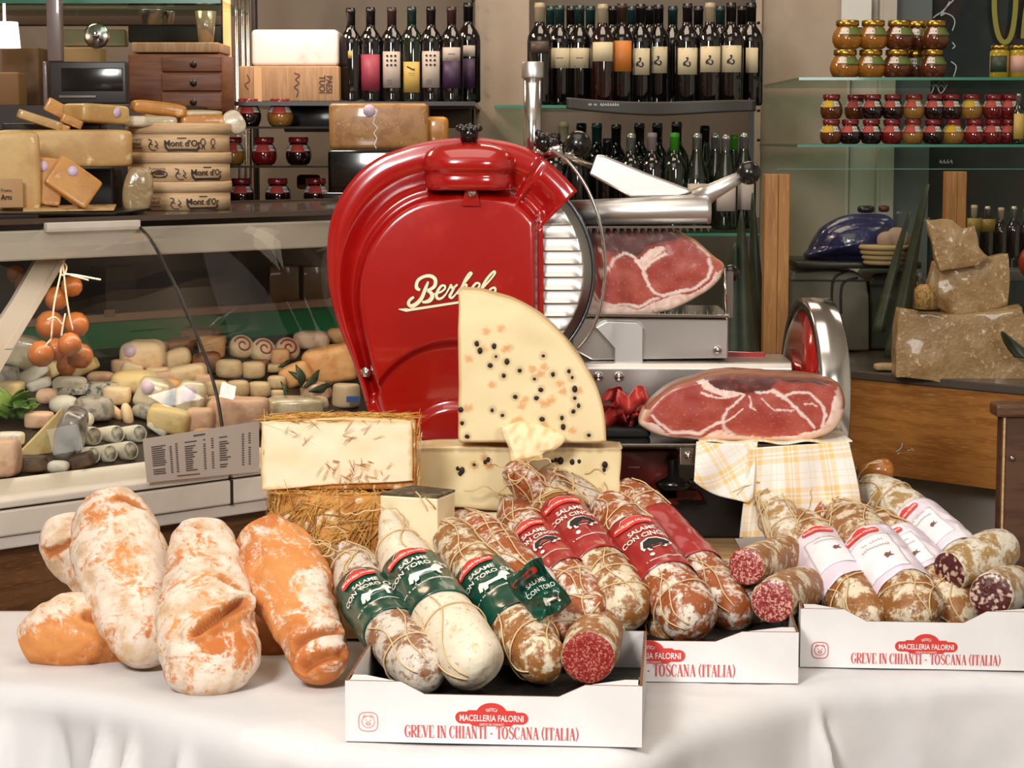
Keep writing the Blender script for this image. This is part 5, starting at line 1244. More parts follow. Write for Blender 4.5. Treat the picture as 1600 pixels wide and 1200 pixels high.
m_glass = glass_mat('counter_glass', 'f8f8f5', .025); m_shg = glass_mat('shelf_glass', 'dcebe4', .06); m_edge = mat('green_glass_edge', '2f7a62', .25, coat=.5)
m_ral = mat('grey_beige_rail', 'c9c0b6', .4, layers=[('c7b8ab', 3, .45, .65)])
def czs(py, s=0, px=0): return CP(px, py, s).z
TA, TB = -1.25, .60
def cbox(mb, s0, s1, t0, t1, z0, z1, mi=0):
    vs = [C3(s, t, z) for z in (z0, z1) for s in (s0, s1) for t in (t0, t1)]
    mb.add(vs, [(0, 2, 3, 1), (4, 5, 7, 6), (0, 1, 5, 4), (2, 6, 7, 3), (0, 4, 6, 2), (1, 3, 7, 5)], mi, smooth=False)
ct_ = thing('refrigerated_counter', 'refrigerated cheese display counter with curved glass on the left', 'display counter', C3(.3, 0, 0))
z785, z798, z841, z861 = czs(785), czs(799), czs(841), czs(861); z745 = czs(748, .07)
mb = MB(); cbox(mb, 0, .5, TA, TB, z841 + .001, z798); mb.build('front_band', m_ledge, ct_, bevel=.004)
mb = MB(); cbox(mb, .006, .5, TA, TB, z861, z841); mb.build('lower_band', m_ral, ct_, bevel=.003)
mb = MB(); cbox(mb, .012, .5, TA, TB, z798, z798 + .004); mb.build('dark_groove', m_seamd, ct_)
mb = MB()
for a, b in ((TA, -.006), (.004, TB)):
    vs = [C3(s, t, z) for t in (a, b) for s, z in ((.0, z798 + .004), (.0, z785), (.07, z745), (.07, z798 + .004))]
    mb.add(vs, [(0, 1, 5, 4), (1, 2, 6, 5), (2, 3, 7, 6), (3, 0, 4, 7), (0, 3, 2, 1), (4, 5, 6, 7)], 0, smooth=False)
mb.build('sloping_sill', m_ledge, ct_, bevel=.003)
mb = MB(); cbox(mb, .03, .9, TA, TB, .08, z861); mb.build('oak_front', m_oak, ct_)
mb = MB(); cbox(mb, .06, .88, TA, TB, 0.0, .08); mb.build('plinth', m_seamd, ct_)
# display deck (rising towards the back)
sA, zA = .07, z745 - .012; sB = .80; zB = CP(20, 556, .80).z
mb = MB(); vs = [C3(s, t, z) for t in (TA, 1.12) for s, z in ((sA, zA), (sB, zB), (sB, zB - .02), (sA, zA - .02))]
mb.add(vs, [(0, 1, 5, 4), (1, 2, 6, 5), (2, 3, 7, 6), (3, 0, 4, 7), (0, 3, 2, 1), (4, 5, 6, 7)], 0, smooth=False); mb.build('display_deck', m_deck, ct_)
slope = (zB - zA) / (sB - sA); dn = (UZ - nC * slope).normalized(); dP = C3(sA, 0, zA)
def DK(px, py):
    r = ray(px, py); return CAM + r * ((dP - CAM).dot(dn) / r.dot(dn))
zg1 = CP(20, 512, .80).z; zrail0 = CP(0, 409, .33).z; zrail1 = CP(0, 362, .33).z
mb = MB(); cbox(mb, .80, .815, TA, 1.12, zB - .02, zg1); mb.build('green_strip', m_green, ct_)
mb = MB(); cbox(mb, .79, .83, TA, 1.12, zg1, zg1 + .018); mb.build('strip_cap', mat('pinkish_trim', 'a58672', .5), ct_)
mb = MB(); cbox(mb, .95, .97, TA, 1.14, zB - .05, zrail1 + .03); mb.build('rear_panel', m_inn, ct_)
mb = MB(); cbox(mb, .33, .36, TA, TB, zrail0, zrail1); mb.build('upper_rail', m_ral, ct_, bevel=.004)
mb = MB(); zs = CP(120, 337, .42).z; cbox(mb, .34, .97, TA, 1.0, zs - .012, zs); mb.build('top_shelf', mat('smoked_shelf', '4b3d33', .2, coat=.5), ct_)
mb = MB(); a = CP(70, 352, .325); b = CP(216, 350, .325); cbox(mb, .315, .33, ct(a), ct(b), CP(140, 361, .32).z, CP(140, 346, .32).z); mb.build('hinge_bracket', m_ledge, ct_, bevel=.002)
# curved glass from the traced seam
seam = crom([(185, 338), (205, 346), (228, 366), (248, 397), (272, 445), (298, 505), (318, 552), (336, 610), (346, 665), (352, 720), (357, 782)], 40)
prof = []
for x, y in seam:
    # seam lies in the plane t = 0 of the counter
    p = onplane(x, y, B0, uC, 0); prof.append((cs_(p), p.z))
for nm, a, b in (('curved_glass', TA, -.004), ('curved_glass', .004, TB)):
    mb = MB(); mb.grid(lambda u, v: C3(prof[int(round(v * 39))][0], a + (b - a) * u, prof[int(round(v * 39))][1]), 1, 39, th=.005)
    mb.build(nm, m_glass, ct_)
mb = MB(); mb.tube([C3(s - .002, 0, z) for s, z in prof], .0035, 6); mb.build('glass_seam', m_seamd, ct_)
mb = MB(); cbox(mb, -.001, .02, -.004, .003, z841, z798); mb.build('panel_gap', m_seamd, ct_)
# slanted strut
mb = MB(); q = [CP(-40, 590, .45), CP(-10, 600, .45), CP(24, 540, .45), CP(104, 405, .45), CP(60, 400, .45), CP(20, 470, .45), CP(-40, 560, .45)]
mb.prism(q, nC * .012); mb.prism([CP(20, 545, .448), CP(104, 405, .448), CP(94, 405, .448), CP(8, 545, .448)], nC * .03); mb.build('slanted_strut', m_ral, ct_)
# price list taped to the glass
mb = MB(); q = [(223, 686), (405, 658), (405, 737), (230, 754)]
P4 = [CP(x, y, -.012) for x, y in q]
mb.prism(P4, nC * .001); pr_ = tag(mb.build('price_list', mat('greyish_paper', 'b3a497', .6)), 'grey printed price list taped to the counter glass near the seam', 'price list')
def bil(u, v): return (P4[0].lerp(P4[1], u)).lerp(P4[3].lerp(P4[2], u), v) - nC * .0012
mb = MB(); rr = random.Random(2)
for cx_, w_, jit in ((.06, .12, .03), (.21, .02, 0), (.26, .02, 0), (.34, .11, .05), (.50, .02, 0), (.57, .02, 0), (.64, .10, .05), (.84, .02, 0), (.90, .02, 0)):
    for r_ in range(14):
        y = .20 + r_ * .047; ww = w_ + rr.uniform(-jit, 0)
        if rr.random() < .06: continue
        mb.add([bil(cx_, y), bil(cx_ + ww, y), bil(cx_ + ww, y + .022), bil(cx_, y + .022)], [(0, 1, 2, 3)], 0, smooth=False)
mb.add([bil(.42, .08), bil(.52, .08), bil(.52, .11), bil(.42, .11)], [(0, 1, 2, 3)], 0, smooth=False)
mb.build('printed_rows', mat('grey_ink', '4a3f3a', .7), pr_)
mb = MB(); mb.add([bil(.26, .905), bil(.46, .905), bil(.46, .93), bil(.26, .93)], [(0, 1, 2, 3)], 0, smooth=False); mb.build('red_line', mat('faded_red_ink', '8a4038', .7), pr_)

pA, pB_ = C3(.30, -.35, zrail0 - .015), C3(.42, -.35, zA)
dl = area('added_display_fill', pA, pB_, 1.7, 3.6, (1, .84, .66), .05)  # unseen fill light, added to brighten the cheeses inside the counter
dl.rotation_euler = Matrix((uC, (UZ * 0 + nC), uC.cross(nC))).transposed().to_euler()
if (dl.rotation_euler.to_matrix() @ Vector((0, 0, -1))).z > 0: dl.rotation_euler = Matrix((uC, -nC, -uC.cross(nC) * 1.0)).transposed().to_euler()
# ---- cheeses inside
def cm(n_, c, c2=None, **k): return mat(n_, c, k.pop('rough', .5), layers=([(c2, k.pop('ns', 25), .45, .65)] if c2 else []), bump=k.pop('bump', .6), bs=45, bd=.004, **k)
ch_cream = cm('cream_cheese_rind', 'ecd0a8', 'dfba8c'); ch_white = cm('white_goat_cheese', 'dcd6c8', 'c6bfae'); ch_grey = cm('ash_grey_rind', 'a49c90', '77706a', ns=60); ch_blue = cm('blue_vein_cheese', 'bfb9a8', '3c4850', ns=70)
ch_yel = cm('yellow_cheese', 'e0c890', 'd2b272'); ch_or = cm('orange_beige_cheese', 'dda870', 'd0925a'); ch_br = cm('brown_crusted_cheese', '8a5628', '4a2a16', ns=40); ch_pk = cm('pinkish_cheese', 'dcb69a', 'c89c80'); ch_dk = cm('dark_rind_cheese', '4a3526', '6a5038')
ch_gc = cm('small_ivory_cheese', 'd8bd94', 'c8a87e'); m_wrap = mat('plastic_wrap_sheen', 'd8ccb4', .18, coat=.6, layers=[('b8a888', 18, .45, .6)], bump=.6, bs=35, bd=.004)
deck_n = [0]
def dk(px, py, w_, h, m, label, cat='cheese', dep=None, e1=.45, e2=.45, rz=0, tilt=0, group='cheeses in the glass counter', amp=.10, sticker=None, name='cheese'):
    Pb = DK(px, py + h * .42); Yd = Pb.y; W_ = M_(w_, Yd); H_ = M_(h, Yd); D_ = M_(dep, Yd) if dep else max(W_ * .75, H_)
    # foreshortening: the pieces are lying, so keep real height a bit below the picture height
    rot = Matrix.Rotation(rz, 3, 'Z') @ Matrix.Rotation(tilt, 3, 'Y')
    c = Pb + UZ * (H_ * .46) + Vector((0, D_ * .25, D_ * .25 * slope))
    mb = MB(); mb.sellip(c, (W_, D_, H_), e1, e2, rot, nu=32, nv=18, amp=amp, ns=25, seed=px); deck_n[0] += 1
    o = mb.build(name, m); tag(o, label, cat, group)
    if sticker:
        mb = MB(); rs_ = H_ * .2; f = c + rot @ Vector((sticker * W_ * .3, -D_ * .5 - .001, H_ * .22))
        mb.lathe([(rs_, 0), (rs_, .0012), (0, .0012)], f, rot @ Vector((0, -1, .25)), 20); mb.build('round_sticker', mat('lilac_sticker', 'cdb8cc', .4), o)
    return o
dk(34, 555, 66, 52, m_wrap, 'crumpled wrapped cheese at the left edge above the salad leaves', tilt=.3)
dk(42, 592, 74, 22, ch_white, 'pale flat cheese slab tilted beside the string of smoked cheeses', tilt=-.5, dep=30)
dk(72, 586, 44, 26, ch_yel, 'pale yellow wedge behind the salad leaves', tilt=-.45)
dk(130, 578, 46, 22, ch_yel, 'bright yellow wrapped piece below the hanging smoked cheeses', tilt=-.4)
dk(155, 594, 42, 20, ch_pk, 'pinkish soft cheese behind the blue-veined pieces', e1=.7)
dk(107, 606, 54, 26, ch_white, 'white mouldy slab, left one of two above the ash log', e1=.5)
dk(156, 613, 56, 24, ch_blue, 'blue-veined cheese slab beside the white mouldy slab', e1=.4)
dk(110, 614, 56, 12, ch_blue, 'thin blue-veined layer under the white mouldy slab', e1=.3)
dk(72, 622, 34, 26, ch_pk, 'small pinkish rind cheese near the salad leaves', e1=.8)
dk(98, 636, 46, 32, ch_white, 'greyish white rounded cheese left of the ash log', e1=.9, e2=.9)
dk(146, 644, 62, 40, ch_grey, 'ribbed ash-grey goat log cut open', e1=.6, e2=.7)
for i, (x, y, t_) in enumerate(((176, 646, .7), (198, 652, 1.35))): dk(x, y, 40, 17, ch_cream, ('creamy oval slice leaning on the ash log, left one' if i == 0 else 'creamy oval slice with dark dot standing right of the ash log'), tilt=t_, e1=.9, e2=.9, amp=.02)
dk(222, 562, 68, 50, ch_cream, 'large folded cream cheese in clear wrap, top middle of the counter', e1=.6, sticker=-.8)
dk(274, 566, 50, 34, ch_cream, 'oval cream cheese half right of the folded wrapped one', e1=.75, tilt=-.3)
dk(290, 590, 64, 32, ch_cream, 'long cream cheese piece below the oval half', e1=.6, tilt=-.15)
dk(255, 592, 34, 20, ch_pk, 'narrow pinkish cheese between the cream pieces', tilt=-.1)
dk(208, 604, 74, 40, ch_yel, 'yellowish cheese wheel section under the wrapped cheese', e1=.7)
dk(238, 622, 52, 52, m_wrap, 'wrapped triangular cheese with lilac sticker in the middle', e1=.5, tilt=.35, sticker=-.6)
dk(262, 608, 42, 26, ch_or, 'orange-beige cheese piece behind the wrapped triangles', e1=.6)
dk(298, 632, 46, 62, m_wrap, 'tall wrapped cheese with round sticker beside the glass seam', e1=.5, tilt=.15, sticker=-.2)
dk(262, 662, 66, 40, ch_yel, 'pale yellow wedge lying under the wrapped triangles', e1=.4, tilt=.2)
dk(228, 648, 44, 22, ch_grey, 'grey rind cheese piece right of the white slices', e1=.6, tilt=.3)
dk(246, 672, 36, 14, ch_white, 'thin white wedge edge above the price list', tilt=.6)
for i, (x, y, w_, h, lb) in enumerate(((147, 684, 36, 30, 'goat cheese log end, upper left of the six'), (183, 681, 36, 28, 'goat cheese log end, upper middle of the six'), (218, 680, 36, 28, 'goat cheese log end, upper right of the six'),
                                       (145, 714, 32, 28, 'goat cheese log end, lower left of the six'), (172, 711, 30, 28, 'goat cheese log end, lower middle of the six'), (204, 707, 38, 30, 'goat cheese log end, lower right of the six'))):
    Pb = DK(x, y + h * .4); ax = (-nC + UZ * .18).normalized(); r = M_(h * .5, Pb.y); c = Pb + UZ * r + nC * .0
    mb = MB(); mb.lathe([(r * .8, -.10), (r * 1.02, -.09), (r * 1.05, -.01), (r * .98, 0), (r * .86, .004), (r * .84, .001), (0, .001)], c, ax, 28); o = mb.build('goat_cheese_log', ch_white); tag(o, lb, 'goat cheese', 'goat cheese log ends')
    mb = MB(); mb.lathe([(r * .8, .0), (r * .8, .0022), (0, .003)], c, ax, 24); mb.build('cut_end', cm('mould_speckled_paste', 'cbc4b0', '8f8b7c', ns=90), o)
# big wedge at bottom left with ash wrap
q = [(24, 712), (92, 642), (98, 690), (84, 712), (34, 722)]
mb = MB(); P_ = [onplane(x, y, B0, nC, .20) for x, y in q]; mb.prism(P_, nC * .05 + uC * .04); o = mb.build('cheese', ch_yel, bevel=.004); tag(o, 'large pale yellow cheese wedge at the front left of the counter', 'cheese', 'cheeses in the glass counter')
dk(108, 690, 44, 84, cm('grey_crinkled_foil', '8d8684', '5e5a5a', ns=30, rough=.25, coat=.4, bump=.8), 'grey crinkled wrap covering a cheese beside the large wedge', e1=.6, tilt=.25, amp=.2)
dk(4, 722, 50, 60, ch_pk, 'pinkish crumbly cheese block cropped by the left edge', e1=.35)
dk(48, 728, 48, 26, ch_dk, 'dark rind cheese heel at the front left', e1=.4); dk(90, 732, 34, 20, ch_white, 'small white mouldy piece next to the dark heel', e1=.8); dk(126, 724, 42, 24, ch_dk, 'dark brown cheese heel left of the goat logs', e1=.4, tilt=-.3)
dk(14, 690, 44, 22, ch_white, 'small pale cheese with white sticker left of the large wedge', sticker=.8)
# salad
def leafy(px, py, s_, n_, label, m, name, cat, seed, base=None):
    rr = random.Random(seed); c = base or (DK(px, py + 20) + UZ * .01); mb = MB()
    for i in range(n_):
        a = rr.uniform(0, 2 * PI); el = rr.uniform(.3, 1.3); L = s_ * rr.uniform(.6, 1.1); w_ = L * rr.uniform(.22, .34); d = Vector((math.cos(a) * math.cos(el), math.sin(a) * math.cos(el), math.sin(el))); sd = d.cross(UZ).normalized(); up = sd.cross(d)
        o0 = c + Vector((rr.uniform(-.5, .5), rr.uniform(-.5, .5), 0)) * s_ * .7
        mb.grid(lambda u, v: o0 + d * L * u + sd * (v - .5) * 2 * w_ * math.sin(PI * min(u * .9 + .06, 1)) + up * (.18 * L * math.sin(u * 3) + .02 * math.sin(v * 9 + u * 14) * L), 10, 6, th=.0006)
    o = mb.build(name, m); return tag(o, label, cat)
leafy(22, 640, .075, 16, 'fresh green salad leaves among the cheeses at left', mat('salad_green', '6d8a38', .5, layers=[('47702c', 14, .45, .6), ('a9b86a', 22, .6, .75)]), 'salad_leaves', 'salad', 4)
# brown crusted pieces
dk(308, 528, 76, 24, ch_br, 'long golden brown crusted cheese at the back by the green strip', e1=.5, dep=30); dk(278, 545, 44, 26, ch_br, 'nutty brown coated cheese left of the seam', e1=.6, amp=.2); dk(330, 545, 44, 34, ch_or, 'golden crumbly cheese chunk right of the seam', e1=.35, amp=.2); dk(322, 570, 44, 34, ch_br, 'dark crusted cheese chunk crossed by the seam', e1=.5, amp=.2)
# two rolls with a red spiral
m_sp = mat('red_spiral_filling', '9a3128', .5)
for k, (x, y, lb) in enumerate(((380, 542, 'round white cheese roll with red spiral, left one'), (414, 547, 'round white cheese roll with red spiral, right one'), (452, 546, 'shaded cheese roll with faint ring at the back'))):
    Pb = DK(x, y + 16); r = M_(19, Pb.y); ax = (-nC * .8 + UZ * .7 + Vector((0, -.6, 0))).normalized(); c = Pb + UZ * r * 1.0
    mb = MB(); mb.lathe([(0, -.05), (r * .9, -.048), (r * 1.05, -.03), (r * 1.05, -.008), (r * .9, .0), (0, .002)], c, ax, 32); o = mb.build('cheese_roll', ch_cream if k < 2 else ch_pk); tag(o, lb, 'cheese roll', 'spiral cheese rolls')
    qm = ax.to_track_quat('Z', 'Y').to_matrix(); mb = MB(); mb.tube([c + qm @ Vector((r * (.15 + .62 * i / 40) * math.cos(i / 40 * 9), r * (.15 + .62 * i / 40) * math.sin(i / 40 * 9), .0025)) for i in range(41)], .0022, 6); mb.build('spiral', m_sp, o)
# further pieces filling the display
for k, (x, y, w_, h, m, lb, kw) in enumerate((
  (8, 590, 40, 30, ch_grey, 'grey rind chunk at the left edge behind the salad', {}), (60, 660, 46, 26, ch_pk, 'pinkish piece between salad leaves and large wedge', {}), (126, 660, 40, 26, ch_white, 'whitish round piece in front of the ash log', dict(e1=.9)),
  (182, 622, 44, 30, ch_cream, 'cream chunk behind the white slices', {}), (190, 575, 34, 22, ch_pk, 'small pink-rind cheese left of the large folded cream cheese', {}), (246, 586, 36, 20, ch_cream, 'cream slab tucked under the folded wrapped cheese', {}),
  (318, 600, 30, 26, ch_pk, 'pale pink piece left of the ivory barrels', {}), (282, 612, 40, 22, ch_yel, 'yellow slab under the long cream piece', {}), (312, 662, 44, 40, ch_pk, 'beige cheese crossed by the seam above the price list', {}), (330, 690, 60, 30, ch_or, 'flat beige cheese partly behind the price list', {}),
  (404, 574, 30, 20, ch_br, 'brownish piece in shadow below the spiral rolls', {}), (425, 640, 50, 24, ch_or, 'orange-beige slab right of the ridged cheese', {}), (494, 615, 50, 26, ch_pk, 'crumpled pinkish piece below the bay leaves', dict(amp=.25)), (500, 560, 34, 22, ch_cream, 'cream heel between oval and large orange cheese', {}), (545, 560, 30, 40, ch_or, 'orange piece cropped by the slicer', {}),
  (240, 548, 40, 22, ch_pk, 'pinkish cheese at the back behind the folded one', {}), (206, 580, 34, 22, ch_cream, 'cream wedge left below the folded cheese', dict(tilt=.3)), (14, 612, 44, 24, ch_yel, 'yellowish piece behind the salad at the edge', {}), (60, 604, 40, 18, ch_white, 'white slab above the salad leaves', dict(tilt=-.3)))):
    dk(x, y, w_, h, m, lb, **({'e1': .4, 'e2': .5} | kw))
# small ivory cheeses in rows
for k, (x, y, w_, h) in enumerate(((357, 580, 42, 30), (395, 582, 38, 28), (424, 578, 34, 14), (338, 610, 36, 26), (371, 611, 36, 28), (405, 612, 36, 26), (432, 600, 30, 22), (336, 632, 26, 22), (433, 618, 26, 14))):
    nm = ['upper row, first', 'upper row, second', 'upper row, third', 'middle row, first', 'middle row, second', 'middle row, third', 'middle row, fourth', 'lower row, first', 'lower row, last'][k]
    dk(x, y, w_, h, ch_gc, 'small ivory barrel cheese right of the seam, ' + nm, e1=.5, e2=.8, group='small ivory cheeses', amp=.03)
dk(372, 655, 96, 54, ch_pk, 'wide beige cheese with ridged rind behind the price list', e1=.35, dep=70); dk(462, 642, 96, 30, m_wrap, 'flat wrapped beige cheese behind the straw cheese', e1=.4)
dk(486, 536, 56, 30, ch_pk, 'beige oval cheese under the green strip near the slicer', e1=.6); dk(528, 528, 36, 26, ch_or, 'orange cheese piece at the back beside the slicer', e1=.6); dk(516, 578, 86, 58, ch_or, 'large orange-beige cheese wedge left of the slicer', e1=.3, tilt=-.15, dep=80); dk(462, 590, 50, 36, ch_or, 'triangular orange-beige piece behind the bay leaves', tilt=-.4)
dk(438, 560, 30, 26, ch_or, 'small orange wedge under the spiral rolls')
dk(540, 622, 44, 38, mat('round_tin_paper', 'c9b090', .4), 'round cheese box with blue label touching the slicer', e1=.3, e2=1, name='cheese_box', cat='cheese box')
o = bpy.data.objects['cheese_box']; mb = MB(); p = DK(540, 640) + UZ * .028 - nC * .028 + Vector((0, -.012, 0)); mb.box(p, (.03, .002, .014)); mb.build('blue_label', mat('blue_paper', '1f4f92', .5), o)
leaf = mat('bay_leaf_green', '23331c', .45, layers=[('34482a', 20, .45, .6)])
for k, (x0, y0, x1, y1, w_) in enumerate(((456, 578, 484, 552, 9), (450, 580, 474, 562, 10), (472, 606, 464, 570, 15), (476, 606, 500, 578, 13), (446, 618, 440, 596, 9), (484, 612, 520, 600, 12), (436, 574, 452, 562, 7), (472, 596, 452, 580, 8))):
    Pa = DK(x0, y0 + 14); Pc = onplane(x1, y1, B0, nC, cs_(Pa) - .01); Pa = onplane(x0, y0, B0, nC, cs_(Pa) - .03); sd = (Pc - Pa).cross(nC).normalized(); Wd = M_(w_ * .6, Pa.y)
    mb = MB(); mb.grid(lambda u, v: Pa.lerp(Pc, u) + sd * (v - .5) * 2 * Wd * math.sin(PI * min(.04 + u * .94, 1)) - nC * (.012 * math.sin(PI * u) - .010 * abs(v - .5)), 12, 6, th=.0006)
    tag(mb.build('bay_leaf', leaf), 'dark green bay leaf of the sprig lying on the orange-beige cheeses', 'leaf', 'bay leaves')
# smoked cheeses on strings
m_smk = mat('smoked_cheese_rind', 'b5682c', .4, coat=.3, layers=[('9c531e', 12, .4, .65), ('c98a4a', 30, .6, .75)]); m_str = mat('white_string', 'd9c6ae', .8)
balls = [(42, 442, 20, .50, 'large smoked cheese ball left of the slanted strut'), (24, 428, 14, .56, 'smoked cheese half hidden at the upper left'), (112, 447, 17, .42, 'uppermost small smoked cheese by the loose string end'), (88, 466, 19, .45, 'smoked cheese ball below the string knot'),
         (78, 508, 23, .44, 'smoked cheese ball in the middle of the hanging string'), (119, 507, 20, .42, 'smoked cheese ball right of the middle one'), (64, 553, 21, .38, 'lowest left smoked cheese ball on the string'), (87, 546, 18, .40, 'smoked cheese ball between the lowest ones'),
         (109, 538, 19, .36, 'front smoked cheese ball at bottom right of the string'), (126, 556, 20, .40, 'lowest right smoked cheese ball on the string'), (104, 572, 16, .44, 'smoked cheese ball hidden beneath the others')]
for x, y, r, s_, lb in balls:
    c = CP(x, y, s_); rm = M_(r, c.y); mb = MB(); mb.lathe([(0, -rm), (rm * .5, -rm * .9), (rm * .88, -rm * .5), (rm, -.05 * rm), (rm * .9, rm * .45), (rm * .55, rm * .85), (rm * .15, rm * .98), (0, rm)], c, (.15 * math.sin(x), .1 * math.cos(y), 1), 32); tag(mb.build('smoked_cheese', m_smk), lb, 'smoked cheese', 'smoked cheese balls on strings')
mb = MB()
for L in ([(100, 405), (92, 440), (84, 480), (80, 530)], [(98, 405), (102, 450), (108, 490), (114, 516)], [(80, 530), (72, 540), (70, 552)], [(102, 490), (98, 510), (96, 525)], [(96, 408), (104, 416), (100, 430), (94, 425), (100, 408)], [(74, 500), (86, 496), (98, 508)], [(126, 535), (128, 545), (122, 552)]):
    mb.tube([CP(x, y, .36) for x, y in crom(L, 14)], .0022, 6)
o = mb.build('string', m_str); tag(o, 'pale string tying the smoked cheese balls to the rail', 'string')
mb = MB(); mb.tube([CP(x, y, .34) for x, y in crom([(100, 428), (120, 430), (140, 434), (157, 437)], 10)], .0022, 6); mb.tube([CP(x, y, .34) for x, y in crom([(110, 430), (125, 434), (138, 438)], 8)], .0018, 6); mb.build('loose_end', m_str, o)
# dark scale and wrapped block in the back of the display
mb = MB(); a = CP(150, 500, .82); c = CP(178, 462, .84); mb.box(c, (M_(56, c.y), .06, M_(92, c.y)), math.atan2(uC.y, uC.x)); o = mb.build('hanging_scale', mat('dark_brown_plastic', '35261f', .5)); tag(o, 'dark box-shaped device with small tag behind the counter glass', 'device')
mb = MB(); mb.box(CP(171, 490, .79), (M_(20, c.y), .002, M_(12, c.y)), math.atan2(uC.y, uC.x)); mb.build('paper_tag', mat('tan_tag', '8a7258', .7), o)
for x0, x1, lb in ((416, 466, 'brown wrapped cheese block behind the glass, left half'), (468, 512, 'brown wrapped cheese block behind the glass, right half')):
    c = CP((x0 + x1) / 2, 450, .86); mb = MB(); mb.rbox(c, (M_((x1 - x0) * .95, c.y), .08, M_(74, c.y)), .006, Matrix.Rotation(math.atan2(uC.y, uC.x) * .3, 3, 'Z')); tag(mb.build('cheese', mat('brown_wrapped_cheese', '6e5230', .35, coat=.4, layers=[('5a4226', 20, .45, .6)])), lb, 'cheese', 'wrapped blocks behind the glass')

# ---- on top of the counter
m_box = mat('poplar_box', 'd8b890', .6, layers=[('c9a67c', 12, .4, .65, (1, 1, 14))]); m_ink = mat('black_stamp_ink', '241a16', .6)
cB = CP(281, 333, .62); cB.z = 0; rB_ = M_(81, cB.y); hb = M_(44.3, cB.y)
stack = ['bottom one of the three round wooden cheese boxes', 'middle one of the three round wooden cheese boxes', 'top one of the three round wooden cheese boxes']
def wrapc(c, r, z0):
    return lambda x, y: Vector((c.x + (r + .0012) * math.sin(x / r), c.y - (r + .0012) * math.cos(x / r), z0 + y))
for k in range(3):
    z0 = zs + .001 + k * hb; t = thing('round_cheese_box', stack[k] + ' with black print', 'cheese box', (cB.x, cB.y, z0), 'round wooden cheese boxes')
    mb = MB(); mb.lathe([(0, z0), (rB_ * .97, z0), (rB_ * .97, z0 + hb * .62), (0, z0 + hb * .62)], (cB.x, cB.y, 0), (0, 0, 1), 64); bb = mb.build('box_base', m_box, t)
    mb = MB(); mb.lathe([(0, z0 + hb * .62 + .0005), (rB_, z0 + hb * .62 + .0005), (rB_, z0 + hb - .002), (rB_ * .985, z0 + hb - .001), (0, z0 + hb - .001)], (cB.x, cB.y, 0), (0, 0, 1), 64); ld = mb.build('box_lid', m_box, t)
    fn = wrapc(cB, rB_, z0); mb = MB(); s = M_(1, cB.y); oxs = {2: 16, 1: 58, 0: 50}[k]
    def stamp(mb, x, y):
        put(mb, text_mesh("Mont d'Or", 13, .02, 1.0), fnm, 0, x, y)
        put(mb, strokes([[(x - 26, y - 1), (x - 22, y - 6), (x + 22, y - 6), (x + 26, y - 1)]], 4), fnm); put(mb, strokes([[(x - 8, y + 12), (x + 6, y + 12)]], 1.6), fnm)
    fnm = lambda x, y: fn(x * s, y * s)
    y0 = 9
    stamp(mb, oxs if k != 2 else 18, y0)
    put(mb, text_mesh('Fromagerie', 7, .0, .85), fnm, 0, oxs - 80 if k != 2 else -62, y0 + 8); put(mb, text_mesh('Arnaud', 8.5, .01, .9), fnm, 0, oxs - 80 if k != 2 else -62, y0 + 1); put(mb, strokes([[(oxs - 94 if k != 2 else -76, y0 - 3), (oxs - 66 if k != 2 else -48, y0 - 3)]], 1), fnm)
    cxm = (oxs - 44) if k != 2 else -28
    put(mb, strokes([crom([(cxm - 8, y0 + 10), (cxm - 2, y0 + 8), (cxm - 7, y0), (cxm - 2, y0 - 6), (cxm + 5, y0 - 6)], 14), crom([(cxm + 4, y0 + 8), (cxm + 8, y0 + 2), (cxm + 4, y0), (cxm + 9, y0 - 4)], 10), [(cxm - 6, y0 + 4), (cxm, y0 + 2)]], 1.5), fnm)
    if k == 2:
        for xx in (50, 68): put(mb, strokes([[(xx + 4 * math.cos(a), y0 + 6 + 5 * math.sin(a)) for a in [2 * PI * i / 12 for i in range(13)]], [(xx, y0 + 1), (xx - 3, y0 - 5)], [(xx, y0 + 1), (xx + 3, y0 - 5)]], 1.5), fnm)
    if k == 1: put(mb, strokes([[(-18 + 12 * math.cos(a), y0 + 2 + 5 * math.sin(a)) for a in [2 * PI * i / 20 for i in range(21)]], [(-26, y0 + 2), (-10, y0 + 2)], [(-22, y0 + 5), (-14, y0 + 5)]], 1.6), fnm)
    mb.build('stamp_lettering', m_ink, bb)
zt_box = zs + 3 * hb
def topitem(px, py, w_, h, s_, m, label, name='cheese', cat='cheese', e1=.16, e2=.18, tilt=0, rz=None, dep=None, group='cheeses on top of the counter', sticker=None, amp=.03, pitch=0):
    c = CP(px, py, s_); Wm, Hm = M_(w_, c.y), M_(h, c.y); Dm = M_(dep, c.y) if dep else min(Wm, .12)
    rot = Matrix.Rotation(rz if rz is not None else .25, 3, 'Z') @ Matrix.Rotation(tilt, 3, 'Y') @ Matrix.Rotation(pitch, 3, 'X')
    mb = MB(); mb.sellip(c, (Wm, Dm, Hm), e1, e2, rot, nu=40, nv=20, amp=amp, ns=18, seed=px); o = mb.build(name, m); tag(o, label, cat, group)
    if sticker:
        mb = MB(); f = c + rot @ Vector((sticker[0] * Wm, -Dm * .5 - .0015, sticker[1] * Hm)); mb.lathe([(.011, 0), (.011, .001), (0, .001)], f, rot @ Vector((0, -1, 0)), 24); mb.build('round_sticker', MATS['lilac_sticker'], o)
    return o
m_yw = mat('wrapped_yellow_cheese', 'c0883c', .35, coat=.25, layers=[('b07630', 12, .4, .6), ('d8b478', 26, .6, .72)], bump=.5, bs=22, bd=.004); m_by = mat('wrapped_beige_cheese', 'c6a468', .35, coat=.25, layers=[('b48c54', 10, .4, .6), ('e0cc9c', 22, .62, .75)], bump=.5, bs=20, bd=.004)
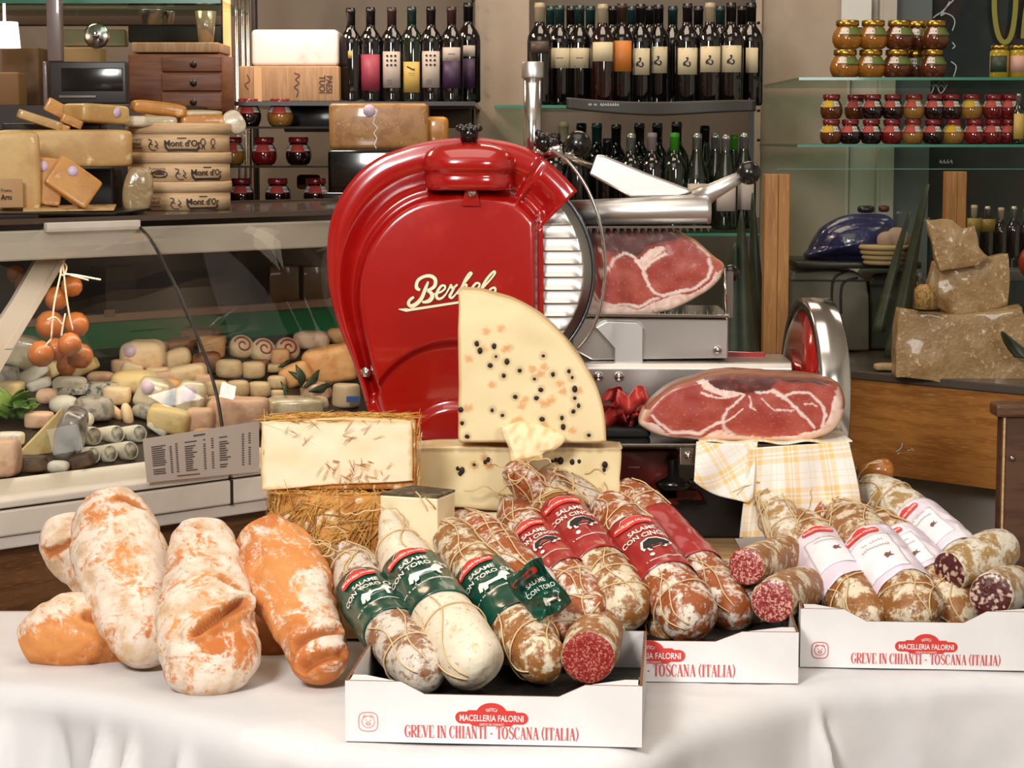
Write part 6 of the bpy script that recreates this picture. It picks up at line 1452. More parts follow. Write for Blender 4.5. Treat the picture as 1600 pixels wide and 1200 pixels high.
topitem(100, 232, 206, 58, .62, m_by, 'long beige cheese block in clear wrap left of the round boxes', dep=70, e1=.2, e2=.2)
o = bpy.data.objects[-1] if False else None
mb = MB(); put(mb, strokes([crom([(-60, 2), (-50, 0), (-42, 2)], 8), crom([(-18, -2), (0, 3), (10, -2), (22, 6), (12, 8)], 16), crom([(0, -6), (14, -4), (24, -8)], 10), crom([(28, -6), (40, -4), (54, -8)], 10)], 2), lambda x, y: CP(110 + x, 232 - y, .62 - .108))
topitem(18, 268, 88, 124, .50, m_by, 'tall wrapped beige cheese at the left edge with printed label', dep=50, e1=.2, e2=.25)
mb = MB(); mb.rbox(CP(14, 302, .44), (M_(46, 4.6), .004, M_(46, 4.6)), .002, Matrix.Rotation(.6, 3, 'Z')); o = mb.build('paper_label', mat('kraft_label', 'b08c62', .6)); tag(o, 'kraft paper label with black print at the left edge', 'label')
mb = MB(); 
put(mb, text_mesh('Fromagerie', 8, 0, .8), lambda x, y: CP(16 + x, 300 - y, .437)); put(mb, text_mesh('Arnaud', 12, .02, .8), lambda x, y: CP(16 + x, 312 - y, .437)); mb.build('lettering', m_ink, o)
topitem(70, 284, 52, 74, .47, m_yw, 'yellow cheese piece with sticker leaning, left one of two', dep=20, tilt=.12, sticker=(-.1, .3), pitch=-.2)
topitem(114, 286, 76, 52, .42, m_yw, 'yellow cheese piece with sticker leaning, right one of two', dep=22, tilt=.62, sticker=(-.15, .25), pitch=-.2)
mb = MB(); c = CP(125, 296, .78); mb.rbox(c, (M_(120, c.y), .10, M_(70, c.y)), .01); tag(mb.build('crate', mat('black_crate', '17110f', .5)), 'dark crate behind the two yellow cheese pieces', 'crate')
mb = MB(); a, b_ = CP(-60, 334, .36), CP(236, 326, .42); mb.prism([CP(-60, 336, .34), CP(180, 336, .34), CP(236, 328, .42), CP(170, 328, .55), CP(-60, 328, .55)], UZ * .004); tag(mb.build('serving_tray', mat('black_tray', '120e0d', .3)), 'black tray with a pointed corner under the yellow cheeses', 'tray')
mb = MB(); mb.prism([CP(36, 331, .37), CP(178, 329, .38), CP(182, 321, .5), CP(36, 324, .5)], UZ * .003); tag(mb.build('greaseproof_paper', mat('wax_paper', 'c9a878', .6, layers=[('a07f50', 30, .5, .6)])), 'crinkled paper sheet on the black tray', 'paper')
topitem(150, 178, 88, 30, .60, m_by, 'flat diamond-shaped cheese with sticker on top of the long block', e1=.3, tilt=.05, rz=.8, dep=60, sticker=(.2, .1)); topitem(92, 172, 44, 22, .66, m_yw, 'small cheese piece tilted left of the diamond-shaped one', tilt=.5, dep=26); topitem(112, 190, 34, 14, .60, m_yw, 'thin cheese slab tucked under the diamond-shaped cheese', tilt=.4, dep=30)
topitem(62, 188, 70, 14, .64, m_by, 'flat wrapped cheese sloping at the upper left', tilt=.32, dep=50); topitem(84, 196, 50, 12, .62, m_yw, 'thin yellow cheese slab lying over the long block', tilt=.3, dep=34)
mb = MB(); c = CP(86, 200, .72); mb.rbox(c, (M_(150, c.y), .09, M_(14, c.y)), .004); tag(mb.build('dark_board', MATS['black_crate']), 'dark board on which the small cheese pieces lie', 'board')
topitem(248, 170, 84, 22, .66, m_yw, 'yellow wrapped cheese wedge lying on the round boxes', tilt=.12, dep=50, e1=.5); topitem(318, 190, 76, 22, .62, m_yw, 'yellow wrapped cheese over the right side of the round boxes', dep=60, e1=.4); topitem(232, 190, 84, 18, .60, m_wrap, 'shiny clear-wrapped cheese on the left of the round boxes', dep=50, e1=.5); topitem(282, 178, 120, 12, .66, m_wrap, 'flat clear-wrapped piece spread over the round boxes', dep=70, e1=.5, amp=.15); topitem(366, 190, 30, 40, .55, m_wrap, 'clear wrap end hanging over the right of the round boxes', dep=14, e1=.8, tilt=-.5, amp=.2)
topitem(215, 300, 48, 70, .46, mat('clear_bag', '9a8460', .15, coat=.7, layers=[('c8b48a', 14, .5, .65), ('5a452c', 20, .55, .7)], bump=.8, bs=30, bd=.005), 'crumpled clear bag left of the round boxes', e1=.8, e2=.8, amp=.2, dep=22, name='plastic_bag', cat='bag')

# ================================================================== REAR SHELVES
YR = 6.6
def pxbox(name, x0, y0, x1, y1, Y, th, m, label=None, cat=None, group=None, r=.004, parent=None):
    a, b = W(x0, y0, Y), W(x1, y1, Y); mb = MB(); mb.rbox(Vector(((a.x + b.x) / 2, Y + th / 2, (a.z + b.z) / 2)), (b.x - a.x, th, a.z - b.z), r); o = mb.build(name, m, parent)
    if label: tag(o, label, cat, group)
    return o
def shelf(name, x0, x1, y, Y0, Y1, label, m=m_shg, th=.008, edge=True):
    z = W(800, y, (Y0 + Y1) / 2).z; a, b = W(x0, y, Y0).x, W(x1, y, Y0).x; t = thing(name, label, 'shelf', ((a + b) / 2, (Y0 + Y1) / 2, z - th))
    mb = MB(); mb.box(((a + b) / 2, (Y0 + Y1) / 2 + .002, z - th / 2), (b - a, Y1 - Y0, th)); mb.build('shelf_panel', m, t)
    if edge: mb = MB(); mb.box(((a + b) / 2, Y0 - .002, z - th / 2), (b - a, .004, th)); mb.build('polished_edge', m_edge, t)
    return z
def rod(name, px, y0, y1, Y, r, m, label, group=None, cat='rod'):
    a, b = W(px, y0, Y), W(px, y1, Y); a.y = b.y = Y; b.x = a.x; mb = MB(); mb.tube([b, a], r, 16); return tag(mb.build(name, m), label, cat, group)
# ---- bottles (prototype, then copies)
m_bot = mat('dark_bottle_glass', '0d0a0a', .06, spec=.7, coat=.6); m_botg = mat('green_bottle_glass', '121a10', .06, spec=.7, coat=.6); m_botr = mat('ruby_bottle_glass', '1c0709', .06, spec=.7, coat=.6)
m_caps = {'black': mat('black_capsule', '120e10', .3, coat=.3), 'teal': mat('dark_teal_capsule', '16302e', .3, coat=.3), 'silver': mat('silver_capsule', 'b0aca8', .25, .8), 'cream': mat('cream_capsule', 'a89a7e', .4), 'green': mat('bright_green_capsule', '3d8a1e', .35), 'pink': mat('mauve_capsule', '8d7b78', .4), 'brown': mat('brown_capsule', '3a2420', .35)}
def label_patch(mb, r, z0, z1, a0, a1, r2=None):
    mb.grid(lambda u, v: Vector(((r + .0008) * math.sin(a0 + (a1 - a0) * u), -(r + .0008) * math.cos(a0 + (a1 - a0) * u), z0 + (z1 - z0) * v)), 14, 2, th=.0003)
def bottle_proto(mglass, shape='bordeaux'):
    t = thing('wine_bottle', 'dark wine bottle', 'bottle', (0, 0, 0)); mb = MB()
    pr = [(0, .003), (.028, 0), (.0355, .003), (.037, .01), (.037, .185), (.035, .202), (.027, .218), (.0165, .232), (.0145, .245), (.0135, .285)] if shape == 'bordeaux' else [(0, .003), (.030, 0), (.038, .003), (.040, .01), (.040, .14), (.036, .17), (.026, .205), (.0165, .235), (.0145, .25), (.0135, .285)]
    mb.lathe(pr + [(.0135, .286), (0, .286)], n=28); mb.build('bottle_glass', mglass, t)
    mb = MB(); mb.lathe([(.0146, .238), (.0148, .284), (.0158, .285), (.0158, .292), (.0148, .293), (.0148, .300), (0, .301)], n=24); mb.build('capsule', m_caps['black'], t)
    return t
PROTO = {}
def wine(px, yb, ytop, Y, glass, cap, lab, label, group, zb=None, shape='bordeaux'):
    """lab: list of (material, z0 frac, z1 frac, half angle, extras)"""
    k = glass.name + shape
    c = W(px, yb, Y); zt = W(px, ytop, Y).z; zb = c.z if zb is None else zb; sc = (zt - zb) / .301
    if k not in PROTO: b = PROTO[k] = bottle_proto(glass, shape); PROTO[k + 'u'] = 0
    if not PROTO[k + 'u']: b = PROTO[k]; PROTO[k + 'u'] = 1; b['label'] = label; b['group'] = group
    else: b = dup(PROTO[k], (0, 0, 0), label, group=group)
    b.location = (c.x, Y, zb); b.scale = (min(sc, 1.15),) * 2 + (sc,)
    for ch in b.children:
        if ch.name.startswith('capsule') and cap != 'black':
            ch.data = ch.data.copy(); ch.data.materials[0] = m_caps[cap]
    for i, (m, z0, z1, ha, ex) in enumerate(lab):
        mb = MB(); label_patch(mb, .037 if shape == 'bordeaux' else .040, z0 * .301, z1 * .301, -ha, ha)
        me_parent = b; o = mb.build('label', m, None); o.location = (0, 0, 0)
        # rebuild around the bottle's own origin
        xs = [v for v in mb.v]; cx = (min(v.x for v in xs) + max(v.x for v in xs)) / 2; cy = (min(v.y for v in xs) + max(v.y for v in xs)) / 2; cz = min(v.z for v in xs)
        o.parent = b; o.location = (cx, cy, cz)
        if ex:
            mb = MB(); f = lambda x, y: Vector(((.0372 + .0022) * math.sin(x / .037), -(.0372 + .0022) * math.cos(x / .037), y))
            ex(mb, f, z0 * .301, z1 * .301)
            q = mb.build('label_print', m_ink, None); cx2 = q.location.copy(); q.parent = b; q.location = cx2
    return b
L_pap = mat('ivory_bottle_label', 'cdbf9c', .6); L_wh = mat('pale_bottle_label', 'b9aba0', .6); L_rose = mat('rose_bottle_label', '9a3a4c', .5); L_pur = mat('purple_bottle_label', '3a2040', .5); L_yel = mat('ochre_bottle_label', 'c0a050', .5); L_or = mat('orange_bottle_label', 'c8772c', .5); L_gold = mat('gold_bottle_label', '8a7430', .4)
def dots(mb, f, z0, z1):
    for i in range(3):
        for j in range(2 if False else 3):
            put(mb, pill(.0075, .0075), f, 0, -.013 + .0125 * j, z1 - .014 - .0145 * i)
    for j in range(3): put(mb, strokes([[(-.014, z0 + .012 + .006 * j), (.002, z0 + .012 + .006 * j)]], .0012), f)
def lines(mb, f, z0, z1):
    put(mb, strokes([[(-.01, (z0 + z1) / 2), (.01, (z0 + z1) / 2)], [(-.016, z0 + .006), (.016, z0 + .006)]], .002), f)
def figure(mb, f, z0, z1):
    zc = (z0 + z1) / 2 - .004
    put(mb, strokes([crom([(-.006, zc + .012), (-.001, zc + .014), (-.003, zc + .005), (-.010, zc), (-.006, zc - .008), (.002, zc - .011), (.006, zc - .004), (.002, zc + .002)], 20), crom([(-.010, zc - .010), (-.013, zc - .004), (-.009, zc + .002)], 8)], .0042), f); put(mb, strokes([[(-.017, z1 - .004), (.017, z1 - .004)]], .001), f)
def swift(mb, f, z0, z1):
    zc = z1 - .02; put(mb, strokes([crom([(-.014, zc + .005), (-.004, zc), (.004, zc - .004), (.01, zc - .004)], 10)], .004), f); put(mb, strokes([[(-.01, zc - .016), (.01, zc - .016)], [(-.006, zc - .022), (.008, zc - .022)]], .001), f)
GBL = 'wine bottles on the left rear shelf'
zsh = shelf('rear_shelf', 366, 742, 163, 6.30, 7.33, 'dark shelf carrying seven wine bottles and boxes, left of the pillar', mat('dark_shelf_board', '2a2320', .3, coat=.4), .012, False)
bl_ = [(549, 160, 12, m_bot, 'black', [(L_yel, .46, .54, .18, None)], 'wine bottle with tiny gold marks, leftmost on the left rear shelf'),
       (580, 160, 11, m_bot, 'black', [(L_rose, .12, .50, .95, None)], 'wine bottle with a plain rose-pink label'),
       (613, 161, 11, m_bot, 'brown', [(L_wh, .15, .53, .85, dots)], 'wine bottle with nine black dots on its label, left of the yellow one'),
       (644, 163, 10, m_botg, 'teal', [(L_yel, .10, .42, .75, swift)], 'wine bottle with arched yellow bird label'),
       (674, 162, 10, m_bot, 'black', [(L_wh, .15, .53, .85, dots)], 'wine bottle with nine black dots on its label, right of the yellow one'),
       (706, 162, 10, m_bot, 'brown', [(L_wh, .43, .57, .85, lines), (L_pur, .14, .43, .85, None)], 'wine bottle with ivory and purple label'),
       (732, 162, 4, m_bot, 'black', [(L_wh, .46, .57, .6, None), (L_pur, .14, .44, .6, None)], 'rightmost wine bottle on the left rear shelf')]
for i, (x, yb, yt, g, cp, lb, tx) in enumerate(bl_): wine(x, yb, yt, 6.50 if i < 6 else 6.62, g, cp, lb, tx, GBL, zb=zsh + .001)
GBU = 'wine bottles on the upper right rear shelf'
zsu = shelf('rear_shelf', 772, 1181, 168, 6.36, 7.33, 'glass shelf with green edge carrying the upper row of wine bottles')
up = [(843, 4, 'cream', [(mat('brown_bottle_label', '4a3a30', .5), .50, .62, .8, None)], 'wine bottle with brown label, leftmost above the slicer post', 6.42),
      (874, 8, 'teal', [(L_pap, .37, .57, .95, lines)], 'second wine bottle with ivory banded label, left of its twin', 6.50), (905, 8, 'teal', [(L_pap, .37, .57, .95, lines)], 'third wine bottle with ivory banded label, right of its twin', 6.50),
      (941, 6, 'cream', [(L_pap, .43, .62, .95, None)], 'wine bottle with cream neck and plain ivory label', 6.45), (971, 5, 'brown', [(L_or, .33, .63, .85, None)], 'wine bottle with plain orange label', 6.48),
      (1000, 6, 'black', [(L_pap, .30, .56, .8, figure)], 'wine bottle with figure label, first of five', 6.52), (1028, 7, 'black', [(L_pap, .32, .58, .75, figure)], 'wine bottle with figure label, second of five', 6.56),
      (1073, 5, 'black', [(L_pap, .30, .56, .9, figure)], 'wine bottle with figure label, third of five', 6.48), (1108, 4, 'cream', [(L_pap, .32, .57, .9, figure)], 'wine bottle with figure label, fourth of five, cream neck', 6.47),
      (1141, 4, 'black', [(L_pap, .32, .58, .9, figure)], 'wine bottle with figure label, fifth of five', 6.48), (1172, 4, 'black', [(L_pap, .32, .56, .5, None)], 'rightmost wine bottle on the upper shelf, label cropped', 6.60)]
for x, yt, cp, lb, tx, Yb in up: wine(x, 166, yt, Yb, m_bot if x != 941 else m_botr, cp, lb, tx, GBU, zb=zsu + .001)
back = [860, 892, 922, 957, 986, 1014, 1050, 1090, 1124, 1158]
for i, x in enumerate(back): wine(x, 166, 9, 6.74, m_bot, ['teal', 'black'][i % 2], [], nth(i) + ' dark wine bottle in the rear row of the upper shelf', 'rear row of bottles on the upper shelf', zb=zsu + .001)
# leaflet strip hanging along the shelf
mb = MB(); mb.grid(lambda u, v: W(885 + 296 * u, 152 + 4 * math.sin(u * 4.5) + (22 - 8 * abs(u - .5)) * v + (8 * u), 6.352 + .004 * math.sin(u * 14)), 40, 6, th=.001)
o = mb.build('paper_banner', mat('dark_olive_paper', '2c2a22', .5)); tag(o, 'dark olive paper sheet drooping along the upper bottle shelf', 'banner')
mb = MB(); put(mb, scribble(5, 14, 4, 5), lambda x, y: W(926 + x, 163 - y, 6.345)); put(mb, scribble(9, 34, 5, 6), lambda x, y: W(954 + x, 163 - y, 6.345)); mb.build('banner_lettering', m_chalk, o)
# lower bottles
GLO = 'bottles on the lower right rear shelf'
zlo = shelf('rear_shelf', 800, 1186, 352, 6.2, 7.33, 'lower glass shelf carrying bottles behind the slicer')
lo = [(880, 190, 6.72, 'cream', m_bot), (908, 192, 6.78, 'black', m_bot), (932, 192, 6.7, 'teal', m_bot), (962, 194, 6.72, 'black', m_bot), (998, 192, 6.68, 'black', m_bot), (1026, 192, 6.7, 'black', m_bot), (1056, 190, 6.72, 'black', m_bot), (1100, 196, 6.8, 'black', m_botg), (1145, 210, 6.8, 'green', m_botg),
      (868, 208, 6.5, 'brown', m_bot), (900, 214, 6.48, 'black', m_bot), (948, 216, 6.52, 'black', m_bot), (985, 208, 6.42, 'silver', m_bot), (1018, 207, 6.42, 'pink', m_bot), (1053, 207, 6.42, 'green', m_botg), (1088, 208, 6.42, 'silver', m_botg), (1117, 208, 6.56, 'silver', m_botg), (1133, 210, 6.40, 'silver', m_botg), (1161, 207, 6.48, 'silver', m_botg)]
nmb = ['cream-capped bottle, leftmost in the rear row behind the slicer arm', 'black-capped bottle, second in the rear row behind the slicer arm', 'teal-capped bottle, third in the rear row behind the slicer arm', 'tall black bottle behind the press arm rod', 'tall black bottle left of the silver-capped neck', 'tall black bottle between silver and mauve capsules', 'tall black-necked bottle behind the bright green capsule', 'dark bottle behind the silver-capped pair', 'green-capped bottle mostly hidden at the back right',
       'brown-capped bottle beside the upright chrome post', 'dark bottle behind the slicer ball grip', 'dark bottle behind the slanted press arm', 'bottle with silver capsule above the press arm', 'bottle with mauve capsule above the press arm', 'bottle with bright green capsule and neck', 'bottle with silver capsule right of the green one', 'middle silver-capped bottle of the right group', 'third silver-capped bottle, left of the ball grip', 'rightmost silver-capped bottle near the black ball grip']
for (x, yt, Yb, cp, g), tx in zip(lo, nmb):
    wine(x, 350, yt, Yb, g, cp, [(L_wh, .20, .48, .85, None)] if x in (1133, 1161, 1088) else [], tx, GLO, zb=zlo + .001, shape='burgundy' if x > 1080 else 'bordeaux')
# low bottles at the right of the lower shelf, front, with pale label and blue band
rod_m = m_chrome
# ---- jam jars (prototype, copies)
m_jam = {'honey': mat('amber_honey', '8f5a1c', .08, coat=.8, layers=[('a86c22', 20, .4, .6)]), 'brown': mat('brown_jam', '5c2c14', .08, coat=.8), 'red': mat('red_jam', '6a1414', .08, coat=.8), 'dark': mat('black_cherry_jam', '1f0a0c', .08, coat=.8), 'amber': mat('apricot_jam', '94682c', .08, coat=.8), 'yellow': mat('yellow_oil', 'a08a20', .08, coat=.8)}
m_lidr = mat('dark_red_lid', '7c1a22', .25, coat=.5); m_lidg = mat('brass_lid', 'b59040', .22, .9); m_sal = mat('salmon_label', 'b8453e', .5); m_yelo = mat('yellow_oval_label', 'd0a01c', .5); m_gre = mat('olive_label', '5a6a30', .5)
def jar_proto(name, h, r, lid):
    t = thing(name, 'jam jar', 'jar', (0, 0, 0)); mb = MB()
    mb.lathe([(0, .001), (r * .6, 0), (r * .82, h * .06), (r * .98, h * .25), (r, h * .40), (r * .9, h * .58), (r * .72, h * .72), (r * .66, h * .78), (r * .66, h * .82), (0, h * .82)], n=28); mb.build('jar_body', m_jam['honey'], t)
    mb = MB(); mb.lathe([(r * .74, h * .80), (r * .76, h * .82), (r * .76, h * .97), (r * .7, h), (0, h)], n=28); mb.build('jar_lid', lid, t)
    mb = MB(); rf = lambda z: r * (1.0 - .30 * sstep(h * .42, h * .76, z)) + .0012
    mb.grid(lambda u, v: (lambda a, z: Vector((rf(z) * math.sin(a), -rf(z) * math.cos(a), z)))(-1.25 + 2.5 * u, h * (.50 + .22 * v)), 18, 4, th=.0003); mb.build('jar_label', mat('white_jar_label', 'd0c8c0', .5), t)
    mb = MB(); rf2 = lambda z: rf(z) + .0008
    mb.grid(lambda u, v: (lambda a, z: Vector((rf2(z) * math.sin(a), -rf2(z) * math.cos(a), z)))(-.55 + 1.1 * u, h * (.46 + .28 * v)), 12, 4, th=.0003); mb.build('label_patch', m_sal, t)
    return t
JP = {}
def jar(px, yb, w_px, h_px, Y, fill, lid, patch, label, group, zb=None, rot=0, cat='jar', name='jam_jar'):
    k = (name, lid.name); 
    if k not in JP: JP[k] = [jar_proto(name, .078, .034, lid), 0]
    c = W(px, yb, Y); s = M_(w_px, Y) / .068; sz = M_(h_px, Y) / .078; zb = c.z if zb is None else zb
    if JP[k][1] == 0: b = JP[k][0]; b['label'] = label; b['group'] = group; JP[k][1] = 1
    else: b = dup(JP[k][0], (0, 0, 0), label, group=group)
    b.location = (c.x, Y, zb); b.scale = (s, s, sz); b.rotation_euler = (0, 0, rot)
    for ch in b.children:
        if ch.name.startswith('jar_body') and fill != 'honey': ch.data = ch.data.copy(); ch.data.materials[0] = m_jam[fill]
        if ch.name.startswith('label_patch') and patch is not m_sal: ch.data = ch.data.copy(); ch.data.materials[0] = patch
    return b
YJ = 6.35
zj = [shelf('jar_shelf', 352, 520, y, 6.22, 6.5, lb, mat('dark_glass_shelf', '1a1715', .15, coat=.5), .006, False) for y, lb in ((198, 'uppermost dark jar shelf left of the black machine'), (258, 'middle dark jar shelf left of the black machine'), (322, 'lowest dark jar shelf left of the black machine'))]
GJ = 'jam jars left of the slicer'
for x, k, f, lb in ((388, 0, 'dark', 'dark jam jar on the uppermost small shelf, left one'), (438, 0, 'amber', 'amber jam jar on the uppermost small shelf, right one'), (362, 1, 'amber', 'amber jam jar half hidden behind the round boxes'), (412, 1, 'red', 'red jam jar on the middle small shelf'), (466, 1, 'dark', 'dark jam jar on the middle small shelf near the machine'),
                    (376, 2, 'dark', 'dark jam jar on the lowest small shelf, left one'), (433, 2, 'dark', 'dark jam jar on the lowest small shelf, middle one'), (493, 2, 'dark', 'dark jam jar on the lowest small shelf, right one')):
    jar(x, 196, 41, 43, YJ, f, m_lidr, m_sal, lb, GJ, zb=zj[k] + .0005)
# honey jars right
z1 = shelf('glass_shelf', 1248, 1800, 128, 6.30, 7.3, 'upper glass shelf at the right carrying honey jars'); z2 = shelf('glass_shelf', 1246, 1800, 225, 6.30, 7.3, 'lower glass shelf at the right carrying two rows of jam jars')
GH = 'brass-lidded honey jars'
for r_ in (0, 1):
    for i, x in enumerate((1322, 1362, 1403, 1432, 1460)):
        jar(x + (3 if r_ else 0), 0, 47 if i < 3 else 42, 44, 6.42 + (.07 if i == 3 else 0), 'honey' if i < 2 else 'brown', m_lidg, m_gre, f"{'lower' if r_ == 0 else 'upper'} row honey jar with brass lid, {nth(i)}", GH, zb=z1 + .0005 + r_ * M_(44.5, 6.42), rot=.5, name='honey_jar')
GJ2 = 'stacked jam jars on the lower glass shelf'
f1 = ['brown', 'dark', 'dark', 'red', 'amber', 'dark', 'amber', 'red', 'red', 'red']; f2 = ['brown', 'brown', 'dark', 'dark', 'amber', 'dark', 'dark', 'amber', 'red', 'red']
for i, x in enumerate((1302, 1332, 1365, 1397, 1430, 1462, 1494, 1527, 1556, 1582)):
    jar(x, 0, 35, 38, 6.42, f1[i], m_lidr, m_yelo if i in (0, 6) else m_sal, f'lower row jam jar with {"yellow" if i in (0, 6) else "red"} label patch, {nth(i)}', GJ2, zb=z2 + .0005, rot=-.5)
for i, x in enumerate((1302, 1340, 1366, 1398, 1431, 1464, 1490, 1522, 1556, 1582)):
    jar(x, 0, 35, 38, 6.42 if i != 1 else 6.5, f2[i], m_lidr, m_yelo if i in (0, 7) else m_sal, f'upper row jam jar with {"yellow" if i in (0, 7) else "red"} label patch, {nth(i)}', GJ2, zb=z2 + .0005 + M_(38.5, 6.42), rot=-.5)
# tall yellow jars at the right end
for i, (x, yb, w_, h, lb) in enumerate(((1561, 126, 30, 50, 'tall yellow preserve jar on the upper glass shelf, left one'), (1591, 126, 30, 50, 'tall yellow preserve jar on the upper glass shelf, cropped at right'))):
    c = W(x, yb, 6.4); r = M_(w_ / 2, 6.4); h_ = M_(h, 6.4); t = thing('preserve_jar', lb, 'jar', (c.x, 6.40, z1 + .0005), 'yellow preserve jars'); z = z1 + .0005
    mb = MB(); mb.lathe([(r * .9, z), (r, z + .004), (r, z + h_ * .8), (r * .8, z + h_ * .88), (0, z + h_ * .88)], (c.x, 6.4, 0), n=24); mb.build('jar_body', m_jam['yellow'], t); mb = MB(); mb.lathe([(r * .9, z + h_ * .88), (r * .9, z + h_), (0, z + h_)], (c.x, 6.4, 0), n=24); mb.build('jar_lid', m_lidg, t)
    mb = MB(); mb.grid(lambda u, v: Vector((c.x + (r + .001) * math.sin(-1.3 + 1.9 * u), 6.4 - (r + .001) * math.cos(-1.3 + 1.9 * u), z + h_ * (.18 + .5 * v))), 12, 2, th=.0003); mb.build('jar_label', mat('pink_white_label', 'c89a8c', .5) if i else mat('dark_green_label', '2c3a2c', .5), t)
wine(1590, 224, 146, 6.34, m_botg, 'silver', [(L_yel, .1, .6, 1.0, None)], 'small bottle with yellow label at the right end of the lower glass shelf', 'small oil bottles', zb=z2 + .001)
# perforated standards beside the niches
for px, lb in ((738, 'row of shelf fixing holes at the left side of the pillar'), (1184, 'row of shelf fixing holes at the right side of the bottle niche')):
    t = thing('shelf_standard', lb.replace('row of shelf fixing holes', 'vertical shelf standard with black pegs'), 'shelf standard', (W(px, 0, 7.28).x, 7.29, W(px, 340, 7.28).z))
    a, b = W(px - 2, -20, 7.28), W(px + 3, 340, 7.28); mb = MB(); mb.box(((a.x + b.x) / 2, 7.3, (a.z + b.z) / 2), (b.x - a.x, .02, a.z - b.z)); mb.build('standard_rail', m_niche_side if px < 800 else m_wall, t)
    for y in ((2, 43, 84, 125, 166) if px < 800 else (36, 82, 128, 173, 219)):
        mb = MB(); c = W(px + 1, y, 7.22); mb.lathe([(.005, -.01), (.005, .012), (0, .014)], c, (0, -1, 0), 12); mb.build('peg', m_blk, t)
# ---- boxes and packages on the left rear shelf
zb_ = zsh + .001
def onshelf(name, x0, x1, y0, y1, Y, th, m, label, cat, z0=None, r=.005, group=None):
    a, b = W(x0, y1, Y), W(x1, y0, Y); z0 = a.z if z0 is None else z0; mb = MB(); mb.rbox(Vector(((a.x + b.x) / 2, Y + th / 2, (z0 + b.z) / 2)), (b.x - a.x, th, b.z - z0), r); o = mb.build(name, m); return tag(o, label, cat, group)
m_pine = mat('pale_wine_box_wood', 'b08a64', .6, layers=[('a07a54', 10, .4, .6, (10, 1, 1))])
wb = onshelf('wooden_wine_box', 373, 530, 103, 160, 6.42, .2, m_pine, 'wooden wine box with stencilled letters under the white package', 'wooden box', zb_)
mb = MB()
rt = lambda cx, cy: (lambda x, y: W(cx + y, cy + x, 6.418))
put(mb, text_mesh('PAESI', 13, .02, .9), rt(510, 132)); put(mb, text_mesh('TUOI', 13, .02, .9), rt(499, 132)); put(mb, strokes([crom([(-18, 0), (-14, 8), (-8, 2), (-2, 7), (4, 0), (10, 6), (20, 3)], 30)], 1.6), rt(460, 132)); put(mb, strokes([crom([(-12, 0), (-2, 4), (4, -3), (12, 2)], 14)], 1.2), rt(386, 128))
mb.build('stencilled_lettering', mat('dark_brown_stencil', '4a2a20', .6), wb)
mb = MB(); mb.box(W(403, 132, 6.417), (M_(12, 6.4), .002, M_(56, 6.4))); mb.build('tape_strip', mat('tan_tape', 'c89a68', .4), wb)
onshelf('paper_package', 393, 528, 46, 102, 6.44, .16, mat('white_paper_package', 'f0e4dc', .6, layers=[('e0b49c', 8, .6, .75)]), 'white paper-wrapped package lying on the wooden wine box', 'package', W(400, 102.6, 6.42).z, .012)
area('shelf_spot', (W(455, 0, 6.3).x, 6.0, W(455, 0, 6.3).z + .35), tuple(W(455, 75, 6.45)), .12, 5.0, (1, .86, .76))
mb = MB(); mb.lathe([(.05, 0), (.05, .26)], W(445, 180, 6.5) , (1, 0, 0), 28); tag(mb.build('metal_roll', mat('grey_metal_roll', '8a8a88', .35, .8)), 'grey metal cylinder under the shelf beside the jars', 'cylinder')
t = thing('vertical_tubes', 'three slim chrome tubes left of the wooden wine box', 'tube', (W(384, 0, 6.9).x, 6.9, 0))
for px in (369, 379, 387): mb = MB(); mb.tube([Vector((W(px, 0, 6.9).x, 6.9, 0)), Vector((W(px, 0, 6.9).x, 6.9, 2.4))], .007, 12); mb.build('tube', m_chrome, t)
pxbox('dark_post', 392, -20, 404, 340, 7.1, .05, m_niche_side, 'dark vertical post behind the chrome tubes', 'post')
# cheese block on black machine
onshelf('cheese_block', 514, 668, 161, 233, 6.04, .12, mat('aged_brown_cheese', 'b08048', .4, coat=.3, layers=[('9c6c38', 40, .45, .6), ('c49a60', 80, .6, .7)], bump=.3), 'big brown aged cheese block in clear wrap above the slicer shoulder', 'cheese', r=.012)
o = bpy.data.objects['cheese_block']; mb = MB(); mb.lathe([(.017, 0), (.017, .001), (0, .001)], W(577, 173, 6.035), (0, -1, 0), 24); mb.build('round_sticker', MATS['lilac_sticker'], o)
mb = MB(); put(mb, strokes([[(586, 184), (583, 192), (590, 200), (584, 208), (589, 216), (585, 226), (588, 232)]], 1.5), lambda x, y: W(x, y, 6.034)); mb.build('wrap_fold', m_white, o)
onshelf('cheese_piece', 664, 700, 182, 226, 6.1, .08, m_yw, 'yellow cheese piece right of the brown cheese block', 'cheese', r=.014)
t = thing('black_machine', 'black machine casing standing behind the slicer shoulder', 'machine', (W(600, 340, 6.0).x, 6.1, W(600, 345, 6.0).z))
for nm, x0, x1, y0, y1, Y, th, m in (('casing', 512, 700, 234, 345, 6.02, .22, mat('glossy_black', '0b0908', .12, coat=.5)), ('front_ledge', 500, 640, 300, 345, 5.97, .05, MATS['glossy_black']), ('tan_panel', 463, 500, 273, 296, 6.52, .03, mat('terracotta', '7a3f20', .6))):
    pxbox(nm, x0, y0, x1, y1, Y, th, m, parent=t, r=.01)
onshelf('cardboard_sheet', 530, 736, 170, 200, 6.9, .02, mat('brown_board', '7a6450', .7), 'brown board under the bottle shelf left of the pillar', 'board')
pxbox('counter_plinth', 440, 346, 760, 700, 6.02, .5, mat('brown_counter', '5a4232', .6, layers=[('4a3426', 4, .4, .6)]), 'brown service counter behind the slicer', 'counter')
